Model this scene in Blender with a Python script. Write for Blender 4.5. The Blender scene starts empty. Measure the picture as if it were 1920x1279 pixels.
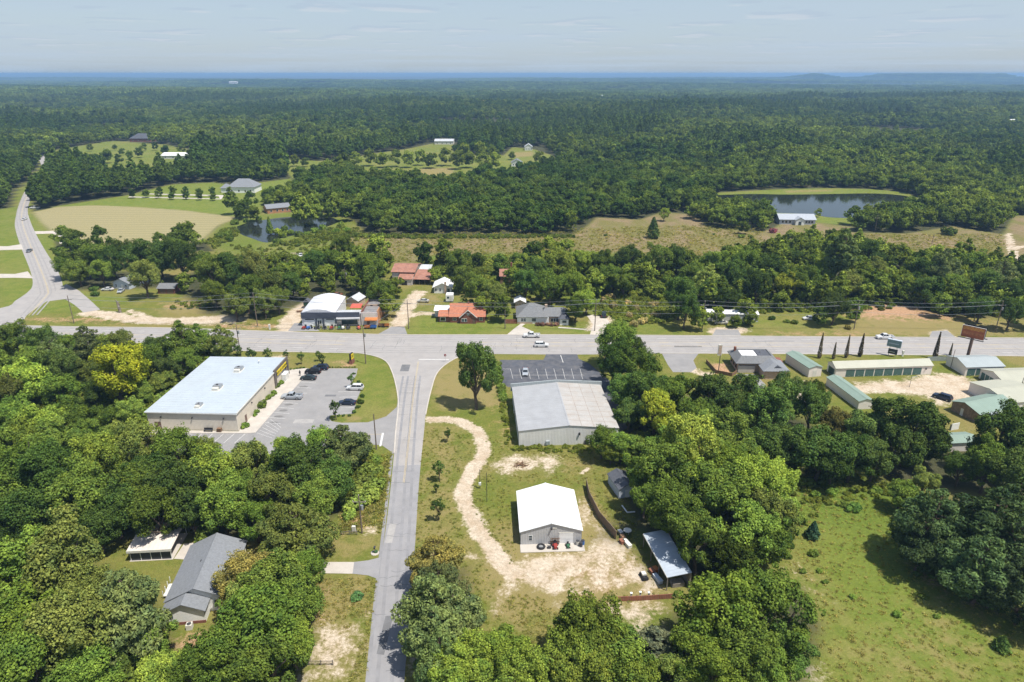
import bpy, bmesh, math, random
import numpy as np
from math import radians, sin, cos, pi, atan2, hypot
from mathutils import Vector, Matrix

# ------------------------------------------------------------------ camera, sky, sun, exposure
SC = bpy.context.scene
COL = SC.collection
CAM_H = 83.0
FPX, CX, CY = 1280.0, 960.0, 639.5
PITCH = math.atan((CY - 138.0) / FPX)
cam = bpy.data.cameras.new('camera'); cam_o = bpy.data.objects.new('camera', cam); COL.objects.link(cam_o)
cam.sensor_width = 36.0; cam.lens = 36.0 * FPX / 1920.0
cam.clip_start = 1.0; cam.clip_end = 120000.0
cam_o.location = (0, 0, CAM_H); cam_o.rotation_euler = (pi / 2 - PITCH, 0, 0)
SC.camera = cam_o

SUN_EL = radians(66.0); SUN_AZ = atan2(0.86, -0.51)      # azimuth from +Y towards +X
w = bpy.data.worlds.new('World'); SC.world = w; w.use_nodes = True
nt = w.node_tree; nt.nodes.clear()
N = nt.nodes.new; LK = nt.links.new
sky = N('ShaderNodeTexSky'); sky.sky_type = 'NISHITA'; sky.sun_disc = False
sky.sun_elevation = SUN_EL; sky.sun_rotation = SUN_AZ
sky.altitude = 100; sky.air_density = 1.0; sky.dust_density = 1.2; sky.ozone_density = 2.5
# thin high cloud and rows of small fair-weather clouds, mapped on a flat layer overhead
tc = N('ShaderNodeTexCoord'); sep = N('ShaderNodeSeparateXYZ'); LK(tc.outputs['Generated'], sep.inputs[0])
zc = N('ShaderNodeMath'); zc.operation = 'MAXIMUM'; LK(sep.outputs['Z'], zc.inputs[0]); zc.inputs[1].default_value = 0.008
za = N('ShaderNodeMath'); za.operation = 'ADD'; LK(zc.outputs[0], za.inputs[0]); za.inputs[1].default_value = 0.015
def divn(o):
    d = N('ShaderNodeMath'); d.operation = 'DIVIDE'; LK(o, d.inputs[0]); LK(za.outputs[0], d.inputs[1]); return d.outputs[0]
comb = N('ShaderNodeCombineXYZ'); LK(divn(sep.outputs['X']), comb.inputs[0]); LK(divn(sep.outputs['Y']), comb.inputs[1])
def wnoise(scale, detail, rough, lo, hi, off):
    mp = N('ShaderNodeMapping'); LK(comb.outputs[0], mp.inputs['Vector']); mp.inputs['Location'].default_value = off
    n = N('ShaderNodeTexNoise'); LK(mp.outputs[0], n.inputs['Vector'])
    n.inputs['Scale'].default_value = scale; n.inputs['Detail'].default_value = detail; n.inputs['Roughness'].default_value = rough
    r = N('ShaderNodeMapRange'); r.interpolation_type = 'SMOOTHSTEP'; LK(n.outputs['Fac'], r.inputs['Value'])
    r.inputs['From Min'].default_value = lo; r.inputs['From Max'].default_value = hi
    return r.outputs['Result']
thin = wnoise(0.12, 5, 0.55, 0.30, 0.75, (3, 7, 0))
small = wnoise(0.75, 3, 0.5, 0.585, 0.66, (11.3, 2.1, 0)); shade = wnoise(0.75, 3, 0.5, 0.56, 0.62, (11.3, 2.5, 0))
elev = N('ShaderNodeMapRange'); LK(sep.outputs['Z'], elev.inputs['Value'])
elev.inputs['From Min'].default_value = 0.012; elev.inputs['From Max'].default_value = 0.035
def mul(a, b):
    m = N('ShaderNodeMath'); m.operation = 'MULTIPLY'
    LK(a, m.inputs[0])
    if isinstance(b, float): m.inputs[1].default_value = b
    else: LK(b, m.inputs[1])
    return m.outputs[0]
def mixc(fac, a, colr):
    m = N('ShaderNodeMix'); m.data_type = 'RGBA'; LK(fac, m.inputs[0]); LK(a, m.inputs[6])
    if isinstance(colr, tuple): m.inputs[7].default_value = colr
    else: LK(colr, m.inputs[7])
    return m.outputs[2]
SKY_C1 = (3.75, 4.55, 5.45, 1); SKY_C2 = (4.9, 5.25, 5.7, 1)
veil = N('ShaderNodeMapRange'); LK(thin, veil.inputs['Value']); veil.inputs['To Min'].default_value = 0.62; veil.inputs['To Max'].default_value = 0.95
path = N('ShaderNodeMapRange'); LK(sep.outputs['Z'], path.inputs['Value']); path.inputs['From Min'].default_value = 0.08; path.inputs['From Max'].default_value = 0.5
path.inputs['To Min'].default_value = 1.0; path.inputs['To Max'].default_value = 0.18           # haze veil thins towards the zenith
k1 = mixc(mul(veil.outputs[0], path.outputs[0]), sky.outputs[0], SKY_C1)
k15 = mixc(mul(mul(shade, elev.outputs[0]), 0.38), k1, (3.3, 4.0, 5.0, 1))
k2 = mixc(mul(mul(small, elev.outputs[0]), 0.42), k15, SKY_C2)
bg = N('ShaderNodeBackground'); LK(k2, bg.inputs['Color']); bg.inputs['Strength'].default_value = 0.087
wo = N('ShaderNodeOutputWorld'); LK(bg.outputs[0], wo.inputs['Surface'])

sun = bpy.data.lights.new('sun', 'SUN'); sun.energy = 4.0; sun.angle = radians(0.53); sun.color = (1.0, 0.955, 0.88)
sun_o = bpy.data.objects.new('sun', sun); COL.objects.link(sun_o)
SUN_DIR = Vector((cos(SUN_EL) * sin(SUN_AZ), cos(SUN_EL) * cos(SUN_AZ), sin(SUN_EL)))
sun_o.rotation_euler = SUN_DIR.to_track_quat('Z', 'Y').to_euler(); sun_o.location = (60, -20, 200)

SC.view_settings.view_transform = 'Standard'; SC.view_settings.look = 'None'
SC.view_settings.exposure = 0.65; SC.view_settings.gamma = 1.0; SC.view_settings.use_curve_mapping = False
SC.render.engine = 'CYCLES'
cy = SC.cycles
cy.use_denoising = True
try: cy.denoiser = 'OPENIMAGEDENOISE'
except Exception: pass
cy.max_bounces = 5; cy.diffuse_bounces = 3; cy.glossy_bounces = 2; cy.transmission_bounces = 2; cy.volume_bounces = 0
cy.transparent_max_bounces = 4; cy.caustics_reflective = False; cy.caustics_refractive = False
cy.use_adaptive_sampling = True; cy.adaptive_threshold = 0.02
SC.render.use_persistent_data = False

rng = np.random.default_rng(7); random.seed(7)
SP, CP = sin(PITCH), cos(PITCH)
# ------------------------------------------------------------------ photo pixel (1920 x 1279) -> place on a level plane
def P(px, py, z=0.0):
    v = (py - CY) / FPX
    t = (CAM_H - z) / (SP + v * CP)
    return Vector((t * (px - CX) / FPX, t * (CP - v * SP), z))
def depth(p):                       # distance along the lens axis
    return p[1] * CP + (CAM_H - p[2]) * SP
def hgt(bx, by, ty):                # height of a point straight above a ground point, seen at row ty
    b = P(bx, by); v = (ty - CY) / FPX
    return CAM_H - b.y * (SP + v * CP) / (CP - v * SP)

# ------------------------------------------------------------------ materials
MATS = {}
def new_mat(name):
    m = bpy.data.materials.new(name); m.use_nodes = True; m.node_tree.nodes.clear(); MATS[name] = m
    return m, m.node_tree
def mat(name, rgb, rough=0.75, var=0.18, scale=1.2, bump=0.0, rib=None, metal=0.0, spec=0.35, dirt=0.0, dirtc=(0.16, 0.12, 0.08), streak=False, rust=0.0, fscale=9.0):
    if name in MATS: return MATS[name]
    m, t = new_mat(name); n = t.nodes.new; l = t.links.new
    out = n('ShaderNodeOutputMaterial'); b = n('ShaderNodeBsdfPrincipled'); l(b.outputs[0], out.inputs[0])
    b.inputs['Roughness'].default_value = rough; b.inputs['Metallic'].default_value = metal
    b.inputs['Specular IOR Level'].default_value = spec
    tcn = n('ShaderNodeTexCoord'); co = tcn.outputs['Object']
    nz = n('ShaderNodeTexNoise'); l(co, nz.inputs['Vector']); nz.inputs['Scale'].default_value = scale; nz.inputs['Detail'].default_value = 6
    nz.inputs['Roughness'].default_value = 0.65
    mr = n('ShaderNodeMapRange'); l(nz.outputs['Fac'], mr.inputs['Value']); mr.inputs['From Min'].default_value = 0.3; mr.inputs['From Max'].default_value = 0.7
    mr.inputs['To Min'].default_value = 1 - var; mr.inputs['To Max'].default_value = 1 + var
    mx = n('ShaderNodeMix'); mx.data_type = 'RGBA'; mx.blend_type = 'MULTIPLY'; mx.inputs[0].default_value = 1.0
    mx.inputs[6].default_value = (*rgb, 1); l(mr.outputs[0], mx.inputs[7]); c = mx.outputs[2]
    if dirt or rust:
        mp = n('ShaderNodeMapping'); l(co, mp.inputs['Vector']); mp.inputs['Scale'].default_value = (1.6, 1.6, 0.25) if streak else (1, 1, 1)
        n2 = n('ShaderNodeTexNoise'); l(mp.outputs[0], n2.inputs['Vector']); n2.inputs['Scale'].default_value = 0.45; n2.inputs['Detail'].default_value = 8; n2.inputs['Roughness'].default_value = 0.7
        r2 = n('ShaderNodeMapRange'); l(n2.outputs['Fac'], r2.inputs['Value']); r2.inputs['From Min'].default_value = 0.42; r2.inputs['From Max'].default_value = 0.72
        r2.inputs['To Max'].default_value = max(dirt, rust)
        m2 = n('ShaderNodeMix'); m2.data_type = 'RGBA'; l(r2.outputs[0], m2.inputs[0]); l(c, m2.inputs[6])
        m2.inputs[7].default_value = (*dirtc, 1) if dirt >= rust else (0.26, 0.09, 0.04, 1); c = m2.outputs[2]
    l(c, b.inputs['Base Color'])
    hs = None
    if rib:
        wv = n('ShaderNodeTexWave'); l(co, wv.inputs['Vector']); wv.bands_direction = rib[0]; wv.inputs['Scale'].default_value = 0.314 / rib[1]
        wv.wave_profile = 'SIN'; hs = wv.outputs['Fac']; bs = 0.5; bd = 0.05
    elif bump:
        n3 = n('ShaderNodeTexNoise'); l(co, n3.inputs['Vector']); n3.inputs['Scale'].default_value = fscale; n3.inputs['Detail'].default_value = 3
        hs = n3.outputs['Fac']; bs = bump; bd = 0.05
    if hs is not None:
        bp = n('ShaderNodeBump'); bp.inputs['Strength'].default_value = bs; bp.inputs['Distance'].default_value = bd
        l(hs, bp.inputs['Height']); l(bp.outputs[0], b.inputs['Normal'])
    return m
def leaf_mat(name, source, base, warm, trans=0.3):
    m, t = new_mat(name); n = t.nodes.new; l = t.links.new
    out = n('ShaderNodeOutputMaterial')
    geo = n('ShaderNodeNewGeometry'); oi = n('ShaderNodeObjectInfo')
    # per leaf brightness and per tree tint
    mr = n('ShaderNodeMapRange'); l(geo.outputs['Random Per Island'], mr.inputs['Value']); mr.inputs['To Min'].default_value = 0.78; mr.inputs['To Max'].default_value = 1.72
    if source == 'OBJECT':
        mr.inputs['To Min'].default_value = 0.85; mr.inputs['To Max'].default_value = 2.35
        c0 = oi.outputs['Color']
    else:
        at = n('ShaderNodeAttribute'); at.attribute_type = 'INSTANCER'; at.attribute_name = 'tint'
        mt = n('ShaderNodeMix'); mt.data_type = 'RGBA'; l(at.outputs['Fac'], mt.inputs[0])
        mt.inputs[6].default_value = (*base, 1); mt.inputs[7].default_value = (*warm, 1); c0 = mt.outputs[2]
    hv = n('ShaderNodeHueSaturation'); l(c0, hv.inputs['Color'])
    r2 = n('ShaderNodeMapRange'); l(oi.outputs['Random'], r2.inputs['Value']); r2.inputs['To Min'].default_value = 0.70; r2.inputs['To Max'].default_value = 1.34
    l(r2.outputs[0], hv.inputs['Value'])
    mx = n('ShaderNodeMix'); mx.data_type = 'RGBA'; mx.blend_type = 'MULTIPLY'; mx.inputs[0].default_value = 1.0
    l(hv.outputs[0], mx.inputs[6]); l(mr.outputs[0], mx.inputs[7])
    # branch-to-branch variation in leaf age and colour
    tco = n('ShaderNodeTexCoord'); nz = n('ShaderNodeTexNoise'); l(tco.outputs['Object'], nz.inputs['Vector']); nz.inputs['Scale'].default_value = 0.5; nz.inputs['Detail'].default_value = 4; nz.inputs['Roughness'].default_value = 0.65
    rc = n('ShaderNodeValToRGB'); l(nz.outputs['Fac'], rc.inputs['Fac']); rc.color_ramp.elements[0].position = 0.34; rc.color_ramp.elements[0].color = (0.62, 0.72, 0.8, 1); rc.color_ramp.elements[1].position = 0.66; rc.color_ramp.elements[1].color = (1.42, 1.28, 1.05, 1)
    mv = n('ShaderNodeMix'); mv.data_type = 'RGBA'; mv.blend_type = 'MULTIPLY'; mv.inputs[0].default_value = 1.0; l(mx.outputs[2], mv.inputs[6]); l(rc.outputs['Color'], mv.inputs[7]); mx = mv
    d = n('ShaderNodeBsdfDiffuse'); l(mx.outputs[2], d.inputs['Color'])
    tr = n('ShaderNodeBsdfTranslucent')
    m3 = n('ShaderNodeMix'); m3.data_type = 'RGBA'; m3.blend_type = 'MULTIPLY'; m3.inputs[0].default_value = 1.0
    l(mx.outputs[2], m3.inputs[6]); m3.inputs[7].default_value = (1.5, 1.4, 0.45, 1); l(m3.outputs[2], tr.inputs['Color'])
    ms = n('ShaderNodeMixShader'); ms.inputs[0].default_value = trans; l(d.outputs[0], ms.inputs[1]); l(tr.outputs[0], ms.inputs[2])
    l(ms.outputs[0], out.inputs[0]); return m
def glass_mat(name, rgb=(0.02, 0.025, 0.03), rough=0.08):
    return mat(name, rgb, rough=rough, var=0.1, spec=0.6)

# ------------------------------------------------------------------ mesh helpers
class MB:
    def __init__(s): s.v = []; s.f = []
    def quad(s, *pts):
        i = len(s.v); s.v += [tuple(p) for p in pts]; s.f.append(tuple(range(i, i + len(pts)))); return s
    def box(s, x0, x1, y0, y1, z0, z1):
        i = len(s.v)
        s.v += [(x0, y0, z0), (x1, y0, z0), (x1, y1, z0), (x0, y1, z0), (x0, y0, z1), (x1, y0, z1), (x1, y1, z1), (x0, y1, z1)]
        s.f += [(i, i + 3, i + 2, i + 1), (i + 4, i + 5, i + 6, i + 7), (i, i + 1, i + 5, i + 4), (i + 1, i + 2, i + 6, i + 5), (i + 2, i + 3, i + 7, i + 6), (i + 3, i, i + 4, i + 7)]
        return s
    def prism(s, poly, axis, a, b):      # polygon in the other two axes, pushed along axis from a to b
        n = len(poly); i = len(s.v)
        for q in (a, b):
            for (u, w_) in poly:
                s.v.append({'x': (q, u, w_), 'y': (u, q, w_), 'z': (u, w_, q)}[axis])
        s.f.append(tuple(range(i + n - 1, i - 1, -1))); s.f.append(tuple(range(i + n, i + 2 * n)))
        for k in range(n): s.f.append((i + k, i + (k + 1) % n, i + n + (k + 1) % n, i + n + k))
        return s
    def tube(s, p, q, r0, r1=None, n=7):
        r1 = r0 if r1 is None else r1
        p = Vector(p); q = Vector(q); d = (q - p)
        if d.length < 1e-6: return s
        d.normalize(); a = d.orthogonal().normalized(); b = d.cross(a); i = len(s.v)
        for c, r in ((p, r0), (q, r1)):
            for k in range(n):
                t = 2 * pi * k / n; s.v.append(tuple(c + a * (r * cos(t)) + b * (r * sin(t))))
        for k in range(n): s.f.append((i + k, i + (k + 1) % n, i + n + (k + 1) % n, i + n + k))
        s.f.append(tuple(range(i + n - 1, i - 1, -1))); s.f.append(tuple(range(i + n, i + 2 * n))); return s
    def path(s, pts, r, n=5):
        for a, b in zip(pts[:-1], pts[1:]): s.tube(a, b, r, r, n)
        return s
    def rings(s, rings, cap=True):       # loft closed rings of equal count
        i = len(s.v); n = len(rings[0])
        for r in rings: s.v += [tuple(p) for p in r]
        for k in range(len(rings) - 1):
            for j in range(n):
                a = i + k * n + j; b = i + k * n + (j + 1) % n
                s.f.append((a, b, b + n, a + n))
        if cap:
            s.f.append(tuple(range(i + n - 1, i - 1, -1))); e = i + (len(rings) - 1) * n; s.f.append(tuple(range(e, e + n)))
        return s
    def lump(s, c, r, seed=0, n=2):      # an uneven rounded stone-like lump
        bm = bmesh.new(); bmesh.ops.create_icosphere(bm, subdivisions=n, radius=1.0); rr = random.Random(seed); i = len(s.v)
        for v in bm.verts:
            k = 1 + rr.uniform(-.2, .2); s.v.append((c[0] + v.co.x * r[0] * k, c[1] + v.co.y * r[1] * k, c[2] + v.co.z * r[2] * k))
        for f in bm.faces: s.f.append(tuple(i + v.index for v in f.verts))
        bm.free(); return s
    def mesh(s, name):
        me = bpy.data.meshes.new(name); me.from_pydata(s.v, [], s.f)
        bm = bmesh.new(); bm.from_mesh(me); bmesh.ops.recalc_face_normals(bm, faces=bm.faces); bm.to_mesh(me); bm.free()
        return me
    def build(s, name, m, parent=None, smooth=False):
        me = s.mesh(name); me.materials.append(MATS[m] if isinstance(m, str) else m)
        if smooth:
            me.polygons.foreach_set('use_smooth', [True] * len(me.polygons))
        return link(name, me, parent)
def link(name, data, parent=None):
    o = bpy.data.objects.new(name, data); COL.objects.link(o)
    if parent is not None: o.parent = parent
    return o
def tag(o, label=None, cat=None, group=None, kind=None):
    for k, v in (('label', label), ('category', cat), ('group', group), ('kind', kind)):
        if v: o[k] = v
    return o
def thing(name, label, cat, loc=(0, 0, 0), rz=0.0, group=None, sc=1.0):
    o = link(name, None); o.location = loc; o.rotation_euler = (0, 0, rz); o.scale = (sc, sc, sc); o.empty_display_size = 0.5
    return tag(o, label, cat, group)
def copy_tree(o, parent=None):
    c = o.copy(); COL.objects.link(c); c.parent = parent
    for ch in list(KIDS.get(o.name, [])): copy_tree(ch, c)
    return c
KIDS = {}
def remember(root):                       # note a source thing's parts once, so that copies are cheap
    for o in [root] + list(root.children_recursive): KIDS[o.name] = list(o.children)
    return root
def sheet(name, px, z, m, kind='structure', parent=None, world=None):
    pts = [P(a, b) for a, b in px] if world is None else [Vector((a, b, 0)) for a, b in world]
    me = bpy.data.meshes.new(name); me.from_pydata([(p.x, p.y, z) for p in pts], [], [tuple(range(len(pts)))])
    bm = bmesh.new(); bm.from_mesh(me); bmesh.ops.triangulate(bm, faces=bm.faces)
    for f in bm.faces:
        if f.normal.z < 0: f.normal_flip()
    bm.to_mesh(me); bm.free(); me.materials.append(MATS[m])
    o = link(name, me, parent)
    if kind and parent is None: o['kind'] = kind
    return o
def smooth_line(px, n=6):                 # Catmull-Rom through pixel points, on the ground
    p = [P(a, b) for a, b in px]; out = []
    q = [p[0] * 2 - p[1]] + p + [p[-1] * 2 - p[-2]]
    for i in range(1, len(q) - 2):
        for k in range(n):
            t = k / n; a, b, c, d = q[i - 1], q[i], q[i + 1], q[i + 2]
            out.append(0.5 * ((2 * b) + (c - a) * t + (2 * a - 5 * b + 4 * c - d) * t * t + (3 * b - a - 3 * c + d) * t ** 3))
    return out + [p[-1]]
def ribbon(name, line, wd, z, m, parent=None, kind=None, both=None):
    V = []; F = []
    for i, p in enumerate(line):
        d = (line[min(i + 1, len(line) - 1)] - line[max(i - 1, 0)]); d.z = 0; d.normalize(); n = Vector((-d.y, d.x, 0))
        V += [tuple(p + n * (wd / 2) + Vector((0, 0, z))), tuple(p - n * (wd / 2) + Vector((0, 0, z)))]
        if i: k = 2 * i; F.append((k - 2, k - 1, k + 1, k))
    me = bpy.data.meshes.new(name); me.from_pydata(V, [], F); me.materials.append(MATS[m]); o = link(name, me, parent)
    if kind: o['kind'] = kind
    return o
def strip(name, left, right, z, m, kind='structure'):        # a road between two pixel edge lines
    V = [(p.x, p.y, z) for p in left] + [(p.x, p.y, z) for p in reversed(right)]
    me = bpy.data.meshes.new(name); me.from_pydata(V, [], [tuple(range(len(V)))])
    bm = bmesh.new(); bm.from_mesh(me); bmesh.ops.triangulate(bm, faces=bm.faces)
    for f in bm.faces:
        if f.normal.z < 0: f.normal_flip()
    bm.to_mesh(me); bm.free(); me.materials.append(MATS[m]); o = link(name, me); o['kind'] = kind
    return o
def kerb(line, name, parent, wd=0.3, h=0.13):
    V = []; F = []
    for i, p in enumerate(line):
        d = (line[min(i + 1, len(line) - 1)] - line[max(i - 1, 0)]); d.normalize(); n = Vector((-d.y, d.x, 0)) * (wd / 2)
        a = p + n; b = p - n
        V += [(a.x, a.y, -.05), (a.x, a.y, h), (b.x, b.y, h), (b.x, b.y, -.05)]
        if i:
            k = 4 * i
            for j in range(3): F.append((k - 4 + j, k - 3 + j, k + 1 + j, k + j))
    me = bpy.data.meshes.new(name); me.from_pydata(V, [], F)
    bm = bmesh.new(); bm.from_mesh(me); bmesh.ops.recalc_face_normals(bm, faces=bm.faces); bm.to_mesh(me); bm.free()
    me.materials.append(MATS['concrete']); return link(name, me, parent)

# plain materials
mat('asphalt', (0.315, 0.298, 0.286), 0.9, 0.10, 0.25, bump=0.15, dirt=0.25, dirtc=(0.42, 0.37, 0.32))
mat('asphalt_mid', (0.255, 0.25, 0.256), 0.9, 0.12, 0.3, bump=0.15, dirt=0.3, dirtc=(0.33, 0.31, 0.29))
mat('asphalt_lot', (0.25, 0.243, 0.24), 0.9, 0.12, 0.18, bump=0.1, dirt=0.35, dirtc=(0.34, 0.315, 0.29))
mat('asphalt_dark', (0.075, 0.08, 0.095), 0.9, 0.25, 0.2, bump=0.1, dirt=0.55, dirtc=(0.19, 0.18, 0.175))
mat('concrete', (0.47, 0.43, 0.38), 0.85, 0.12, 0.4, bump=0.1, dirt=0.3, dirtc=(0.36, 0.31, 0.26))
mat('gravel', (0.50, 0.45, 0.39), 0.95, 0.2, 0.5, bump=0.4, dirt=0.5, dirtc=(0.38, 0.32, 0.25))
mat('paint_white', (0.56, 0.55, 0.53), 0.7, 0.2, 1.5)
mat('paint_yellow', (0.47, 0.37, 0.20), 0.7, 0.2, 1.5)
mat('bark', (0.11, 0.085, 0.065), 0.95, 0.35, 3.0, bump=0.6)
mat('bark_pine', (0.15, 0.10, 0.075), 0.95, 0.35, 3.0, bump=0.6)
mat('steel', (0.42, 0.43, 0.44), 0.45, 0.1, metal=0.6)
mat('dark_metal', (0.05, 0.05, 0.055), 0.5, 0.15)
mat('black', (0.02, 0.02, 0.022), 0.6, 0.2)
mat('wood_pole', (0.17, 0.135, 0.105), 0.9, 0.3, 2.0)
mat('wood_grey', (0.22, 0.19, 0.155), 0.9, 0.3, 3.0)
mat('wood_brown', (0.20, 0.12, 0.07), 0.9, 0.3, 3.0)
mat('white', (0.74, 0.74, 0.72), 0.6, 0.08)
mat('off_white', (0.62, 0.60, 0.54), 0.7, 0.12)
mat('rubber', (0.025, 0.025, 0.027), 0.85, 0.2)
mat('red', (0.30, 0.045, 0.035), 0.5, 0.15); mat('blue', (0.05, 0.14, 0.38), 0.5, 0.15); mat('green_paint', (0.04, 0.13, 0.065), 0.5, 0.15)
mat('orange', (0.46, 0.165, 0.045), 0.6, 0.2); mat('yellow', (0.72, 0.55, 0.02), 0.5, 0.1); mat('tan', (0.50, 0.40, 0.27), 0.8, 0.15)
glass_mat('glass'); glass_mat('glass_blue', (0.05, 0.07, 0.085), 0.12)
# ------------------------------------------------------------------ terrain
def sstep(a, b, x):
    t = np.clip((x - a) / (b - a), 0, 1); return t * t * (3 - 2 * t)
def terrain(x, y):
    r = np.hypot(x, y)
    k = sstep(950, 2600, r)
    z = k * (8 * np.sin(x / 610 + 1.3) * np.cos(y / 630 + .4) + 7 * np.sin(x / 1430 - y / 1300) + 9 * np.sin(y / 390 + x / 1210 + 2)) + k * 8
    z = z + 15 * np.exp(-((x + 60) / 330) ** 2 - ((y - 1620) / 330) ** 2) + 9 * np.exp(-((x - 430) / 330) ** 2 - ((y - 1500) / 280) ** 2)
    f = sstep(7000, 22000, r)
    z = z + f * (3 + 3 * np.sin(x / 3100) + 3 * np.sin(x / 1700 + y / 5200))
    z = z + 34 * np.exp(-((x + 1500) / 6500) ** 2 - ((y - 27000) / 2500) ** 2)
    d = y - 7600                                                        # low ridge on the skyline
    for (xc, wd, h) in ((4030, 190, 66), (4320, 220, 78), (4640, 260, 74), (4920, 240, 54), (3150, 185, 62), (5300, 260, 20)):
        z = z + h * np.exp(-((x - xc) / wd) ** 2 - (d / 520) ** 2)
    return np.clip(z, -0.4, 89.0) * sstep(880, 1200, np.maximum(r, 0))
def in_poly(px_, py_, poly):
    c = np.zeros(px_.shape, bool); n = len(poly)
    for i in range(n):
        x1, y1 = poly[i]; x2, y2 = poly[(i + 1) % n]
        if y1 == y2: continue
        cond = ((y1 > py_) != (y2 > py_)) & (px_ < (x2 - x1) * (py_ - y1) / (y2 - y1) + x1)
        c ^= cond
    return c
def sdist(X, Y, poly):                    # signed distance, negative inside
    d2 = np.full(X.shape, 1e18); n = len(poly)
    for i in range(n):
        x1, y1 = poly[i]; x2, y2 = poly[(i + 1) % n]
        dx, dy = x2 - x1, y2 - y1; L = dx * dx + dy * dy + 1e-9
        t = np.clip(((X - x1) * dx + (Y - y1) * dy) / L, 0, 1)
        d2 = np.minimum(d2, (X - x1 - t * dx) ** 2 + (Y - y1 - t * dy) ** 2)
    d = np.sqrt(d2); return np.where(in_poly(X, Y, poly), -d, d)
def wpoly(px): return [(P(a, b).x, P(a, b).y) for a, b in px]

def lines(step, lo, hi, far_lo, far_hi, g):
    c = list(np.arange(lo, hi + step * .5, step)); s = step; x = c[-1]
    up = []
    while x < far_hi: s *= g; x += s; up.append(x)
    s = step; x = lo; dn = []
    while x > far_lo: s *= g; x -= s; dn.append(x)
    return np.array(dn[::-1] + c + up)
XL = lines(1.1, -235, 235, -45000, 45000, 1.065)
yy = [v for v in np.arange(60, 330, 1.1)]; s_ = 1.1; v_ = yy[-1]
while v_ < 38000: s_ *= 1.021; v_ += s_; yy.append(v_)
pre = []; s_ = 1.1; v_ = 60
while v_ > -3000: s_ *= 1.25; v_ -= s_; pre.append(v_)
YL = np.array(pre[::-1] + yy)
GX, GY = np.meshgrid(XL, YL); gx, gy = GX.ravel(), GY.ravel()
gz = terrain(gx, gy)

# zones of ground cover, traced as outlines on the ground: channel, edge softness in metres, weight
ZN = ['sand', 'dry', 'lush', 'floor', 'clay', 'field', 'meadow', 'bright']
Z = {k: np.zeros(gx.shape) for k in ZN}
def zone(ch, soft, wgt, px=None, world=None):
    poly = wpoly(px) if world is None else world
    xs = [p[0] for p in poly]; ys = [p[1] for p in poly]; m = soft * 2
    sel = np.where((gx > min(xs) - m) & (gx < max(xs) + m) & (gy > min(ys) - m) & (gy < max(ys) + m))[0]
    if not len(sel): return
    sd = sdist(gx[sel], gy[sel], poly); v = np.clip(0.5 - sd / (2 * soft), 0, 1) * wgt
    Z[ch][sel] = np.maximum(Z[ch][sel], v)
def track(ch, soft, wgt, px, wd):         # a worn track along a line
    ln = smooth_line(px, 5)
    L = []; R = []
    for i, p in enumerate(ln):
        d = ln[min(i + 1, len(ln) - 1)] - ln[max(i - 1, 0)]; d.normalize(); ww = (wd if not isinstance(wd, tuple) else wd[0] + (wd[1] - wd[0]) * i / len(ln)) / 2
        L.append((p.x - d.y * ww, p.y + d.x * ww)); R.append((p.x + d.y * ww, p.y - d.x * ww))
    zone(ch, soft, wgt, world=L + R[::-1])
# open land far out (no forest there)
FIELD = [(62, 398), (105, 388), (175, 385), (250, 388), (350, 395), (448, 408), (410, 423), (383, 448), (355, 458), (310, 466), (225, 470), (180, 466), (120, 458), (95, 433), (75, 415)]
LAWN = [(58, 400), (110, 386), (240, 366), (320, 346), (400, 342), (440, 348), (545, 335), (560, 352), (548, 372), (495, 378), (492, 398), (450, 408), (350, 396), (250, 389), (170, 386)]
VERGE = [(-30, 398), (24, 388), (30, 358), (58, 338), (70, 318), (78, 300), (92, 296), (96, 318), (74, 352), (62, 375), (62, 398), (100, 440), (110, 480), (150, 540), (260, 560), (0, 600)]
FARLAWN = [(72, 300), (100, 284), (147, 274), (215, 264), (262, 268), (312, 271), (360, 282), (368, 318), (345, 328), (300, 334), (262, 344), (200, 342), (172, 322), (130, 308), (100, 308)]
MIDCLEAR = [(512, 297), (600, 302), (650, 298), (700, 288), (760, 280), (835, 264), (852, 272), (850, 290), (945, 291), (960, 276), (1002, 280), (1040, 293), (1040, 306), (984, 322), (958, 338), (910, 336), (840, 348), (760, 344), (690, 336), (640, 322), (575, 338), (548, 334)]
MEADOW = [(560, 480), (600, 460), (640, 446), (690, 440), (880, 441), (1072, 441), (1100, 424), (1118, 408), (1200, 412), (1240, 398), (1300, 402), (1330, 425), (1420, 436), (1450, 428), (1470, 416), (1540, 418), (1600, 426), (1600, 436), (1700, 438), (1790, 424), (1880, 440), (1900, 405), (1990, 400), (1990, 520), (1860, 500), (1700, 490), (1560, 470), (1430, 476), (1360, 500), (1230, 500), (1000, 492), (800, 492), (650, 500)]
POND = [(444, 425), (470, 416), (500, 412), (520, 409), (560, 406), (600, 404), (622, 408), (634, 416), (604, 428), (566, 438), (530, 446), (500, 455), (470, 446), (450, 438)]
PONDLAND = [(380, 448), (410, 423), (440, 408), (500, 398), (560, 398), (620, 400), (660, 412), (690, 440), (640, 470), (560, 490), (460, 490), (400, 470)]
LAKE = [(1345, 366), (1410, 364), (1478, 365), (1560, 364), (1640, 363), (1700, 368), (1712, 378), (1670, 400), (1620, 408), (1560, 408), (1520, 402), (1480, 400), (1430, 398), (1360, 392)]
LAKELAND = [(1335, 362), (1400, 358), (1480, 354), (1560, 353), (1640, 355), (1700, 361), (1740, 380), (1728, 392), (1690, 402), (1620, 422), (1560, 420), (1470, 412), (1420, 402), (1340, 398)]
CLEAR_PX = [FIELD, LAWN, VERGE, FARLAWN, MIDCLEAR, MEADOW, PONDLAND, LAKELAND]
CLEAR = [wpoly(p) for p in CLEAR_PX]
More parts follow.
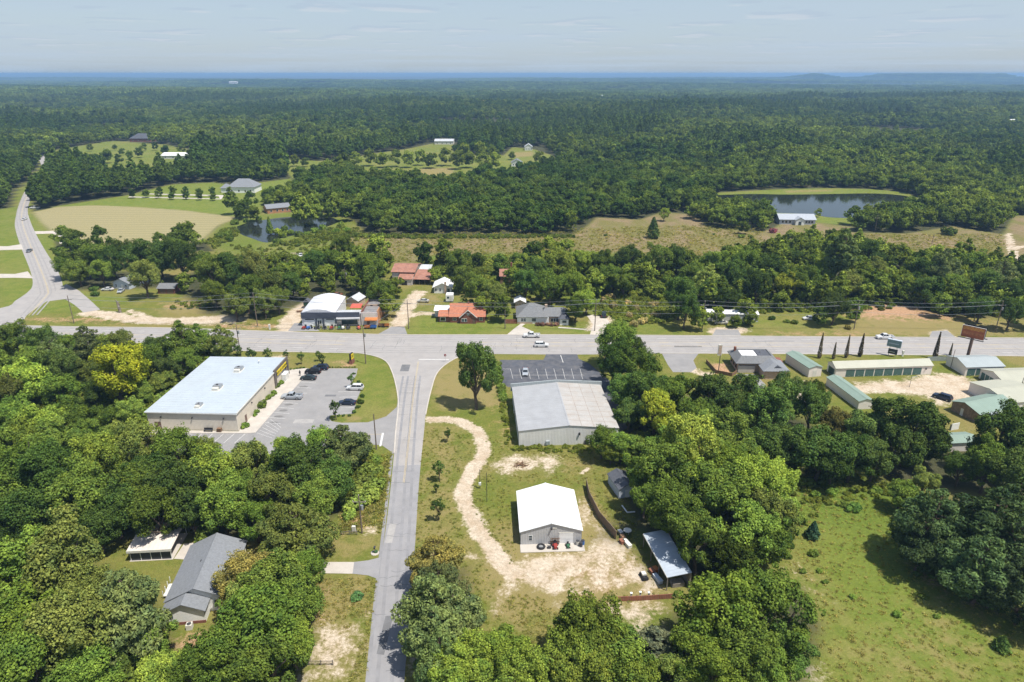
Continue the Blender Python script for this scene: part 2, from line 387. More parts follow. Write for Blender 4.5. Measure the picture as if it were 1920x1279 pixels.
FARLAKE = [(1480, 4750), (2260, 4750), (2450, 5900), (1780, 6000)], [(2500, 4800), (2960, 4800), (3120, 5900), (2650, 5900)], [(3250, 4800), (4200, 4800), (4800, 5900), (3500, 5900)], [(950, 4800), (1250, 4800), (1380, 5500), (1060, 5500)]
CLEAR += [list(p) for p in FARLAKE]
# forest floor everywhere beyond, then cleared
rr_ = np.hypot(gx, gy)
Z['floor'][gy > 335] = 1.0
for poly in CLEAR: 
    xs = [p[0] for p in poly]; ys = [p[1] for p in poly]
    sel = np.where((gx > min(xs) - 9) & (gx < max(xs) + 9) & (gy > min(ys) - 9) & (gy < max(ys) + 9))[0]
    if len(sel): Z['floor'][sel] = np.minimum(Z['floor'][sel], np.clip(0.5 + sdist(gx[sel], gy[sel], poly) / 6, 0, 1))
zone('field', 4, 1, FIELD); zone('bright', 5, .9, LAWN); zone('bright', 6, .6, FARLAWN); zone('bright', 5, .5, MIDCLEAR)
zone('dry', 5, .9, [(765, 318), (850, 314), (852, 326), (800, 329)]); zone('dry', 4, .9, [(958, 286), (1000, 284), (1000, 293), (958, 296)])
zone('meadow', 7, 1, MEADOW); zone('lush', 7, .55, PONDLAND); zone('dry', 4, .7, [(486, 462), (560, 459), (640, 452), (640, 460), (560, 470), (480, 478)])
zone('sand', 4, .9, [(523, 480), (560, 472), (580, 480), (560, 498), (535, 494)])
zone('bright', 6, .8, [(1450, 424), (1480, 414), (1600, 416), (1610, 432), (1560, 438), (1460, 444)]); zone('bright', 5, .7, LAKELAND)
zone('dry', 5, .8, [(1470, 357), (1560, 355), (1560, 359), (1470, 362)]); zone('bright', 6, .5, [(1880, 410), (1990, 400), (1990, 505), (1905, 505)])
zone('dry', 10, .8, [(1690, 455), (1760, 452), (1740, 472), (1690, 470)]); zone('bright', 5, .7, VERGE)
for tx in ((1886, 430), ): track('sand', .8, 1, [(1886, 438), (1893, 470), (1904, 500), (1915, 530)], 1.6); track('sand', .8, 1, [(1892, 436), (1902, 465), (1914, 500)], 1.6); track('sand', .8, 1, [(1898, 468), (1920, 462), (1960, 462)], 3)
# woods ground near
zone('floor', 4, .95, [(0, 1010), (70, 1035), (200, 1010), (260, 1000), (420, 1005), (500, 1005), (600, 1010), (600, 980), (640, 965), (660, 880), (640, 850), (540, 850), (430, 862), (330, 826), (240, 830), (0, 830)])
zone('floor', 4, .9, [(-60, 1040), (90, 1040), (240, 1080), (320, 1165), (330, 1279), (560, 1279), (580, 1180), (600, 1110), (520, 1070), (470, 1120), (400, 1180), (300, 1300), (-60, 1300)])
zone('lush', 4, .9, [(-60, 620), (230, 640), (420, 655), (440, 670), (400, 690), (280, 790), (250, 830), (-60, 830)])
zone('floor', 5, .9, [(1165, 760), (1240, 740), (1420, 745), (1520, 790), (1640, 870), (1560, 880), (1470, 880), (1450, 1050), (1310, 1100), (1260, 1060), (1190, 990), (1160, 930), (1150, 840)])
zone('floor', 4, .9, [(1720, 940), (1800, 930), (1960, 960), (1960, 1110), (1850, 1110), (1740, 1070), (1690, 1000)]); zone('floor', 4, .9, [(1620, 860), (1720, 850), (1800, 840), (1920, 850), (1920, 930), (1780, 920), (1650, 900)])
zone('floor', 4, .9, [(1260, 1150), (1500, 1100), (1540, 1180), (1510, 1290), (1000, 1290), (1030, 1200), (1200, 1200)]); zone('floor', 4, .8, [(765, 1080), (880, 1060), (890, 1200), (1010, 1220), (1010, 1300), (790, 1300)])
zone('floor', 5, .85, [(100, 500), (260, 510), (340, 520), (420, 480), (690, 470), (740, 560), (600, 560), (480, 600), (380, 590), (330, 540), (140, 545)])
zone('lush', 5, .9, [(780, 480), (1100, 470), (1330, 490), (1340, 590), (1230, 590), (1110, 590), (1080, 560), (860, 550), (790, 510)])
zone('floor', 5, .9, [(1270, 500), (1420, 470), (1600, 440), (1700, 480), (1900, 520), (1960, 600), (1760, 590), (1640, 560), (1590, 570), (1420, 570), (1290, 560)])
# the open weedy field at lower right
zone('lush', 9, 1.0, [(1470, 900), (1560, 880), (1680, 900), (1740, 930), (1700, 985), (1620, 1000), (1540, 980), (1500, 1000), (1480, 960)])
zone('bright', 12, .8, [(1480, 960), (1740, 960), (1960, 1120), (1960, 1300), (1540, 1300)]); zone('lush', 14, .6, [(1560, 990), (1680, 1000), (1740, 1080), (1640, 1160), (1580, 1120), (1560, 1060)])
zone('dry', 10, .42, [(1640, 1110), (1800, 1080), (1960, 1110), (1960, 1300), (1560, 1300), (1560, 1220)])
zone('sand', 4, .5, [(1460, 1060), (1500, 1060), (1545, 1110), (1530, 1130), (1490, 1090)]); zone('sand', 4, .6, [(1490, 1240), (1530, 1240), (1560, 1300), (1490, 1300)])
zone('dry', 5, .7, [(1470, 1050), (1540, 1080), (1560, 1130), (1510, 1110)]); zone('clay', 5, .5, [(1690, 1065), (1760, 1080), (1860, 1120), (1830, 1130), (1720, 1090)])
# yard round the white workshop
track('sand', .9, 1, [(798, 787), (830, 787), (860, 790), (895, 810), (908, 845), (890, 875), (873, 905), (870, 935), (888, 975), (915, 1020), (945, 1060), (975, 1085)], (3.2, 3.6))
zone('dry', 3, .85, [(890, 1020), (1110, 920), (1180, 1010), (1250, 1090), (1240, 1150), (1060, 1160), (920, 1160)]); zone('sand', 2.2, .70, [(925, 1040), (965, 1062), (985, 1040), (1100, 1030), (1120, 1010), (1100, 960), (1075, 935), (1090, 935), (1130, 985), (1160, 1012), (1190, 1030), (1150, 1050), (1120, 1065), (1080, 1080), (1060, 1110), (1050, 1140), (1020, 1110), (970, 1100), (925, 1150), (915, 1140), (950, 1090), (920, 1060)])
zone('clay', 5, .52, [(1000, 1060), (1180, 1040), (1240, 1100), (1100, 1120)]); zone('sand', 2.6, .55, [(1060, 1080), (1150, 1040), (1200, 1050), (1240, 1100), (1200, 1110), (1150, 1105), (1090, 1115), (1050, 1140)])
track('sand', .5, .95, [(1160, 1040), (1185, 1065), (1215, 1105)], 1.0); track('sand', .5, .9, [(1178, 1035), (1200, 1060), (1228, 1100)], .9)
zone('sand', 2.4, .6, [(920, 862), (960, 850), (1000, 852), (1040, 850), (1050, 862), (1020, 880), (980, 888), (935, 900)]); zone('sand', 2, .58, [(1010, 850), (1045, 848), (1060, 870), (1035, 895), (1010, 880)])
zone('dry', 3, .8, [(1040, 862), (1110, 860), (1150, 872), (1120, 880), (1060, 885)]); track('sand', .4, .9, [(1088, 889), (1106, 876)], .9)
zone('sand', 2.5, .7, [(1075, 940), (1105, 945), (1110, 975), (1095, 990), (1080, 965)]); zone('sand', 1.8, .6, [(875, 1030), (900, 1035), (905, 1055), (880, 1050)])
zone('dry', 3, .75, [(800, 690), (850, 690), (930, 700), (945, 760), (900, 770), (830, 770), (805, 740)]); zone('dry', 5, .55, [(790, 800), (880, 800), (870, 900), (860, 1000), (900, 1060), (890, 1180), (800, 1180), (770, 1000)])
zone('clay', 4, .35, [(920, 760), (960, 740), (975, 840), (940, 850)]); zone('sand', 1.2, .6, [(765, 1220), (790, 1225), (785, 1270), (760, 1270)])
zone('floor', 4, .7, [(1110, 1010), (1170, 930), (1200, 1000), (1250, 1090), (1215, 1095), (1180, 1030)]); zone('sand', 3, .6, [(1090, 1130), (1250, 1120), (1260, 1180), (1190, 1190), (1120, 1150)])
zone('dry', 6, .6, [(920, 1100), (1060, 1120), (1040, 1190), (900, 1210)])
# left of the side road
zone('dry', 5, .7, [(600, 1080), (705, 1080), (690, 1279), (560, 1279)]); zone('sand', 3.5, .62, [(580, 1180), (650, 1160), (680, 1200), (640, 1279), (560, 1279)]); zone('sand', 2, .6, [(660, 1150), (690, 1150), (690, 1180), (668, 1279), (650, 1279), (660, 1200)])
zone('clay', 2.5, .75, [(590, 1110), (606, 1100), (600, 1160), (580, 1150)]); zone('clay', 3, .8, [(640, 965), (690, 950), (690, 990), (650, 1000)]); zone('sand', 1.5, .6, [(680, 985), (715, 980), (712, 1003), (676, 1004)])
zone('dry', 4, .5, [(610, 1000), (720, 1000), (712, 1050), (608, 1055)]); zone('lush', 4, .8, [(640, 850), (690, 836), (735, 855), (722, 930), (690, 950), (640, 940)])
zone('clay', 3, .9, [(320, 1195), (390, 1190), (400, 1215), (330, 1230)]); zone('clay', 2.5, .6, [(260, 995), (340, 990), (440, 1000), (440, 1012), (345, 1000)])
zone('bright', 3, .5, [(560, 664), (700, 668), (735, 700), (745, 760), (690, 790), (640, 790), (670, 690)]); zone('dry', 2, .8, [(650, 780), (690, 782), (680, 794), (640, 792)])
zone('clay', 1.6, .5, [(625, 678), (660, 672), (672, 690), (640, 690)]); zone('sand', 2, .6, [(505, 664), (540, 664), (540, 674), (505, 674)])
# north of the highway
track('sand', 2.2, .9, [(155, 585), (210, 592), (260, 600), (320, 602), (390, 598), (450, 592), (470, 596)], 7); zone('sand', 3, .8, [(330, 596), (440, 588), (465, 598), (450, 606), (330, 612)])
track('sand', 1.5, .85, [(240, 582), (270, 592), (300, 600)], 3); zone('clay', 4, .6, [(60, 596), (160, 594), (230, 600), (230, 608), (60, 604)]); zone('clay', 4, .6, [(390, 606), (520, 606), (540, 618), (400, 618)])
track('sand', 2, .85, [(540, 622), (546, 600), (570, 575), (590, 560), (640, 548)], (9, 5)); zone('sand', 4, .6, [(590, 545), (690, 540), (700, 560), (650, 556), (600, 562)])
track('sand', 1.6, .9, [(740, 626), (757, 590), (775, 560), (790, 545)], (6, 6)); track('sand', 1.6, .8, [(765, 594), (790, 588), (820, 588)], 4); zone('dry', 4, .7, [(790, 545), (830, 552), (830, 570), (800, 575), (770, 575)])
zone('bright', 4, .7, [(755, 625), (775, 595), (830, 590), (960, 600), (1100, 612), (1100, 627), (760, 627)]); zone('sand', 2, .8, [(1095, 620), (1110, 596), (1130, 590), (1150, 596), (1150, 620)])
zone('meadow', 5, 1, [(1115, 575), (1230, 560), (1270, 580), (1240, 600), (1180, 600)]); zone('bright', 4, .5, [(1130, 584), (1170, 592), (1260, 618), (1330, 622), (1180, 625)])
zone('sand', 2, .9, [(1326, 618), (1340, 614), (1400, 614), (1406, 620), (1390, 627), (1330, 627)]); zone('clay', 7, .8, [(1590, 568), (1700, 564), (1780, 590), (1830, 600), (1700, 600), (1600, 596)])
zone('dry', 6, .8, [(1600, 590), (1920, 600), (1920, 632), (1560, 630)]); zone('clay', 3, .5, [(1440, 622), (1560, 622), (1760, 630), (1440, 630)]); zone('bright', 6, .5, [(1400, 600), (1520, 600), (1560, 616), (1420, 618)])
zone('sand', 1.5, .9, [(1746, 622), (1775, 618), (1790, 632), (1740, 632)]); zone('dry', 5, .9, [(330, 560), (400, 555), (420, 590), (300, 585)]); zone('clay', 4, .4, [(300, 565), (390, 565), (380, 580), (290, 582)])
# storage yard
zone('sand', 3, .95, [(1585, 720), (1700, 712), (1750, 700), (1775, 700), (1810, 706), (1850, 730), (1835, 745), (1760, 760), (1740, 742), (1660, 735), (1600, 735)]); zone('sand', 2, .8, [(1480, 715), (1510, 712), (1520, 760), (1490, 750)])
zone('clay', 3, .35, [(1640, 715), (1750, 704), (1780, 730), (1700, 740)]); zone('dry', 3, .7, [(1790, 800), (1830, 800), (1820, 830), (1780, 830)]); zone('clay', 2.5, .8, [(1740, 868), (1775, 866), (1770, 882), (1740, 884)])
zone('sand', 2, .8, [(1276, 666), (1300, 690), (1340, 700), (1320, 706), (1268, 690), (1262, 666)]); zone('clay', 1.6, .7, [(1332, 682), (1362, 680), (1374, 700), (1340, 704)])

gm = bpy.data.meshes.new('ground')
nx, ny = len(XL), len(YL)
gm.vertices.add(nx * ny); gm.vertices.foreach_set('co', np.stack([gx, gy, gz], 1).astype(np.float32).ravel())
ii = (np.arange(ny - 1)[:, None] * nx + np.arange(nx - 1)[None, :]).ravel()
quads = np.stack([ii, ii + 1, ii + nx + 1, ii + nx], 1).astype(np.int32)
gm.loops.add(quads.size); gm.loops.foreach_set('vertex_index', quads.ravel())
gm.polygons.add(len(quads)); gm.polygons.foreach_set('loop_start', np.arange(0, quads.size, 4, dtype=np.int32)); gm.polygons.foreach_set('loop_total', np.full(len(quads), 4, np.int32))
gm.update(calc_edges=True)
for a, names in (('zone_a', ZN[:4]), ('zone_b', ZN[4:])):
    at = gm.color_attributes.new(a, 'FLOAT_COLOR', 'POINT'); at.data.foreach_set('color', np.stack([Z[k] for k in names], 1).astype(np.float32).ravel())
gm.polygons.foreach_set('use_smooth', np.ones(len(quads), bool))

m, t = new_mat('ground'); n = t.nodes.new; l = t.links.new
out = n('ShaderNodeOutputMaterial'); bs = n('ShaderNodeBsdfPrincipled'); l(bs.outputs[0], out.inputs[0]); bs.inputs['Roughness'].default_value = 0.95; bs.inputs['Specular IOR Level'].default_value = 0.1
tcn = n('ShaderNodeTexCoord'); co = tcn.outputs['Object']
def gnoise(scale, det=5, rough=.6, st=None):
    q = n('ShaderNodeTexNoise'); q.inputs['Scale'].default_value = scale; q.inputs['Detail'].default_value = det; q.inputs['Roughness'].default_value = rough
    if st:
        mp = n('ShaderNodeMapping'); l(co, mp.inputs['Vector']); mp.inputs['Scale'].default_value = st; l(mp.outputs[0], q.inputs['Vector'])
    else: l(co, q.inputs['Vector'])
    return q.outputs['Fac']
def gm_math(op, a, b):
    q = n('ShaderNodeMath'); q.operation = op
    for k, v in enumerate((a, b)):
        if isinstance(v, (int, float)): q.inputs[k].default_value = v
        else: l(v, q.inputs[k])
    return q.outputs[0]
def gm_range(v, a, b, c=0.0, d=1.0):
    q = n('ShaderNodeMapRange'); q.interpolation_type = 'SMOOTHSTEP'; l(v, q.inputs['Value'])
    for k, x in zip(('From Min', 'From Max', 'To Min', 'To Max'), (a, b, c, d)): q.inputs[k].default_value = x
    return q.outputs[0]
def gm_mix(f, a, b):
    q = n('ShaderNodeMix'); q.data_type = 'RGBA'
    if isinstance(f, float): q.inputs[0].default_value = f
    else: l(f, q.inputs[0])
    for k, x in ((6, a), (7, b)):
        if isinstance(x, tuple): q.inputs[k].default_value = (*x, 1)
        else: l(x, q.inputs[k])
    return q.outputs[2]
big, midn, fine, vfine = gnoise(0.035, 6, .6), gnoise(0.28, 6, .68), gnoise(1.6, 5, .7), gnoise(6.0, 3, .7)
def chan(attr):
    q = n('ShaderNodeVertexColor'); q.layer_name = attr; s3 = n('ShaderNodeSeparateColor'); l(q.outputs['Color'], s3.inputs[0]); return s3.outputs[0], s3.outputs[1], s3.outputs[2], q.outputs['Alpha']
sand, dry, lush, floor = chan('zone_a'); clay, field, meadow, bright = chan('zone_b')
edge = gm_math('ADD', gm_math('MULTIPLY', gm_math('SUBTRACT', midn, .5), 1.5), gm_math('MULTIPLY', gm_math('SUBTRACT', fine, .5), .9))
def soft(chn, amt=1.0, wd=.28):
    q = gm_math('ADD', chn, gm_math('MULTIPLY', edge, gm_range(chn, 0, .12, 0, amt)))
    return gm_range(q, .5 - wd, .5 + wd)
grass = gm_mix(gm_range(midn, .3, .7), (0.115, 0.142, 0.024), (0.170, 0.170, 0.038))
grass = gm_mix(gm_range(big, .40, .68), grass, (0.215, 0.180, 0.062))
c = gm_mix(gm_math('MULTIPLY', bright, .85), grass, gm_mix(gm_range(midn, .3, .7), (0.118, 0.172, 0.024), (0.175, 0.205, 0.040)))
c = gm_mix(soft(dry), c, gm_mix(gm_range(fine, .3, .7), (0.285, 0.225, 0.095), (0.20, 0.172, 0.062)))
c = gm_mix(soft(meadow, .3), c, gm_mix(gm_range(gnoise(.06, 6, .65, (1, .5, 1)), .42, .6), (0.165, 0.15, 0.05), gm_mix(gm_range(midn, .35, .65), (0.25, 0.19, 0.105), (0.20, 0.15, 0.085))))
wv = n('ShaderNodeTexWave'); wv.wave_type = 'RINGS'; mp = n('ShaderNodeMapping'); l(co, mp.inputs['Vector']); fc = P(300, 430); mp.inputs['Location'].default_value = (-fc.x * .6, -fc.y, 0); mp.inputs['Scale'].default_value = (.6, 1, 1)
l(mp.outputs[0], wv.inputs['Vector']); wv.inputs['Scale'].default_value = .05; wv.inputs['Distortion'].default_value = 5; wv.inputs['Detail'].default_value = 2; wv.inputs['Detail Scale'].default_value = .3
fieldc = gm_mix(gm_range(gm_math('ADD', wv.outputs['Fac'], gm_math('MULTIPLY', gm_math('SUBTRACT', midn, .5), 1.2)), .2, .9), (0.275, 0.242, 0.12), (0.31, 0.268, 0.14))
c = gm_mix(soft(field, .2), c, fieldc)
c = gm_mix(soft(lush, .8), c, gm_mix(gm_range(fine, .3, .7), (0.085, 0.135, 0.02), (0.145, 0.18, 0.03)))
c = gm_mix(soft(clay, 1.0), c, gm_mix(gm_range(fine, .3, .7), (0.36, 0.20, 0.11), (0.44, 0.29, 0.18)))
c = gm_mix(soft(sand, 1.0, .22), c, gm_mix(gm_range(midn, .34, .66), (0.43, 0.335, 0.235), gm_mix(gm_range(fine, .3, .7), (0.50, 0.42, 0.32), (0.57, 0.49, 0.385))))
flc = gm_mix(gm_range(midn, .3, .7), (0.042, 0.05, 0.02), (0.08, 0.075, 0.04))
c = gm_mix(soft(floor, .4), c, flc)
pv = gm_math('MULTIPLY', gm_range(vfine, .25, .75, .78, 1.22), gm_range(fine, .25, .75, .82, 1.18))
q = n('ShaderNodeMix'); q.data_type = 'RGBA'; q.blend_type = 'MULTIPLY'; q.inputs[0].default_value = 1.0; l(c, q.inputs[6]); l(pv, q.inputs[7]); c = q.outputs[2]
l(c, bs.inputs['Base Color'])
bp = n('ShaderNodeBump'); bp.inputs['Strength'].default_value = .55; bp.inputs['Distance'].default_value = .25; l(gm_math('ADD', vfine, fine), bp.inputs['Height']); l(bp.outputs[0], bs.inputs['Normal'])
gm.materials.append(m)
ground = link('ground', gm); ground['kind'] = 'structure'

# ------------------------------------------------------------------ water
m, t = new_mat('water'); n = t.nodes.new; l = t.links.new
out = n('ShaderNodeOutputMaterial'); bs = n('ShaderNodeBsdfPrincipled'); l(bs.outputs[0], out.inputs[0]); bs.inputs['Base Color'].default_value = (0.018, 0.022, 0.018, 1)
bs.inputs['Roughness'].default_value = .06; bs.inputs['IOR'].default_value = 1.33
tcn = n('ShaderNodeTexCoord'); nn = n('ShaderNodeTexNoise'); l(tcn.outputs['Object'], nn.inputs['Vector']); nn.inputs['Scale'].default_value = .9; nn.inputs['Detail'].default_value = 3
bp = n('ShaderNodeBump'); bp.inputs['Strength'].default_value = .12; bp.inputs['Distance'].default_value = .1; l(nn.outputs['Fac'], bp.inputs['Height']); l(bp.outputs[0], bs.inputs['Normal'])
def spline_px(px, nn_=4):
    ln = smooth_line(px + [px[0]], nn_)[:-1]; return [(p.x, p.y) for p in ln]
sheet('pond', None, .05, 'water', world=spline_px(POND)); sheet('pond', None, .05, 'water', world=spline_px(LAKE))
for wl in FARLAKE:
    me = bpy.data.meshes.new('lake'); xs = [p[0] for p in wl]; zz = max(float(terrain(np.array([px_]), np.array([py_]))[0]) for px_, py_ in wl) + 1.5
    me.from_pydata([(a, b, zz) for a, b in wl], [], [tuple(range(len(wl)))]); me.materials.append(MATS['water']); o = link('lake', me); o['kind'] = 'structure'

# ------------------------------------------------------------------ roads, lots and paving
HN = [(-420, 606), (-200, 607), (0, 610), (150, 613), (313, 615), (495, 621), (702, 627), (767, 628), (944, 628), (1100, 628), (1476, 631), (1915, 634), (2200, 637), (2500, 640)]
HS = [(-420, 632), (-200, 636), (0, 641), (150, 646), (273, 651), (454, 658), (547, 660), (702, 663), (927, 664), (1083, 665), (1211, 663), (1312, 663), (1502, 664), (1738, 666), (1915, 668), (2200, 672), (2500, 677)]
hn = smooth_line(HN, 4); hs = smooth_line(HS, 4)
highway = strip('highway', hn, hs, .03, 'asphalt')
SL = [(640, 659), (664, 661), (702, 668), (724, 678), (735, 697), (743, 725), (747, 758), (742, 810), (739, 850), (726, 972), (715, 1045), (709, 1086), (696, 1174), (685, 1277), (670, 1420)]
SR = [(905, 664), (868, 668), (844, 678), (820, 699), (808, 733), (798, 778), (796, 800), (786, 901), (778, 1025), (771, 1111), (758, 1277), (744, 1420)]
sl = smooth_line(SL, 4); sr = smooth_line(SR, 4)
side_road = strip('side_road', sl, sr, .02, 'asphalt_mid')
top = [i for i, p in enumerate(sl) if p.y > P(0, 905).y]; tpr = [i for i, p in enumerate(sr) if p.y > P(0, 900).y]
strip('road_apron', [sl[i] for i in top], [sr[i] for i in tpr], .025, 'asphalt')
LL = [(-160, 596), (0, 578), (30, 563), (52, 548), (61, 535), (59, 515), (50, 490), (38, 460), (28, 425), (30, 405), (34, 388), (46, 360), (66, 335), (77, 320), (76, 306), (70, 296), (60, 288)]
LR = [(-160, 640), (0, 625), (40, 606), (52, 590), (88, 565), (110, 552), (118, 536), (106, 503), (88, 475), (68, 440), (57, 415), (52, 395), (57, 372), (70, 346), (82, 325), (90, 312), (88, 300), (80, 288)]
country_road = strip('country_road', smooth_line(LL, 4), smooth_line(LR, 4), .036, 'asphalt')
sheet('road_wedge', [(84, 566), (105, 545), (125, 533), (148, 545), (168, 562), (188, 581), (156, 586), (140, 572), (122, 561)], .042, 'asphalt')
for pxs in ([(-40, 461), (14, 462), (40, 458), (44, 468), (14, 469), (-40, 470)], [(-60, 513), (28, 514), (52, 509), (62, 522), (28, 521), (-60, 522)]):
    sheet('driveway', pxs, .046, 'concrete')
sheet('driveway', [(63, 434), (100, 433), (118, 434), (125, 440), (127, 455), (112, 457), (108, 444), (98, 438), (66, 439)], .03, 'gravel')
sheet('driveway', [(240, 370), (415, 374), (420, 366), (280, 363), (280, 364.5), (410, 368), (412, 372.5), (242, 368.5)], .03, 'concrete')
sheet('driveway', [(540, 621), (600, 621), (575, 606), (552, 606)], .034, 'asphalt_lot')
sheet('driveway', [(708, 627), (764, 627), (758, 613), (734, 613)], .034, 'asphalt_lot'); sheet('driveway', [(950, 628), (1000, 628), (1000, 622), (978, 612), (985, 608), (978, 606), (962, 618)], .034, 'concrete')
sheet('driveway', [(1106, 628), (1152, 628), (1150, 612), (1128, 588), (1100, 592), (1112, 608)], .034, 'gravel'); sheet('driveway', [(1335, 630), (1390, 631), (1384, 618), (1342, 618)], .034, 'asphalt_lot')
sheet('driveway', [(1742, 633), (1792, 633), (1776, 620), (1748, 621)], .034, 'asphalt_lot'); sheet('walkway', [(1048, 613), (1100, 617), (1100, 619), (1046, 615)], .03, 'concrete')
LOT = [(575, 691), (671, 691), (668, 704), (656, 722), (676, 734), (668, 752), (664, 776), (620, 779), (617, 784), (622, 790), (640, 793), (690, 792), (724, 781), (748, 760), (739, 851), (716, 835), (685, 833), (640, 842), (550, 847), (423, 862), (330, 842), (306, 822), (316, 812.5), (446, 812.5), (478, 812), (520, 764), (566, 712)]
store_lot = sheet('parking_lot', LOT, .028, 'asphalt_lot')
pvm = MB().prism(wpoly([(541, 694), (576, 691), (566, 713), (479, 812), (462, 813), (316, 813), (276, 822), (250, 830), (262, 815), (281, 806), (448, 810), (456, 798)]), 'z', -.05, .13).build('pavement', 'concrete'); pvm['kind'] = 'structure'
DLOT = [(937, 675), (1019, 675), (1024, 664.5), (1082, 664.5), (1085, 673), (1105, 682), (1150, 720), (1180, 800), (1160, 812), (1118, 726), (954, 726), (942, 722)]
dark_lot = sheet('parking_lot', DLOT, .034, 'asphalt_dark')
sheet('parking_lot', [(1241, 663), (1310, 663), (1300, 676), (1306, 690), (1296, 698), (1262, 698), (1252, 684)], .034, 'asphalt_lot'); sheet('driveway', [(1380, 702), (1416, 702), (1436, 722), (1426, 738), (1400, 726)], .034, 'asphalt_lot')
sheet('driveway', [(602, 1054), (664, 1054), (661, 1076), (603, 1075)], .03, 'concrete'); sheet('driveway', [(664, 1054), (690, 1051), (714, 1045), (709, 1086), (690, 1079), (661, 1076)], .03, 'asphalt_mid')
sheet('driveway', [(326, 1048), (345, 1020), (372, 1017), (366, 1030), (358, 1050)], .03, 'concrete'); sheet('driveway', [(440, 1028), (468, 1036), (480, 1048), (440, 1046)], .03, 'concrete')
# kerbs (light concrete gutter edge) and verges
k1 = [p for p in sl if P(0, 855).y < p.y]; kerb(k1, 'kerb', side_road)
kerb([p for p in sr if P(0, 780).y < p.y < P(0, 667).y], 'kerb', side_road)
kerb([p for p in hn if P(0, 0 + 628).x - 400 < p.x < 260], 'kerb', highway, .35, .12)
kerb([p for p in hs if -150 < p.x < P(640, 659).x], 'kerb', highway, .35, .12); kerb([p for p in hs if P(1225, 663).x < p.x < 250], 'kerb', highway, .35, .12)
def dash_line(base, off, wd, z, m, dash, gap, parent, x0, x1, nm):
    # base is a line; lay marks parallel to it
    acc = 0.0; on = True; cur = []; 
    ln = [p for p in base if x0 <= p.x <= x1]
    for a, b in zip(ln[:-1], ln[1:]):
        d = (b - a); L = d.length
        if L < 1e-6: continue
        d.normalize(); nrm = Vector((-d.y, d.x, 0)); k = 0.0
        while k < L:
            step = min((dash if on else gap) - acc, L - k)
            if on:
                if not cur: cur = [a + d * k + nrm * off]
                cur.append(a + d * (k + step) + nrm * off)
            acc += step; k += step
            if acc >= (dash if on else gap) - 1e-6:
                if on and len(cur) > 1: ribbon(nm, cur, wd, z, m, parent)
                cur = []; on = not on; acc = 0.0
    if len(cur) > 1: ribbon(nm, cur, wd, z, m, parent)
midl = []
xs_s = sorted(p.x for p in hs)
hsx = np.array([p.x for p in hs]); hsy = np.array([p.y for p in hs])
for p in hn:
    midl.append(Vector((p.x, (p.y + float(np.interp(p.x, hsx, hsy))) / 2, 0)))
for off in (-1.75, 1.75):
    for (a, b) in ((-195, P(655, 645).x), (P(870, 645).x, 250)):
        dash_line(midl, off, .13, .036, 'paint_yellow', 400, 1, highway, a, b, 'lane_line'); dash_line(midl, off - .35 * (1 if off > 0 else -1), .13, .036, 'paint_yellow', 3, 9, highway, a, b, 'lane_line')
for off in (-5.1, 5.1):
    for (a, b) in ((-195, P(655, 645).x), (P(870, 645).x, 250)): dash_line(midl, off, .13, .036, 'paint_white', 3, 9, highway, a, b, 'lane_line')
cl = smooth_line([(784.5, 678), (778, 720), (773, 760), (767, 820), (757, 905)], 5)
for o_ in (-.13, .13): dash_line(cl, o_, .09, .032, 'paint_yellow', 500, 1, side_road, -999, 999, 'centre_line')
ribbon('stop_line', [P(785, 674), P(842, 674.5)], .45, .033, 'paint_white', side_road)
for o_ in (-.14, .14): dash_line(smooth_line([(54, 592), (86, 556), (90, 545), (82, 520), (70, 490), (57, 460), (44, 425), (41, 400), (50, 370), (66, 343), (80, 320)], 5), o_, .12, .044, 'paint_yellow', 900, 1, country_road, -999, 999, 'centre_line')
# parking bays
for i in range(9):
    xt = 957 + i * 16.3; ribbon('bay_line', [P(xt, 691.5), P(xt + 5.0, 711)], .09, .041, 'paint_white', dark_lot)
ribbon('bay_line', [P(1051, 666), P(1056, 680)], .2, .041, 'paint_white', dark_lot); ribbon('bay_line', [P(944, 692), P(958, 692)], .09, .041, 'paint_white', dark_lot)
ribbon('bay_line', [P(962, 703.5), P(1095, 703.5)], .1, .041, 'paint_white', dark_lot)
for i in range(7):
    xt = 330 + i * 20.3; ribbon('bay_line', [P(xt + 8, 813.5), P(xt - 12, 831)], .12, .035, 'paint_white', store_lot)
for i in range(4): ribbon('bay_line', [P(318 + i * 4, 816 + i * 4), P(338 + i * 3, 812.5 + i * 4)], .12, .035, 'paint_white', store_lot)
for i in range(6): ribbon('bay_line', [P(482 + i * 5, 812 - i * 5.2), P(512 + i * 3, 822 - i * 4)], .07, .035, 'paint_white', store_lot)
for i in range(9):
    k = i / 9; xa = 562 - 74 * k; ya = 716 + 86 * k; ribbon('bay_line', [P(xa, ya), P(xa + 30, ya + 2.5)], .1, .035, 'paint_white', store_lot)
for i in range(5): ribbon('bay_line', [P(640 + 2 * i - 6, 735 + i * 10), P(670 - 1.2 * i, 734 + i * 10)], .1, .035, 'paint_white', store_lot)
mat('stain', (0.16, 0.155, 0.15), .8, .3, .8)
mat('wear_main', (0.285, 0.27, 0.26), .9, .14, .35, bump=.1); mat('wear_side', (0.235, 0.231, 0.237), .9, .14, .35, bump=.1); mat('patch_dark', (0.15, 0.15, 0.155), .9, .2, .6, bump=.1); mat('patch_pale', (0.33, 0.315, 0.30), .9, .15, .6, bump=.1)
def offset_line(base, off):
    out_ = []
    for i, p in enumerate(base):
        d = base[min(i + 1, len(base) - 1)] - base[max(i - 1, 0)]; d.z = 0; d.normalize(); out_.append(p + Vector((-d.y, d.x, 0)) * off)
    return out_
mlv = [p for p in midl if -195 < p.x < 250]
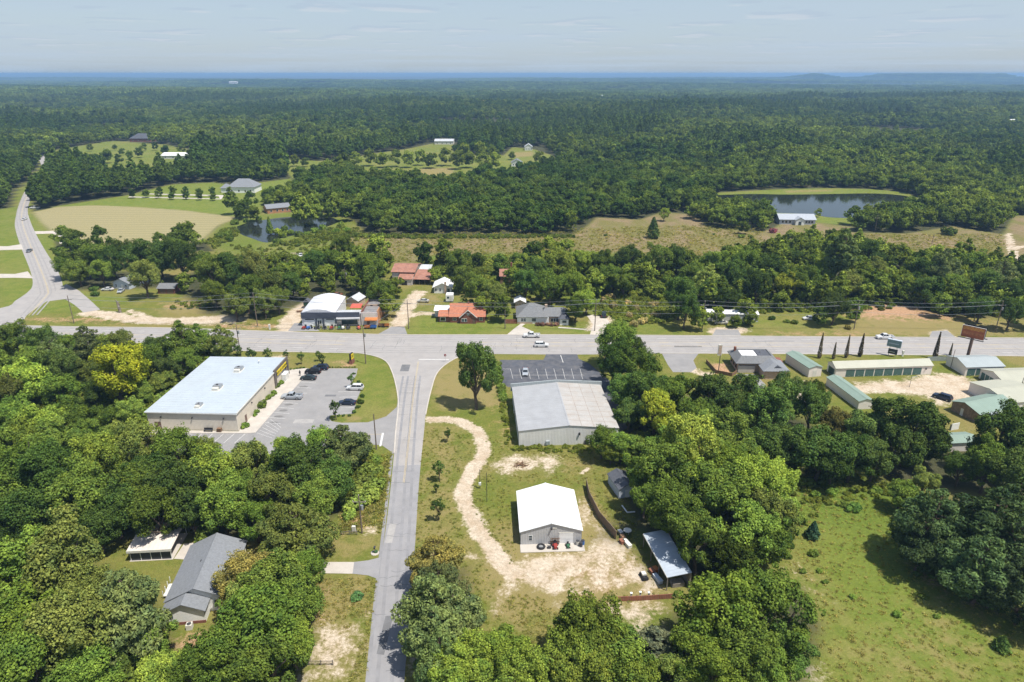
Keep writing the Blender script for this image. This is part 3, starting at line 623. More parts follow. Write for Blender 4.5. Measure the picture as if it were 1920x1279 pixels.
for lane in (-6.8, -3.4, 3.4, 6.8):
    for w_ in (-.85, .85): ribbon('wheel_path', offset_line(mlv, lane + w_), .62, .0335, 'wear_main', highway)
srm = smooth_line([(772, 705), (766, 745), (760, 800), (755, 850), (746, 960), (738, 1050), (733, 1110), (721, 1277), (707, 1420)], 5)
for off in (-2.5, -1.05, 1.05, 2.5): ribbon('wheel_path', offset_line(srm, off), .6, .0275, 'wear_side', side_road)
crr = smooth_line([(54, 592), (86, 556), (90, 545), (82, 520), (70, 490), (57, 460), (44, 425), (41, 400), (50, 370), (66, 343)], 5)
for off in (-2.6, -1.1, 1.1, 2.6): ribbon('wheel_path', offset_line(crr, off), .6, .0405, 'wear_main', country_road)
prs = random.Random(12)
for (px_, py_, w_, h_, m_, par, zz_) in ((760, 690, 2.6, 5, 'patch_dark', side_road, .0285), (733, 1000, 1.4, 6, 'patch_pale', side_road, .0285), (745, 905, 5.5, .25, 'patch_dark', side_road, .0288), (722, 1190, 1.1, 8, 'patch_dark', side_road, .0285), (700, 645, 7, 1.5, 'patch_pale', highway, .0345), (1290, 650, 9, 1.2, 'patch_dark', highway, .0345), (560, 640, 12, .3, 'patch_dark', highway, .0345), (1450, 640, 14, .25, 'patch_dark', highway, .0345), (620, 742, 3, 1.2, 'patch_dark', store_lot, .0315), (570, 790, 5, 2.2, 'patch_pale', store_lot, .0315), (600, 815, 1.6, .9, 'patch_dark', store_lot, .0315)):
    c0 = P(px_, py_); sheet('asphalt_patch', None, zz_, m_, parent=par, world=[(c0.x + a * w_ / 2 + prs.uniform(-.1, .1), c0.y + b * h_ / 2 + prs.uniform(-.1, .1)) for a, b in ((-1, -1), (1, -1), (1, 1), (-1, 1))])
for (par, ln_, zz_, n_) in ((highway, mlv, .0348, 60), (side_road, srm, .029, 26)):      # sealed cracks
    for k in range(n_):
        i = prs.randrange(1, len(ln_) - 1); p0 = ln_[i].lerp(ln_[i + 1], prs.random()); d = (ln_[i + 1] - ln_[i]).normalized(); nn_ = Vector((-d.y, d.x, 0)); hw_ = 7.6 if par is highway else 3.0
        a_ = prs.uniform(-hw_, hw_ * .2); b_ = min(hw_, a_ + prs.uniform(2, 7)); pts_ = [p0 + nn_ * (a_ + (b_ - a_) * q_ / 5) + d * prs.uniform(-.25, .25) for q_ in range(6)]; ribbon('sealed_crack', pts_, .09, zz_, 'patch_dark', par)
ribbon('centre_line', [P(672, 814.5), P(716, 814.5)], .12, .035, 'paint_yellow', store_lot); ribbon('stop_line', [P(718, 812), P(713, 837)], .5, .035, 'paint_white', store_lot)
rs = random.Random(3)
for i in range(7):                                                     # oil stains at the head of each bay
    k = .06 + i * .13; pxx = 575 - 74 * k; c0 = P(pxx, 720 + 86 * k); V = [(c0.x + 1.3 * cos(a) * rs.uniform(.7, 1.1), c0.y + .6 * sin(a) * rs.uniform(.7, 1.1)) for a in np.linspace(0, 2 * pi, 12)[:-1]]
    sheet('oil_stain', None, .034, 'stain', parent=store_lot, world=V)
# ------------------------------------------------------------------ buildings
mat('roof_pale', (0.42, 0.472, 0.512), .45, .06, .3, rib=('Y', 1.0), dirt=.35, dirtc=(.38, .40, .43)); mat('wall_tan', (0.72, 0.655, 0.555), .6, .05, rib=('X', .33), dirt=.12, dirtc=(.36, .30, .22)); mat('wall_tan_side', (0.62, 0.55, 0.45), .6, .05, rib=('Y', .33), dirt=.12, dirtc=(.36, .30, .22))  # tan front wall coloured brighter than its side copy, standing in for light
mat('fascia_brown', (0.135, 0.115, 0.105), .6, .1); mat('wh_wall', (0.70, 0.69, 0.665), .6, .06, rib=('X', .35), dirt=.18, dirtc=(.33, .28, .22), streak=True); mat('wh_wall_side', (0.60, 0.60, 0.58), .6, .06, rib=('Y', .35))  # warehouse front colour raised over the side wall's to make up for weak light
mat('wh_roof_grey', (0.345, 0.35, 0.36), .55, .1, .35, rib=('Y', 1.1), dirt=.4, dirtc=(.28, .275, .27)); mat('wh_roof_tan', (0.39, 0.375, 0.355), .65, .10, .3, rib=('Y', 1.1), dirt=.6, dirtc=(.35, .29, .24)); mat('seam', (.30, .25, .21), .8, .3, 1.5); mat('seam_light', (.52, .55, .58), .5, .1)
mat('ws_wall', (0.47, 0.47, 0.475), .55, .05, rib=('X', .3)); mat('ws_wall_side', (0.42, 0.42, 0.425), .55, .05, rib=('Y', .3)); mat('ws_roof', (0.70, 0.71, 0.71), .5, .03, rib=('Y', 1.0))  # workshop front tone lifted above its side twin in place of missing light
mat('shingle', (0.20, 0.21, 0.225), .9, .16, 2.5, bump=.3); mat('shingle_dark', (0.085, 0.09, 0.105), .9, .2, 2.0, bump=.3); mat('shingle_mid', (0.17, 0.175, 0.18), .9, .2, 2.0, bump=.3, dirt=.3, dirtc=(.24, .225, .21)); mat('siding', (0.78, 0.77, 0.74), .7, .05)
mat('brick', (0.22, 0.09, 0.065), .9, .25, 3, bump=.3); mat('brick_tan', (0.46, 0.34, 0.25), .9, .2, 3, bump=.3); mat('tile_orange', (0.40, 0.155, 0.09), .8, .18, 1.2, bump=.3); mat('rust_roof', (0.33, 0.165, 0.12), .85, .3, .5, rib=('X', .8), rust=.5); mat('rust_sheet', (0.26, 0.115, 0.075), .9, .3, .8, rib=('X', .3), rust=.5)
mat('tin', (0.50, 0.52, 0.54), .5, .12, .4, rib=('X', .8), dirt=.35, dirtc=(.33, .25, .18)); mat('shop_roof', (0.62, 0.63, 0.66), .5, .1, .3, rib=('X', .9), dirt=.2, dirtc=(.45, .42, .4)); mat('fascia_navy', (0.075, 0.085, 0.115), .5, .1, rib=('X', .4)); mat('shop_wall', (0.74, 0.74, 0.76), .7, .08, dirt=.15)
mat('green_roof', (0.215, 0.285, 0.235), .5, .07, .4, rib=('X', .7)); mat('green_roof_y', (0.215, 0.285, 0.235), .5, .07, .4, rib=('Y', .7)); mat('sage_roof', (0.40, 0.395, 0.315), .5, .06, .4, rib=('X', .7)); mat('teal_roof', (0.33, 0.365, 0.37), .5, .06, .4, rib=('X', .7)); mat('stor_wall', (0.72, 0.66, 0.60), .65, .05); mat('roll_green', (0.075, 0.14, 0.125), .5, .08, rib=('Z', .25)); mat('roll_white', (0.80, 0.80, 0.80), .5, .04, rib=('Z', .3)); mat('door_brown', (0.16, 0.10, 0.075), .6, .1)
mat('wood_siding', (0.24, 0.17, 0.11), .9, .35, 1.5, rib=('Y', .4)); mat('flat_white', (0.72, 0.72, 0.71), .7, .06); mat('blue_tin', (0.42, 0.47, 0.53), .4, .12, .5, rib=('Y', .8), dirt=.2, dirtc=(.3, .3, .3)); mat('tarp_red', (0.50, 0.11, 0.075), .8, .2); mat('old_roof', (0.20, 0.195, 0.20), .9, .4, .7, dirt=.5, dirtc=(.30, .26, .20)); mat('render_white', (0.58, 0.52, 0.50), .85, .12, dirt=.2)
mat('carport_roof', (0.62, 0.56, 0.50), .6, .07, .4, rib=('X', .8)); mat('screen', (0.05, 0.055, 0.065), .7, .15); mat('trailer', (0.56, 0.55, 0.53), .6, .12, dirt=.25); mat('lake_roof', (0.36, 0.385, 0.42), .8, .1, 1); mat('blue_wall', (0.46, 0.50, 0.55), .7, .06); mat('brick_orange', (0.40, 0.20, 0.10), .9, .2)
def frame(a, b, far=None, farz=0.0, D=None, za=0.0, zb=0.0):
    p0 = P(*a, za); p1 = P(*b, zb); u = Vector((p1.x - p0.x, p1.y - p0.y, 0)); L = u.length; u.normalize(); v = Vector((-u.y, u.x, 0))
    if far is not None: q = P(*far, farz); D = abs((Vector((q.x, q.y, 0)) - Vector((p1.x, p1.y, 0))).dot(v))
    return Vector((p0.x, p0.y, 0)), atan2(u.y, u.x), L, D
def panel(root, name, face, L, D, a0, a1, z0, z1, m, off=.05, dep=.06):
    b = MB()
    if face == 'front': b.box(a0, a1, -off, dep, z0, z1)
    elif face == 'back': b.box(a0, a1, D - dep, D + off, z0, z1)
    elif face == 'left': b.box(-off, dep, a0, a1, z0, z1)
    else: b.box(L - dep, L + off, a0, a1, z0, z1)
    return b.build(name, m, root)
def window(root, face, L, D, a, z, wd=1.0, h=1.2, frm='white', gl='glass_blue', bars=True):
    w_ = panel(root, 'window', face, L, D, a, a + wd, z, z + h, frm, .045)
    for k in ((0, 1) if bars else (0,)):
        hh = h / 2 - .1 if bars else h - .16
        panel(w_, 'pane', face, L, D, a + .09, a + wd - .09, z + .08 + k * (h / 2), z + .08 + k * (h / 2) + hh, gl, .06)
    return w_
def gable(name, label, cat, fr_, eave, ridge, axis, wall, roof, wall2=None, roof2=None, over=.35, t=.12, xr=None, group=None, trim=None):
    o, rz, L, D = fr_; root = thing(name, label, cat, o, rz, group); wall2 = wall2 or wall; roof2 = roof2 or roof; e = .10
    if axis == 'y':                                    # ridge runs away from the front
        xr = L / 2 if xr is None else xr; prof = [(0, 0), (L, 0), (L, eave), (xr, ridge), (0, eave)]
        MB().prism([(0, -.1), (L, -.1), (L, eave), (xr, ridge), (0, eave)], 'y', 0, .12).build('wall', wall, root); MB().prism([(0, -.1), (L, -.1), (L, eave), (xr, ridge), (0, eave)], 'y', D - .12, D).build('wall', wall, root)
        MB().box(.003, .12, .12, D - .12, -.1, eave).build('wall', wall2, root); MB().box(L - .12, L - .003, .12, D - .12, -.1, eave).build('wall', wall2, root)
        kl = (ridge - eave) / xr; kr = (ridge - eave) / (L - xr)
        MB().prism([(-over, eave - kl * over + .01), (xr, ridge + .01), (xr, ridge + t), (-over, eave - kl * over + t)], 'y', -over, D + over).build('roof', roof, root)
        MB().prism([(xr, ridge + .01), (L + over, eave - kr * over + .01), (L + over, eave - kr * over + t), (xr, ridge + t)], 'y', -over, D + over).build('roof', roof2, root)
        MB().prism([(xr - .25, ridge + t - .25 * kl + .02), (xr + .25, ridge + t - .25 * kr + .02), (xr, ridge + t + .06)], 'y', -over - .01, D + over + .01).build('ridge_cap', trim or roof, root)
    else:
        yr = D / 2 if xr is None else xr; pr = [(0, -.1), (D, -.1), (D, eave), (yr, ridge), (0, eave)]
        MB().prism(pr, 'x', 0, .12).build('wall', wall2, root); MB().prism(pr, 'x', L - .12, L).build('wall', wall2, root)
        MB().box(.12, L - .12, .003, .12, -.1, eave).build('wall', wall, root); MB().box(.12, L - .12, D - .12, D - .003, -.1, eave).build('wall', wall, root)
        kf = (ridge - eave) / yr; kb = (ridge - eave) / (D - yr)
        MB().prism([(-over, eave - kf * over + .01), (yr, ridge + .01), (yr, ridge + t), (-over, eave - kf * over + t)], 'x', -over, L + over).build('roof', roof, root)
        MB().prism([(yr, ridge + .01), (D + over, eave - kb * over + .01), (D + over, eave - kb * over + t), (yr, ridge + t)], 'x', -over, L + over).build('roof', roof2, root)
        MB().prism([(yr - .25, ridge + t - .25 * kf + .02), (yr + .25, ridge + t - .25 * kb + .02), (yr, ridge + t + .06)], 'x', -over - .01, L + over + .01).build('ridge_cap', trim or roof, root)
    return root, L, D
def hip(b, x0, x1, y0, y1, z0, z1, ins_x, ins_y, t=.15):
    b.rings([[(x0, y0, z0), (x1, y0, z0), (x1, y1, z0), (x0, y1, z0)], [(x0, y0, z0 + t), (x1, y0, z0 + t), (x1, y1, z0 + t), (x0, y1, z0 + t)], [(x0 + ins_x, y0 + ins_y, z1), (x1 - ins_x, y0 + ins_y, z1), (x1 - ins_x, y1 - ins_y, z1), (x0 + ins_x, y1 - ins_y, z1)]]); return b
def text_mesh(txt, size, m, name, parent, M):
    cu = bpy.data.curves.new('lettering', 'FONT'); cu.body = txt; cu.size = size; cu.extrude = .015; cu.align_x = 'CENTER'; cu.align_y = 'CENTER'
    o = bpy.data.objects.new('lettering_source', cu); COL.objects.link(o); dg = bpy.context.evaluated_depsgraph_get(); me = bpy.data.meshes.new_from_object(o.evaluated_get(dg)); COL.objects.unlink(o); bpy.data.objects.remove(o)
    me.materials.clear(); me.materials.append(MATS[m]); q = link(name, me, parent); q.matrix_local = M; return q

# --- tan store
fs = frame((281, 805), (448, 809), (539, 672), 5.0); o, rz, L, D = fs; H = 4.9
st = thing('store', 'long tan metal store with pale blue-white roof and yellow sign', 'store', o, rz)
MB().box(0, L, 0, .12, -.1, H).build('wall', 'wall_tan', st); MB().box(0, L, D - .12, D, -.1, H).build('wall', 'wall_tan', st)
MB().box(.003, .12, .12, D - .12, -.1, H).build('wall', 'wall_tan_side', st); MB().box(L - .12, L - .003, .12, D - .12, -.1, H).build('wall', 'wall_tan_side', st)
MB().prism([(-.3, H + .01), (L + .25, H + .16), (L + .25, H + .3), (-.3, H + .15)], 'y', -.3, D + .2).build('roof', 'roof_pale', st)
MB().box(-.35, L + .3, -.38, -.30, H - .12, H + .14).build('gutter', 'white', st); MB().box(L + .22, L + .32, -.3, D * .71, H, H + .32).build('gutter', 'off_white', st)
for k, (fx, fy) in enumerate(((.52, .10), (.52, .40), (.55, .74))):
    r = thing('rooftop_unit', ('small grey air conditioner near the front end of the pale roof', 'grey rooftop air handler in the middle of the pale store roof', 'grey rooftop air handler toward the highway end of the pale roof')[k], 'air conditioner', (0, 0, 0), rz)
    r.location = o + Matrix.Rotation(rz, 3, 'Z') @ Vector((L * fx, D * fy, H + .15)); s = .75 if k == 0 else 1
    MB().box(-.9 * s, .9 * s, -1.0 * s, .4 * s, .1, 1.1 * s).build('cabinet', 'steel', r); MB().box(-.75 * s, .75 * s, -1.9 * s, -1.0 * s, .1, .75 * s).build('hood', 'off_white', r); MB().box(-.8 * s, .8 * s, .4 * s, 1.3 * s, .1, .8 * s).build('duct', 'steel', r); MB().box(-1.1 * s, 1.1 * s, -2.0 * s, 1.4 * s, -.1, .1).build('base', 'off_white', r); MB().tube((0, -.2 * s, 1.1 * s), (0, -.2 * s, 1.18 * s), .35 * s, .35 * s, 12).build('fan', 'dark_metal', r)
r = MB().tube((L * .72, D * .88, H + .2), (L * .72, D * .88, H + .9), .05).tube((L * .72, D * .88, H + .9), (L * .72 - .3, D * .88, H + 1.1), .45, .1, 10).build('satellite_dish', 'white', st)
panel(st, 'door', 'front', L, D, 1.6, 3.2, 0, 2.2, 'door_brown'); MB().box(2.8, 2.95, -.09, -.05, .95, 1.2).build('handle', 'steel', st)
for a in (.15, .5, .85): MB().box(L * a, L * a + .22, -.35, -.0, 3.4, 3.75).build('wall_light', 'dark_metal', st)
MB().box(L + .0, L + .35, D * .70, D + .1, 1.0 + 2.2, H + .75).build('fascia', 'fascia_brown', st); MB().box(L - .02, L + .34, D * .70, D * .70 + 1.2, 0, 3.2).build('pier', 'fascia_brown', st); MB().box(L - .02, L + .34, D - .6, D + .1, 0, 3.2).build('pier', 'fascia_brown', st)
sg = MB().box(L + .35, L + .47, D * .745, D * .95, 3.45, 4.75).build('sign', 'yellow', st)
text_mesh('DOLLAR GENERAL', 1.02, 'black', 'lettering', sg, Matrix.Translation((L + .49, D * .8475, 4.1)) @ Matrix.Rotation(pi / 2, 4, 'Z') @ Matrix.Rotation(pi / 2, 4, 'X'))
panel(st, 'shop_window', 'right', L, D, D * .87, D * .97, .3, 3.0, 'glass', .08); panel(st, 'door', 'right', L, D, D * .12, D * .15, 0, 2.2, 'door_brown')
for k in (.5, .25): MB().box(L, L + .3, D * k, D * k + .22, 3.4, 3.75).build('wall_light', 'dark_metal', st)
for k in range(1, 26):
    y_ = D * k / 26; MB().box(-.25, L + .2, y_, y_ + .05, H + .12, H + .17).build('roof_seam', 'seam_light', st) if False else MB().prism([(-.28, H + .151), (L + .23, H + .301), (L + .23, H + .34), (-.28, H + .19)], 'y', y_, y_ + .05).build('roof_seam', 'seam_light', st)
# freezer and display racks at the entrance, pallets at the end wall
for k, (px, py, lab) in enumerate(((536, 712, 'white ice freezer standing outside the store entrance'),)):
    q = thing('ice_freezer', lab, 'freezer', P(px, py) + Vector((0, 0, .13)), rz); MB().box(-.6, .6, -1.4, 1.4, 0, 2.1).build('cabinet', 'white', q); MB().box(.6, .64, -1.2, -.1, .2, 1.9).build('door', 'off_white', q); MB().box(.6, .64, .1, 1.2, .2, 1.9).build('door', 'off_white', q)
for px, py, nm, lab, m_ in ((391, 807, 'bench', 'dark low bench against the end wall of the tan store', 'dark_metal'), (412, 807, 'pallet_stack', 'stack of wooden pallets against the end wall of the tan store', 'wood_brown')):
    q = thing(nm, lab, nm.replace('_', ' '), P(px, py + 3) + Vector((0, 0, .13)), rz)
    if nm == 'bench':
        MB().box(-1.1, 1.1, -.25, .25, .42, .5).build('seat', m_, q); MB().box(-1.1, 1.1, .2, .27, .5, .95).build('backrest', m_, q)
        for sx in (-.95, .95): MB().box(sx - .05, sx + .05, -.22, .22, 0, .42).build('leg', m_, q)
    else:
        for k in range(6): MB().box(-.55, .55, -.4, .4, k * .16 + .06, k * .16 + .13).box(-.5, -.4, -.4, .4, k * .16, k * .16 + .06).box(.4, .5, -.4, .4, k * .16, k * .16 + .06).build('pallet', m_, q)

# --- low-gabled warehouse
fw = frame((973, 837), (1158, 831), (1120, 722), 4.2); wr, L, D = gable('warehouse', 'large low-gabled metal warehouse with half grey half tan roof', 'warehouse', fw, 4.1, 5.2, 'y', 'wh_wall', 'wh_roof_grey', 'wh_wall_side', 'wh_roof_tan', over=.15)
MB().prism([(-.5, 3.0), (L + .5, 3.0), (L + .5, 5.1), (L / 2, 5.9), (-.5, 5.1)], 'y', D + .16, D + .5).build('parapet', 'teal_roof', wr)
for a, z0, z1 in ((.27, .3, 1.3), (.66, .2, 1.1)): panel(wr, 'vent', 'front', L, D, L * a, L * a + .9, z0, z1, 'teal_roof' if a < .5 else 'dark_metal', .35)
for a in (.74, .79): MB().tube((L * a, -.12, 1.2), (L * a, -.12, 3.6), .06).build('flue_pipe', 'steel', wr)
panel(wr, 'meter_box', 'front', L, D, L * .73, L * .86, .2, 1.3, 'off_white', .3); MB().box(L * .60, L * .60 + .3, -.4, 0, 2.7, 3.3).build('wall_light', 'dark_metal', wr); panel(wr, 'door', 'left', L, D, D * .55, D * .6, 0, 2.1, 'door_brown')
MB().box(-.16, -.06, 0, D, 3.9, 4.05).build('gutter', 'white', wr); panel(wr, 'meter_box', 'left', L, D, D * .62, D * .66, 1.0, 1.8, 'off_white', .25)
for k in range(1, 9):
    y_ = D * k / 9; kx = (5.2 - 4.1) / (L / 2); MB().quad((L / 2 + .3, y_, 5.2 + .125 - .3 * kx), (L + .1, y_, 4.1 + .125 - .1 * kx), (L + .1, y_ + .14, 4.1 + .125 - .1 * kx), (L / 2 + .3, y_ + .14, 5.2 + .125 - .3 * kx)).build('roof_seam', 'seam', wr)
for k in range(1, 4):
    f_ = k / 4; MB().quad((L / 2 + L / 2 * f_, -.1, 5.2 - 1.1 * f_ + .128), (L / 2 + L / 2 * f_ + .12, -.1, 5.2 - 1.1 * f_ + .124), (L / 2 + L / 2 * f_ + .12, D, 5.2 - 1.1 * f_ + .124), (L / 2 + L / 2 * f_, D, 5.2 - 1.1 * f_ + .128)).build('roof_seam', 'seam', wr)
# --- white-roofed workshop with slab
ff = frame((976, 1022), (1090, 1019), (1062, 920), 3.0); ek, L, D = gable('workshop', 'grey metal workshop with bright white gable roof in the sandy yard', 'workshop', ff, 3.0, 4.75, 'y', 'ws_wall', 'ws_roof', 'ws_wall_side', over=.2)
MB().box(-.1, L + .4, -2.3, -.01, -.1, .12).build('slab', 'concrete', ek)
gd = panel(ek, 'roller_door', 'front', L, D, L * .63, L * .86, .12, 2.5, 'roll_white', .03, .10); MB().box(L * .62, L * .87, -.06, .05, 2.5, 2.64).build('door_trim', 'off_white', ek); window(ek, 'front', L, D, L * .13, 1.0, .75, 1.15)
MB().box(L * .49, L * .49 + .25, -.4, -.0, 3.5, 3.85).build('wall_light', 'dark_metal', ek); panel(ek, 'vent', 'front', L, D, L * .52, L * .59, 3.5, 3.9, 'off_white'); panel(ek, 'door', 'left', L, D, D * .3, D * .37, 0, 2.1, 'off_white')
for a in (.55, .8): panel(ek, 'window', 'left', L, D, D * a, D * a + .8, 1, 1.9, 'glass_blue')
def ws(x, y): return ek.location + Matrix.Rotation(ff[1], 3, 'Z') @ Vector((x, y, .12))
WSL, WSD, WSR = L, D, ff[1]
# --- grey house and carport
a0 = P(363.6, 1102, 5.0); a1 = P(406, 1002.5, 5.0); ax = Vector((a1.x - a0.x, a1.y - a0.y, 0)); LEN = ax.length; rz = atan2(ax.y, ax.x) - pi / 2
c_ = Vector((a0.x, a0.y, 0)); R_ = Matrix.Rotation(rz, 3, 'Z'); o = c_ + R_ @ Vector((-4.6, 0, 0))
gh, L, D = gable('house', 'grey shingled house with white siding gables and red brick base', 'house', (o, rz, 9.2, LEN), 2.9, 5.0, 'y', 'siding', 'shingle', over=.4)
MB().prism([(.2, -.1), (6.4, -.1), (6.4, 2.7), (3.3, 4.2), (.2, 2.7)], 'y', -2.6, -.05).build('front_wing', 'siding', gh)
MB().prism([(-.2, 2.52), (3.3, 4.21), (3.3, 4.36), (-.2, 2.67)], 'y', -3.0, -.02).prism([(3.3, 4.21), (6.8, 2.52), (6.8, 2.67), (3.3, 4.36)], 'y', -3.0, -.02).build('wing_roof', 'shingle', gh)
MB().box(.15, 6.45, -2.66, -2.5, -.1, .55).build('brick_base', 'brick', gh); window(gh, 'front', L, D, 7.2, 1.0, .9, 1.2); MB().box(.9, 1.6, -2.68, -2.6, 1.5, 2.2).build('window', 'glass_blue', gh); MB().box(3.6, 3.9, D * .5, D * .5 + .5, 4.1, 4.75).build('roof_vent', 'dark_metal', gh)
MB().box(-2.2, 0, D * .28, D * .5, .5, .62).build('deck', 'off_white', gh)
for k in range(4): MB().box(-2.2, -2.1, D * .28 + k * 1.2, D * .28 + k * 1.2 + .1, .6, 1.6).build('deck_post', 'white', gh)
q = thing('heat_pump', 'white heat pump unit beside the front gable of the grey house', 'heat pump', gh.location + R_ @ Vector((4.2, -3.6, 0)), rz); MB().box(-.45, .45, -.45, .45, 0, .95).build('cabinet', 'off_white', q); MB().tube((0, 0, .95), (0, 0, 1.0), .35, .35, 12).build('fan', 'dark_metal', q)
fc_ = frame((246, 1052), (323, 1048), (330, 1000), 2.7); o, rz, L, D = fc_; D = 7.5
cp = thing('carport', 'open carport with cream metal roof and screened front', 'carport', o, rz)
MB().prism([(-.3, 2.3), (D * .55, 2.75), (D * .55, 2.85), (-.3, 2.4)], 'x', -.3, L + .3).prism([(D * .55, 2.75), (D + .3, 2.45), (D + .3, 2.55), (D * .55, 2.85)], 'x', -.3, L + .3).build('roof', 'carport_roof', cp); MB().box(-.32, L + .32, -.36, -.30, 1.95, 2.45).build('fascia', 'off_white', cp)
for k in range(5): MB().box(k * (L - .1) / 4, k * (L - .1) / 4 + .1, 0, .1, 0, 2.3).build('post', 'white', cp)
for k in range(4): MB().box(k * (L - .1) / 4 + .11, (k + 1) * (L - .1) / 4 - .01, .03, .06, .1, 1.95).build('screen_panel', 'screen', cp)
for k in (0, L - .1): MB().box(k, k + .1, D - .1, D, 0, 2.45).build('post', 'white', cp)
MB().box(-.2, L + .2, -.2, D, -.05, .06).build('slab', 'concrete', cp); MB().box(L * .2, L * .6, D * .4, D * .8, .1, 1.2).build('stored_boxes', 'wood_grey', cp)
# --- metal lean-to, dark shed
p_n = P(1251.5, 1082.7, 3.0); p_f = P(1206, 1000.6, 3.0); ax = Vector((p_f.x - p_n.x, p_f.y - p_n.y, 0)); rz = atan2(ax.y, ax.x) - pi / 2; Dl = ax.length
lt = thing('lean_to', 'open lean-to with pale blue metal roof under the trees', 'lean-to', (p_n.x, p_n.y, 0), rz)
MB().prism([(0, 2.9), (4.4, 3.35), (4.4, 3.45), (0, 3.0)], 'y', 0, Dl).build('roof', 'blue_tin', lt); MB().box(-.05, 0, 0, Dl, 2.75, 3.0).build('fascia', 'off_white', lt)
for k in range(4): MB().box(.1, .25, .15 + k * (Dl - .4) / 3, .3 + k * (Dl - .4) / 3, 0, 2.9).build('post', 'wood_grey', lt)
for k in (0, Dl - .3): MB().box(4.1, 4.25, k, k + .15, 0, 3.3).build('post', 'wood_grey', lt)
MB().box(4.25, 4.35, 0, Dl, 0, 3.3).build('back_wall', 'wood_grey', lt); MB().box(1.4, 3.6, .6, 2.0, 0, .8).build('workbench', 'wood_grey', lt)
sh, L, D = gable('shed', 'small dark roofed shed at the edge of the wood by the board fence', 'shed', frame((1160, 935), (1192, 930), D=6.0), 2.3, 3.2, 'y', 'blue_wall', 'shingle_dark', over=.25); panel(sh, 'door', 'front', L, D, L * .35, L * .65, 0, 1.9, 'white')
# --- equipment shop with navy fascia
o, rz, L, D = frame((567, 612), (676, 611), D=19); H = hgt(567, 612, 587)
ep = thing('equipment_shop', 'white equipment shop with dark navy fascia and pale curved roof', 'shop', o, rz); Lm = L * .57
MB().box(0, Lm, .3, D, -.1, H - .2).build('wall', 'shop_wall', ep); MB().box(Lm + .01, L, .3, 5.0, -.1, H - .9).build('wall', 'render_white', ep)
arc = [(-.2 + (Lm + .4) * k / 8, H - .19 + 1.4 * sin(pi * k / 8)) for k in range(9)]; MB().prism(arc + [(Lm + .2, H - .195), (-.2, H - .195)], 'y', .32, D + .3).build('roof', 'shop_roof', ep)
MB().box(Lm + .2, L, .3, 5.2, H - .88, H - .75).build('roof', 'tin', ep); MB().box(-.1, L * .6, -.12, .28, H * .58, H + .1).build('fascia', 'fascia_navy', ep); MB().box(L * .6, L, -.12, .28, H * .68, H + .1).build('fascia', 'fascia_navy', ep); MB().box(L * .6, L, -.9, -.13, H * .56, H * .64).build('awning', 'shop_wall', ep)
for a, b2 in ((.03, .22), (.39, .56)): MB().box(L * a, L * b2, .18, .29, 0, H * .5).build('roller_door', 'roll_white', ep); MB().box(L * a + .6, L * b2 - .2, .12, .17, H * .47, H * .53).build('door_light', 'black', ep)
q = MB().box(L * .26, L * .34, .2, .29, 0, H * .52).build('door', 'white', ep)
for k in (.272, .305): MB().box(L * k, L * k + .5, .15, .19, .4, H * .42).build('pane', 'glass', q)
for k in (.235, .355, .575): MB().box(L * k, L * k + .4, -.05, .29, 0, H * .58).build('pier', 'fascia_navy', ep)
MB().box(L * .68, L * .95, .2, .29, .5, H * .5).build('shop_window', 'glass_blue', ep)
o, rz, L, D = frame((678, 610), (709, 610), D=19); H = hgt(678, 610, 586)
rb = thing('brick_store', 'old brick store with sunken grey roof and orange front awning', 'store', o, rz)
MB().box(0, L, 0, .3, -.1, H).build('wall', 'render_white', rb); MB().box(0, .3, .3, D, -.1, H + .3).build('wall', 'brick', rb); MB().box(L - .3, L, .3, D, -.1, H + .3).build('wall', 'brick_orange', rb); MB().box(.3, L - .3, D - .3, D, -.1, H).build('wall', 'brick', rb)
MB().prism([(.3, H - .9), (D - .3, H - .3), (D - .3, H - .2), (.3, H - .8)], 'x', .3, L - .3).build('roof', 'old_roof', rb); MB().box(.3, L - .3, D * .45, D * .45 + .2, H - .7, H + .1).build('parapet', 'brick_tan', rb); MB().prism([(-1.6, 2.2), (-.01, 2.9), (-.01, 3.0), (-1.6, 2.3)], 'x', L * .25, L + .1).build('awning', 'orange', rb)
for k in (.3, .75): MB().box(L * k, L * k + .9, D * .45 - .04, D * .45, H - .45, H - .1).build('vent_opening', 'black', rb)
MB().box(L * .35, L * .5, -.06, 0, 0, 2.1).build('door', 'wood_brown', rb); MB().box(L * .1, L * .9, -.05, 0, H * .62, H * .9).build('sign_board', 'off_white', rb)
sm, L, D = gable('tool_shed', 'small shed with pale blue metal gable roof behind the equipment shop', 'shed', frame((650, 575), (672, 577), D=6), 2.6, 4.0, 'y', 'brick_tan', 'tin', over=.3)
q = thing('tarp_shelter', 'open shelter with faded red roof between the equipment shop and brick store', 'shelter', P(657, 590), 0); MB().prism([(0, 2.5), (4, 3.0), (4, 3.08), (0, 2.58)], 'x', 0, 4.0).build('roof', 'tarp_red', q)
for sx in (.1, 3.8):
    for sy in (.1, 3.8): MB().box(sx, sx + .1, sy, sy + .1, 0, 2.5).build('post', 'wood_grey', q)
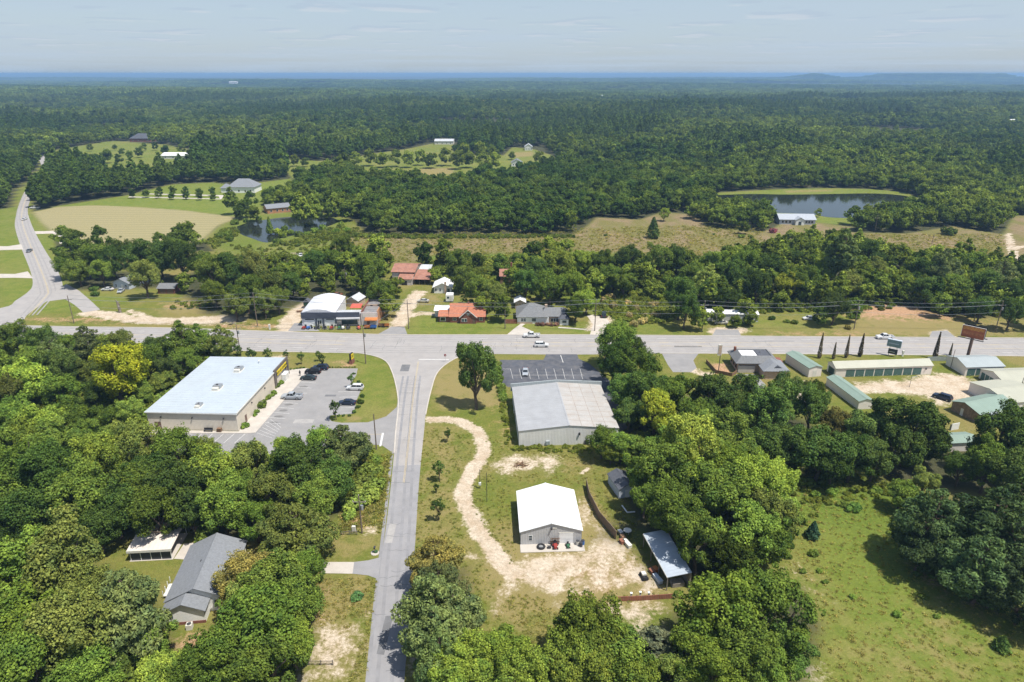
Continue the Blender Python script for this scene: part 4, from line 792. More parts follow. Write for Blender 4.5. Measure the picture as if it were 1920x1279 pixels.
# --- brick house
o, rz, L, D = frame((844, 605), (909, 605), D=9.5); bh, L, D = gable('brick_house', 'red brick house with orange roof and white-trimmed front gable', 'house', (o, rz, L, D), hgt(844, 605, 593), 5.6, 'x', 'brick', 'tile_orange', over=.35)
gx0, gx1 = L * .30, L * .76; gm_ = (gx0 + gx1) / 2; MB().prism([(gx0, -.1), (gx1, -.1), (gx1, 2.4), (gm_, 5.0), (gx0, 2.4)], 'y', -1.2, D * .45).build('front_gable', 'brick', bh)
for s_ in (0, 1):
    a_, b_ = ((gx0 - .35, 2.15), (gm_, 5.02)) if s_ == 0 else ((gm_, 5.02), (gx1 + .35, 2.15)); MB().prism([a_, b_, (b_[0], b_[1] + .14), (a_[0], a_[1] + .14)], 'y', -1.45, D * .47).build('gable_roof', 'tile_orange', bh); MB().prism([a_, b_, (b_[0], b_[1] + .3), (a_[0], a_[1] + .3)], 'y', -1.56, -1.46).build('barge_board', 'white', bh)
for x_, z_, w_, h_ in ((gx0 + .5, .7, 1.9, 1.3), (gm_ - .4, 3.2, .9, .8)):
    f_ = MB().box(x_, x_ + w_, -1.26, -1.18, z_, z_ + h_).build('window', 'white', bh)
    for k in range(2): MB().box(x_ + .12 + k * w_ / 2, x_ + w_ / 2 - .06 + k * w_ / 2, -1.29, -1.25, z_ + .12, z_ + h_ - .1).build('pane', 'glass_blue', f_)
MB().prism([(gx1 - 1.3, .1), (gx1 - .4, .1), (gx1 - .4, 1.6), (gx1 - .62, 2.0), (gx1 - 1.08, 2.0), (gx1 - 1.3, 1.6)], 'y', -1.25, -1.17).build('door', 'door_brown', bh); window(bh, 'front', L, D, L * .08, .8, 1.3, 1.2); window(bh, 'front', L, D, L * .84, .8, 1.3, 1.2)
MB().box(L * .5, L * .5 + .5, D * .5 - .2, D * .5 + .3, 5.0, 6.3).build('chimney', 'brick', bh); MB().box(L - .05, L + .4, D * .35, D * .6, 0, 6.4).build('chimney', 'brick', bh)
MB().prism([(0, 2.2), (4.0, 3.4), (4.0, 3.52), (0, 2.32)], 'x', -4.3, -.02).build('porch_roof', 'tile_orange', bh); MB().box(-4.1, -.02, .5, 6, -.1, 2.3).build('porch_wall', 'brick', bh); f_ = MB().box(-3.6, -1.6, .42, .5, .4, 2.0).build('window', 'white', bh); MB().box(-3.4, -1.8, .38, .42, .6, 1.8).build('pane', 'glass', f_)
MB().prism([(4.02, 3.0), (9.0, 3.5), (9.0, 3.6), (4.02, 3.1)], 'x', -6.2, -.02).build('side_roof', 'flat_white', bh); MB().box(-6.0, -.02, 6.1, 8.8, -.1, 3.0).build('side_wall', 'shop_wall', bh)
MB().prism([(D + .1, 3.3), (D + 4, 2.7), (D + 4, 2.8), (D + .1, 3.4)], 'x', L * .1, L * .9).build('rear_roof', 'flat_white', bh)
# --- grey hip-roofed house
o, rz, L, D = frame((970, 607), (1065, 607), D=11); gr = thing('hip_house', 'low grey house with broad grey hip roof behind a reddish hedge', 'house', o, rz); e = 2.5
MB().box(0, L * .62, 0, D, -.1, e).build('wall', 'siding', gr); MB().box(L * .62 + .01, L, .6, D * .75, -.1, e).build('wall', 'brick_tan', gr); hip(MB(), -.5, L * .6, -.5, D + .5, e, 5.8, L * .26, D * .5).build('roof', 'shingle_mid', gr); hip(MB(), L * .45, L + .4, .1, D * .75 + .5, e + .003, 4.6, L * .1, D * .36).build('roof', 'shingle_mid', gr)
MB().box(L * .83, L, -1.6, .59, -.1, 2.3).build('wing_wall', 'siding', gr); hip(MB(), L * .83 - .4, L + .45, -2.0, 3.0, 2.3, 3.6, L * .085, 2.2).build('wing_roof', 'shingle_dark', gr); MB().box(L * .55, L * .55 + .9, D * .4, D * .4 + .9, 3.2, 5.6).build('chimney', 'brick_tan', gr)
for a in (.07, .12, .28, .32): window(gr, 'front', L, D, L * a, .8, .9, 1.2)
for a in (.66, .71, .76): f_ = MB().box(L * a, L * a + .9, .52, .59, .5, 1.9).build('window', 'white', gr); MB().box(L * a + .1, L * a + .8, .48, .52, .6, 1.8).build('pane', 'glass_blue', f_)
f_ = MB().box(L * .87, L * .97, -1.66, -1.6, .8, 1.9).build('window', 'white', gr); MB().box(L * .88, L * .96, -1.7, -1.66, .9, 1.8).build('pane', 'glass_blue', f_); MB().box(0, L * .3, -.08, 0, -.1, .6).build('brick_base', 'brick_tan', gr)
s2, L, D = gable('garden_shed', 'small cream shed with white gable roof behind the hip roofed house', 'shed', frame((966, 579), (984, 579), D=5), 2.7, 3.6, 'y', 'brick_tan', 'flat_white', over=.5); window(s2, 'front', L, D, .6, 1.6, .6, .5); window(s2, 'front', L, D, L - 1.2, 1.6, .6, .5)
# --- rusty barns, cottage
o, rz, L, D = frame((736, 529), (778, 530), D=14); rbn, L, D = gable('barn', 'weathered barn with rusty red metal roofs in the clearing', 'barn', (o, rz, L, D), 4.6, 6.3, 'x', 'wood_grey', 'rust_roof', over=.4)
MB().prism([(-4.5, 2.6), (-.02, 3.8), (-.02, 3.92), (-4.5, 2.72)], 'x', L * .35, L).build('lean_roof', 'rust_roof', rbn); MB().box(L * .38, L - .3, -4.2, -.02, -.1, 2.6).build('lean_wall', 'render_white', rbn); MB().prism([(-3.5, 2.4), (7.0, 3.9), (7.0, 4.02), (-3.5, 2.52)], 'x', L + .05, L + 7.6).build('shed_roof', 'rust_roof', rbn)
for k in range(4): MB().box(L + .3 + k * 2.3, L + .45 + k * 2.3, -3.2, -3.05, 0, 2.5).build('post', 'wood_grey', rbn)
MB().box(L + .1, L + 7.4, 5.5, 5.7, 0, 3.6).build('shed_wall', 'wood_brown', rbn); MB().box(L * .02, L * .3, -.06, 0, 1.5, 4.2).build('wall_patch', 'render_white', rbn); MB().box(L * .5, L * .75, -4.26, -4.2, 0, 1.9).build('opening', 'black', rbn)
MB().box(L + .3, L + 5, 7.6, 13, -.1, 3.4).build('annex', 'wood_grey', rbn); MB().prism([(7.3, 3.4), (13.3, 4.4), (13.3, 4.5), (7.3, 3.5)], 'x', L + .1, L + 5.3).build('annex_roof', 'tin', rbn)
b2, L, D = gable('barn', 'rusty roofed barn half hidden among trees behind the brick house', 'barn', frame((938, 533), (970, 533), D=9), 3.6, 5.3, 'x', 'wood_brown', 'rust_roof', over=.4); MB().box(L * .6, L * .6 + .8, D * .5 - .4, D * .5 + .4, 4.9, 8.3).build('chimney', 'brick', b2)
ct, L, D = gable('cottage', 'small white cottage with pale metal roof and brick chimney', 'cottage', frame((814, 550), (846, 550), D=8), 2.7, 4.3, 'y', 'siding', 'flat_white', over=.6); window(ct, 'front', L, D, L * .3, .9, .9, 1.1); MB().box(L * .62, L * .62 + .8, -.5, 0, 0, 4.9).build('chimney', 'brick_tan', ct); panel(ct, 'door', 'front', L, D, L * .78, L * .92, 0, 2.0, 'glass_blue'); window(ct, 'front', L, D, L * .05, .9, .8, 1.1)
q = thing('camper_trailer', 'white box camper trailer parked below the white cottage', 'trailer', P(843, 567), 0); MB().box(-1.4, 1.4, -.2, 3.4, .5, 3.0).build('body', 'white', q); MB().box(-.9, -.1, -.24, -.2, 1.6, 2.4).build('window', 'glass_blue', q); MB().box(.2, .9, -.24, -.2, .6, 2.5).build('door', 'off_white', q)
for sx in (-1.3, 1.3): MB().tube((sx - .1, 1.5, .4), (sx + .1, 1.5, .4), .38, .38, 12).build('wheel', 'rubber', q)
# --- cottage and garage by the junction
ch, L, D = gable('cottage', 'grey roofed cottage half hidden between big oaks near the junction', 'cottage', frame((214, 541), (243, 543), D=13), 2.7, 4.4, 'y', 'blue_wall', 'shingle', over=.5); window(ch, 'front', L, D, L * .12, .8, .9, 1.1); panel(ch, 'door', 'front', L, D, L * .5, L * .65, 0, 2.0, 'white'); window(ch, 'front', L, D, L * .75, .8, .9, 1.1); MB().box(L * .6, L * .6 + .8, D * .6, D * .6 + .8, 3.6, 5.6).build('chimney', 'brick', ch)
gg, L, D = gable('garage', 'dark red garage with grey shingled roof near the junction', 'garage', frame((297, 551), (328, 551), D=6), 2.3, 3.5, 'x', 'brick', 'shingle_mid', over=.4); panel(gg, 'roller_door', 'front', L, D, L * .1, L * .45, 0, 2.0, 'door_brown'); panel(gg, 'roller_door', 'front', L, D, L * .55, L * .9, 0, 2.0, 'door_brown')
# --- restaurant with mansard roof
pr_ = P(1380, 682.5, 3.0); o = Vector((pr_.x + .5, pr_.y + .5, 0)); rz = atan2(-.35, 12.5); L, D, e, zt, ins = 12.0, 8.6, 3.0, 4.9, 2.1
rs_ = thing('restaurant', 'dark grey mansard-roofed restaurant with sunken white flat roof', 'restaurant', o, rz)
MB().box(.4, L - .4, .4, D - .4, -.1, e).build('wall', 'brick_tan', rs_); b = MB(); xs = (-.5, L + .5); ys = (-.5, D + .5)
R0 = [(xs[0], ys[0], e), (xs[1], ys[0], e), (xs[1], ys[1], e), (xs[0], ys[1], e)]; R1 = [(x_, y_, z_ + .2) for x_, y_, z_ in R0]; R2 = [(xs[0] + ins, ys[0] + ins, zt), (xs[1] - ins, ys[0] + ins, zt), (xs[1] - ins, ys[1] - ins, zt), (xs[0] + ins, ys[1] - ins, zt)]; R3 = [(x_ + (.3 if i in (0, 3) else -.3), y_ + (.3 if i < 2 else -.3), zt - .5) for i, (x_, y_, z_) in enumerate(R2)]
b.rings([R0, R1, R2, R3], cap=False).build('roof', 'shingle_mid', rs_); xm = (xs[0] + xs[1]) / 2
MB().box(xs[0] + ins + .2, xm + .6, ys[0] + ins + .2, ys[1] - ins - .2, zt - .7, zt - .45).build('flat_roof', 'flat_white', rs_); MB().box(xm + .61, xs[1] - ins - .2, ys[0] + ins + .2, ys[1] - ins - .2, zt - .7, zt - .25).build('flat_roof', 'shingle_dark', rs_)
MB().box(.7, 1.3, D * .75, D * .75 + .7, 3.4, 5.6).build('chimney', 'brick', rs_); MB().tube((L * .65, D * .5, zt - .4), (L * .65, D * .5, zt + .8), .12).build('vent_pipe', 'steel', rs_)
for k in range(3): f_ = MB().box(.33, .4, 1.2 + k * 2.3, 2.7 + k * 2.3, .8, 2.3).build('window', 'brick', rs_); MB().box(.29, .33, 1.35 + k * 2.3, 2.55 + k * 2.3, .95, 2.15).build('pane', 'glass', f_)
MB().box(.5, 5.4, -.08, .39, -.1, 2.2).build('low_wall', 'concrete', rs_); MB().box(L - 5.4, L + 1.4, -4.6, .38, -.1, 2.6).build('wing_wall', 'brick_tan', rs_)
hip(MB(), L - 5.9, L + 1.9, -5.1, 3.2, 2.6, 4.4, 3.6, 2.4).build('wing_roof', 'shingle', rs_); MB().prism([(L - 3.4, 3.0), (L + .6, 3.0), (L - 1.4, 4.0)], 'y', -4.2, -2.0).build('wing_gable', 'shingle_dark', rs_); MB().box(L + .7, L + 2.6, D * .35, D * .75, 0, 2.4).build('brick_annex', 'brick', rs_)
# --- self storage
def storage(label, fr_, eave, ridge, axis, roof, nfront, nside=0, wall='stor_wall', dw=2.4, m0=None):
    r, L, D = gable('storage_building', label, 'storage units', fr_, eave, ridge, axis, wall, roof, over=.25, group=None)
    for k in range(nfront):
        x0 = (m0 if m0 is not None else 1.2) + k * ((L - 2 * (m0 if m0 is not None else 1.2) - dw) / max(1, nfront - 1)); d_ = panel(r, 'roller_door', 'front', L, D, x0, x0 + dw, .05, 2.25, 'roll_green', .03); MB().box(x0 + .9, x0 + 1.3, -.07, -.03, .3, .38).build('handle', 'steel', d_)
    for k in range(nside):
        y0 = .7 + k * ((D - 1.4 - 1.4) / max(1, nside - 1)); panel(r, 'roller_door', 'left', L, D, y0, y0 + 1.4, .05, 2.2, 'roll_green', .03)
    return r, L, D
m1, L, D = storage('long cream storage block with sage roof and eight green roller doors', frame((1565, 707.6), (1745, 702), (1739, 667), 4.0), 2.9, 4.0, 'x', 'sage_roof', 8, 5, m0=3.2, dw=2.6); MB().box(L * .93, L * .93 + .3, -.3, 0, 1.7, 2.1).build('wall_light', 'dark_metal', m1)
m2, L, D = storage('small cream storage block with teal-grey roof and four green doors', frame((1808, 705), (1879, 703), D=8.5), 2.8, 4.0, 'x', 'teal_roof', 4, 0, m0=.6, dw=2.4)
m3, L, D = storage('cream storage block with sage roof and green doors on its gable end', frame((1879, 735), (1990, 732), D=9.5), 2.8, 4.1, 'x', 'sage_roof', 6, 5, m0=4.0, dw=2.4)
p_n = P(1515, 707.6); p_f = P(1472, 679); ax = Vector((p_f.x - p_n.x, p_f.y - p_n.y, 0)); rz = atan2(ax.y, ax.x) - pi / 2; m4, L, D = gable('storage_building', 'narrow cream storage building with green roof beside the restaurant', 'storage units', (p_n, rz, 4.2, ax.length), 2.9, 3.5, 'y', 'stor_wall', 'green_roof_y', over=.2); panel(m4, 'door', 'front', L, D, 1.4, 2.6, 0, 2.1, 'off_white')
p_n = P(1608, 768); p_f = P(1548, 722); ax = Vector((p_f.x - p_n.x, p_f.y - p_n.y, 0)); rz = atan2(ax.y, ax.x) - pi / 2; m5, L, D = gable('storage_building', 'narrow low building with green roof along the yard fence line', 'storage units', (p_n, rz, 4.0, ax.length), 2.4, 3.0, 'y', 'stor_wall', 'green_roof_y', over=.2)
p_n = P(1832, 793.7); p_f = P(1782, 769.7); ax = Vector((p_f.x - p_n.x, p_f.y - p_n.y, 0)); rz = atan2(ax.y, ax.x) - pi / 2; Dg = ax.length
m6, L, D = gable('shop_barn', 'wooden-sided workshop with broad green metal roof at the storage yard', 'workshop', (p_n, rz, 13.0, Dg), 2.7, 3.9, 'x', 'wood_siding', 'green_roof', 'wood_siding', over=.4, xr=Dg * .55); panel(m6, 'door', 'left', L, D, D * .55, D * .65, 0, 2.0, 'off_white'); MB().prism([(-4.0, 2.2), (-.42, 2.6), (-.42, 2.68), (-4.0, 2.28)], 'x', 0, 9).build('porch_roof', 'teal_roof', m6)
for k in (.1, 8.7): MB().box(k, k + .15, -3.8, -3.65, 0, 2.2).build('post', 'white', m6)
m7, L, D = storage('tan metal shed with mixed green and sage roof beside the wooden workshop', frame((1888, 775), (1960, 768), D=13), 3.0, 4.0, 'x', 'sage_roof', 0); m8, L, D = storage('small shed with green roof and cream wall among the trees', frame((1768, 848), (1830, 845), D=4.5), 2.4, 3.0, 'x', 'green_roof', 0)
q = thing('white_panel', 'white door-sized panel standing by the wooden workshop', 'panel', P(1790, 806), .3); MB().box(-1.2, 1.2, 0, .12, 0, 1.8).build('sheet', 'white', q); MB().box(-1.1, -1.0, .12, .6, 0, 1.5).build('brace', 'wood_grey', q)
# --- mobile home, lake house, far houses
mh, L, D = gable('mobile_home', 'long white mobile home behind shrubs across the highway', 'mobile home', frame((1326, 602), (1421, 604), D=5), 2.8, 3.3, 'x', 'trailer', 'flat_white', over=.2)
for a in (.2, .45, .7): window(mh, 'front', L, D, L * a, 1.1, 1.0, 1.0)
lh, L, D = gable('house', 'long blue-grey ranch house with front portico beside the far pond', 'house', frame((1461, 420.5), (1528, 421.5), D=11), 3.0, 5.2, 'x', 'blue_wall', 'lake_roof', over=.5); MB().prism([(L * .42, -.1), (L * .66, -.1), (L * .66, 2.9), (L * .54, 4.4), (L * .42, 2.9)], 'y', -2.2, -.02).build('portico', 'white', lh)
MB().prism([(L * .40, 2.8), (L * .54, 4.42), (L * .54, 4.6), (L * .40, 2.98)], 'y', -2.5, 4).prism([(L * .54, 4.42), (L * .68, 2.8), (L * .68, 2.98), (L * .54, 4.6)], 'y', -2.5, 4).build('portico_roof', 'lake_roof', lh); MB().box(L * .5, L * .58, -2.26, -2.2, 0, 2.2).build('door', 'glass_blue', lh)
for a in (.06, .16, .26, .72, .80, .88): window(lh, 'front', L, D, L * a, .8, 1.3, 1.5, 'white', 'glass', False)
def far_house(label, fr_, e, r_, wall, roof, axis='x', name='house', hipped=False):
    if hipped:
        o, rz, L, D = fr_; h = thing(name, label, 'house', o, rz); MB().box(0, L, 0, D, -.1, e).build('wall', wall, h); hip(MB(), -.6, L + .6, -.6, D + .6, e, r_, L * .33, D * .5).build('roof', roof, h)
    else: h, L, D = gable(name, label, name.replace('_', ' '), fr_, e, r_, axis, wall, roof, over=.5)
    for a in (.12, .38, .62, .82): window(h, 'front', L, D, L * a, .9, 1.2, 1.4, 'white', 'glass', False)
    return h, L, D
far_house('dark hip-roofed house beyond the far green lawn', frame((244, 266), (282, 266), D=16), 4, 10, 'brick', 'shingle_dark', hipped=True)
far_house('long pale poultry barn with white metal roof beyond the field', frame((303, 298), (358, 298), D=17), 3.4, 5.6, 'off_white', 'flat_white', name='long_barn')
h, L, D = far_house('big grey-roofed house with white walls at the end of the tree-lined drive', frame((428, 362), (478, 362), D=15), 4.2, 9.5, 'siding', 'shingle', hipped=True); MB().box(-6, -.02, 2, 10, -.1, 3.2).build('garage_wing', 'siding', h); hip(MB(), -6.5, .4, 1.5, 10.5, 3.2, 6, 3, 4).build('garage_roof', 'shingle', h)
far_house('long low brick house with grey roof on the pond shore', frame((502, 401), (545, 397), D=11), 3.2, 4.9, 'brick_orange', 'shingle', name='house')
far_house('small white house with grey gable roof in the mid clearing', frame((959, 312), (979, 312), D=10), 3.6, 6.4, 'siding', 'shingle', 'y', name='house')
far_house('white house behind trees left of the far pond', frame((1338, 411), (1362, 412), D=9), 3, 5, 'siding', 'tin', name='house'); far_house('grey metal building beyond the mid clearing', frame((815, 271), (850, 271), D=18), 4, 6, 'off_white', 'tin', name='metal_building'); far_house('white house among trees beside the far end of the country road', frame((42, 263), (58, 263), D=10), 3.5, 6, 'siding', 'flat_white', name='house'); far_house('white gabled house above the bare field in the mid clearing', frame((984, 282), (998, 282), D=12), 4, 7, 'siding', 'tin', 'y', name='house')
for k, (px, py, w_, lab) in enumerate(((438, 163, 14, 'tiny pale building far off in the hazy forest, left of its neighbour'), (545, 165, 20, 'long pale building far off in the hazy forest'), (1120, 190, 26, 'pale building on the far forest ridge'), (902, 211, 14, 'reddish clearing building on the wooded hill'), (1895, 241, 18, 'pale roofed house in the far right forest'))):
    p0 = P(px, py); zt_ = float(terrain(np.array([p0.x]), np.array([p0.y]))[0]); sc_ = p0.y / FPX; h = thing('distant_building', lab, 'building', (p0.x, p0.y, zt_), 0); W_ = w_ * sc_ * .5; hh = 11
    MB().box(-W_, W_, 0, W_ * .8, 0, hh).build('wall', 'white' if k != 3 else 'brick_tan', h); MB().prism([(-1, hh), (W_ * .4, hh + 3), (W_ * .8 + 1, hh)], 'x', -W_ - 1, W_ + 1).build('roof', 'flat_white' if k != 3 else 'brick_tan', h)
# ------------------------------------------------------------------ vegetation: leaf-by-leaf source trees
leaf_mat('leaf', 'OBJECT', None, None, .16)
leaf_mat('leaf_far', 'INSTANCER', (0.045, 0.084, 0.018), (0.150, 0.195, 0.034), .2)
leaf_mat('leaf_low', 'INSTANCER', (0.070, 0.105, 0.020), (0.155, 0.180, 0.034), .3)
leaf_mat('weed', 'INSTANCER', (0.15, 0.185, 0.036), (0.29, 0.25, 0.09), .35)

def leaf_mesh(name, C, Nn, size, r, aspect=1.0, m='leaf', bend=.25):
    n = len(C)
    a = np.cross(Nn, r.normal(size=(n, 3))); a /= np.linalg.norm(a, axis=1)[:, None] + 1e-9; b = np.cross(Nn, a)
    s = size * r.uniform(.65, 1.35, n); sa = (s * aspect)[:, None]; sb = s[:, None]
    k = (s * bend)[:, None] * Nn
    V = np.stack([C - a * sa * .5 - k * .5, C - b * sb * .42 + k * .3, C + a * sa * .5 - k * .5, C + b * sb * .42 + k * .3], 1).reshape(-1, 3)
    me = bpy.data.meshes.new(name); me.vertices.add(4 * n); me.vertices.foreach_set('co', V.astype(np.float32).ravel())
    me.loops.add(4 * n); me.loops.foreach_set('vertex_index', np.arange(4 * n, dtype=np.int32))
    me.polygons.add(n); me.polygons.foreach_set('loop_start', np.arange(0, 4 * n, 4, dtype=np.int32)); me.polygons.foreach_set('loop_total', np.full(n, 4, np.int32))
    me.update(calc_edges=True); me.materials.append(MATS[m]); return me
def sph(r, n):
    d = r.normal(size=(n, 3)); return d / np.linalg.norm(d, axis=1)[:, None]
def lobes_to_leaves(L, R, cen, nleaf, r, flat=1.0, up=.6, keep=.12, jitter=.35):
    # leaves on the outer skin of overlapping rounded clumps
    w_ = R ** 2 / np.sum(R ** 2); C = []; NN = []
    for i in range(len(L)):
        k = max(4, int(nleaf * w_[i] * 1.7)); d = sph(r, k)
        out = (L[i] - cen); out = out / (np.linalg.norm(out) + 1e-6)
        d = d[(d @ out > -.55)]
        p = L[i] + d * (R[i] * r.uniform(.80, 1.10, len(d))[:, None]) * np.array([1, 1, flat])
        D = np.linalg.norm((p[:, None, :] - L[None]) / np.array([1, 1, flat]), axis=2) / R[None]; D[:, i] = 9
        ok = D.min(1) > 1 - keep * 2
        p = p[ok]; d = d[ok]; C.append(p); NN.append(d)
    C = np.concatenate(C); NN = np.concatenate(NN) + np.array([0, 0, up]) + r.normal(size=(len(C), 3)) * jitter
    NN /= np.linalg.norm(NN, axis=1)[:, None]
    if len(C) > nleaf: s = r.choice(len(C), nleaf, False); C, NN = C[s], NN[s]
    return C, NN
def limb(b, p, q, r0, r1, r, n=4):
    p = Vector(p); q = Vector(q); pts = [p]
    for i in range(1, n): pts.append(p.lerp(q, i / n) + Vector(r.normal(size=3) * (q - p).length * .04))
    pts.append(q)
    for i in range(n): b.tube(pts[i], pts[i + 1], r0 + (r1 - r0) * i / n, r0 + (r1 - r0) * (i + 1) / n, 6)
def oak(seed, rad=5.0, H=11.0, base=2.2, nl=30, leaves=16000, size=.29, spread=1.0, m='leaf', wob=.22):
    r = np.random.default_rng(seed); zc_ = (H + base) / 2; hz = (H - base) / 2
    L = []; R = []; 
    for i in range(nl):
        d = sph(r, 1)[0]; d[2] = d[2] * .9 + .12; f = r.uniform(.58, .90) * (1 + r.uniform(-wob, wob) * .6)
        wdt = rad * (1.0 if d[2] < .2 else 1 - .22 * (d[2] - .2))
        L.append([d[0] * wdt * f, d[1] * wdt * f, zc_ + d[2] * hz * f]); R.append(rad * r.uniform(.17, .33))
    for i in range(nl // 4): L.append([*(r.normal(size=2) * rad * .25), zc_ + hz * r.uniform(.2, .6)]); R.append(rad * .33)
    L0 = np.array(L); sub_l = []; sub_r = []
    for p_, r_ in zip(L, R):
        sub_l.append(p_); sub_r.append(r_ * .86)
        for k in range(6):
            d = sph(r, 1)[0]; d[2] = d[2] * .8 + .15; far_ = r.uniform() < .16; q_ = np.array(p_) + d * r_ * (r.uniform(1.15, 1.75) if far_ else r.uniform(.6, 1.05)); sub_l.append(list(q_)); sub_r.append(r_ * (r.uniform(.16, .3) if far_ else r.uniform(.24, .5)))
    L = np.array(sub_l); R = np.array(sub_r)
    C, NN = lobes_to_leaves(L, R, np.array([0, 0, zc_ - hz * .3]), leaves, r, keep=.3, jitter=.5)
    k_ = r.choice(len(C), len(C) // 7, False); C[k_] += NN[k_] * r.uniform(.1, .55, len(k_))[:, None] * rad * .16
    cr = leaf_mesh('crown', C, NN, size, r, m=m); L = L0
    b = MB(); limb(b, (0, 0, -.2), (r.normal() * .2, r.normal() * .2, base + 1.2), rad * .075, rad * .055, r)
    for i in range(10):
        t = L[r.integers(len(L))] * (1.0 if i < 7 else np.array([1.22, 1.22, 1.1])); limb(b, (0, 0, base + r.uniform(0, 1.2)), t, rad * .04, rad * .007, r)
    tr = b.mesh('trunk'); tr.materials.append(MATS['bark']); return cr, tr, rad, zc_
def pine(seed, rad=3.6, H=17.0, base=6.0, leaves=5000, size=.46, m='leaf', dens=1.0):
    r = np.random.default_rng(seed); L = []; R = []; z = base; b = MB(); limb(b, (0, 0, -.2), (r.normal() * .25, r.normal() * .25, H - .6), .26, .05, r, 6)
    while z < H - .4:
        t = (z - base) / (H - base); wr = rad * (1 - t ** 1.7) * (.65 + .5 * min(1, t * 4)) + .35
        k = int(r.integers(3, 6)); a0 = r.uniform(0, 6.3)
        for i in range(k):
            a = a0 + 2 * pi * i / k + r.normal() * .3; f = r.uniform(.45, 1.0)
            p = [cos(a) * wr * f, sin(a) * wr * f, z + r.normal() * .35 + .25 * wr * f]
            L.append(p); R.append(max(.55, wr * r.uniform(.30, .42))); b.tube((0, 0, z - .4), p, .06, .02, 4)
        z += r.uniform(.75, 1.25) / dens
    L.append([0, 0, H - .5]); R.append(.6)
    L = np.array(L); R = np.array(R); C, NN = lobes_to_leaves(L, R, np.array([0, 0, base]), leaves, r, flat=.62, up=.5, keep=.25, jitter=.6)
    cr = leaf_mesh('crown', C, NN, size, r, aspect=2.0, m=m, bend=.1); tr = b.mesh('trunk'); tr.materials.append(MATS['bark_pine']); return cr, tr, rad, (H + base) / 2
def cone(seed, rad=1.6, H=5.0, base=.3, leaves=1500, size=.3, m='leaf', power=.8):
    r = np.random.default_rng(seed); n = leaves; t = r.uniform(0, 1, n) ** 1.25; a = r.uniform(0, 2 * pi, n)
    rr = rad * (1 - t) ** power * np.minimum(1, .55 + t * 4) * r.uniform(.72, 1.08, n) * (1 + .13 * np.sin(a * 5 + t * 17)) + .04
    C = np.stack([np.cos(a) * rr, np.sin(a) * rr, base + t * (H - base)], 1); NN = np.stack([np.cos(a), np.sin(a), np.full(n, .5)], 1) + r.normal(size=(n, 3)) * .45
    NN /= np.linalg.norm(NN, axis=1)[:, None]; cr = leaf_mesh('crown', C, NN, size, r, aspect=1.3, m=m)
    b = MB(); b.tube((0, 0, -.1), (0, 0, H * .9), rad * .09, .02, 6); tr = b.mesh('trunk'); tr.materials.append(MATS['bark']); return cr, tr, rad, H * .42
def bush(seed, rad=1.5, H=1.8, leaves=900, size=.3, m='leaf', nl=14):
    r = np.random.default_rng(seed); L = []; R = []
    for i in range(nl):
        a = r.uniform(0, 6.3); f = r.uniform(.1, .72); L.append([cos(a) * rad * f, sin(a) * rad * f, H * r.uniform(.25, .68) * (1 - .35 * f)]); R.append(rad * r.uniform(.26, .42))
    L = np.array(L); R = np.array(R); C, NN = lobes_to_leaves(L, R, np.array([0, 0, 0]), leaves, r, flat=H / rad * .75); C[:, 2] = np.maximum(C[:, 2], .03)
    cr = leaf_mesh('foliage', C, NN, size, r, m=m); b = MB()
    for i in range(4): b.tube((0, 0, -.05), L[i], .04, .012, 4)
    tr = b.mesh('stem'); tr.materials.append(MATS['bark']); return cr, tr, rad, H * .5
SRC = {'oak': [oak(1), oak(2, H=10.2, nl=20, wob=.4), oak(3, H=12.2, nl=36), oak(4, H=11, nl=22, wob=.45), oak(5, H=12.5, base=2.5, nl=26, wob=.5), oak(6, H=11.6, nl=17, wob=.55), oak(7, H=10.6, nl=44, wob=.3)],
       'pine': [pine(11), pine(12, rad=3.2), pine(13, rad=4.0, H=16, base=5)],
       'fullpine': [pine(21, rad=4.2, H=13.5, base=2.2, leaves=13000, dens=1.3, size=.25), pine(22, rad=3.9, H=13, base=2.6, leaves=12500, dens=1.35, size=.25), pine(23, rad=4.3, H=12, base=1.8, leaves=13000, dens=1.4, size=.25)],
       'cedar': [cone(31, 1.7, 5.0), cone(32, 1.5, 4.6)], 'cypress': [cone(41, .75, 9.0, .2, 1500, .26, power=.75), cone(42, .7, 8.4, .2, 1400, .26, power=.7)],
       'sapling': [oak(51, 1.3, 4.6, 1.2, 16, 900, .22), oak(52, 1.1, 4.2, 1.0, 14, 700, .22)],
       'bush': [bush(61), bush(62, nl=18), bush(63, H=1.5, nl=12)]}
NAMES = {'oak': 'broadleaf_tree', 'pine': 'pine_tree', 'fullpine': 'pine_tree', 'cedar': 'cedar_tree', 'cypress': 'cypress_tree', 'sapling': 'young_tree', 'bush': 'shrub'}
CATS = {'oak': 'tree', 'pine': 'tree', 'fullpine': 'tree', 'cedar': 'tree', 'cypress': 'tree', 'sapling': 'tree', 'bush': 'shrub'}
# leaf colours
DK = (0.050, 0.081, 0.020); MD = (0.079, 0.115, 0.022); LT = (0.115, 0.152, 0.026); OL = (0.098, 0.118, 0.030); YG = (0.185, 0.215, 0.026); BY = (0.185, 0.205, 0.018); BR = (0.145, 0.128, 0.038); PN = (0.082, 0.105, 0.038); RD = (0.16, 0.06, 0.03); BRG = (0.108, 0.146, 0.030)
PD = (0.048, 0.074, 0.029)
CWORD = {PD: 'dark grey-green', DK: 'dark green', MD: 'mid green', LT: 'light green', OL: 'olive green', YG: 'yellow-green', BY: 'yellow-green', BR: 'brownish green', PN: 'grey-green', BRG: 'bright green'}
TREES = []          # kind, x, y, scale, zscale, colour, label, group, screen size
def jit(c, r, a=.16): k = 1 + r.normal() * a; g = 1.02 + r.normal() * .045; return (c[0] * k, c[1] * k * g, c[2] * k)
tr_ = np.random.default_rng(99)
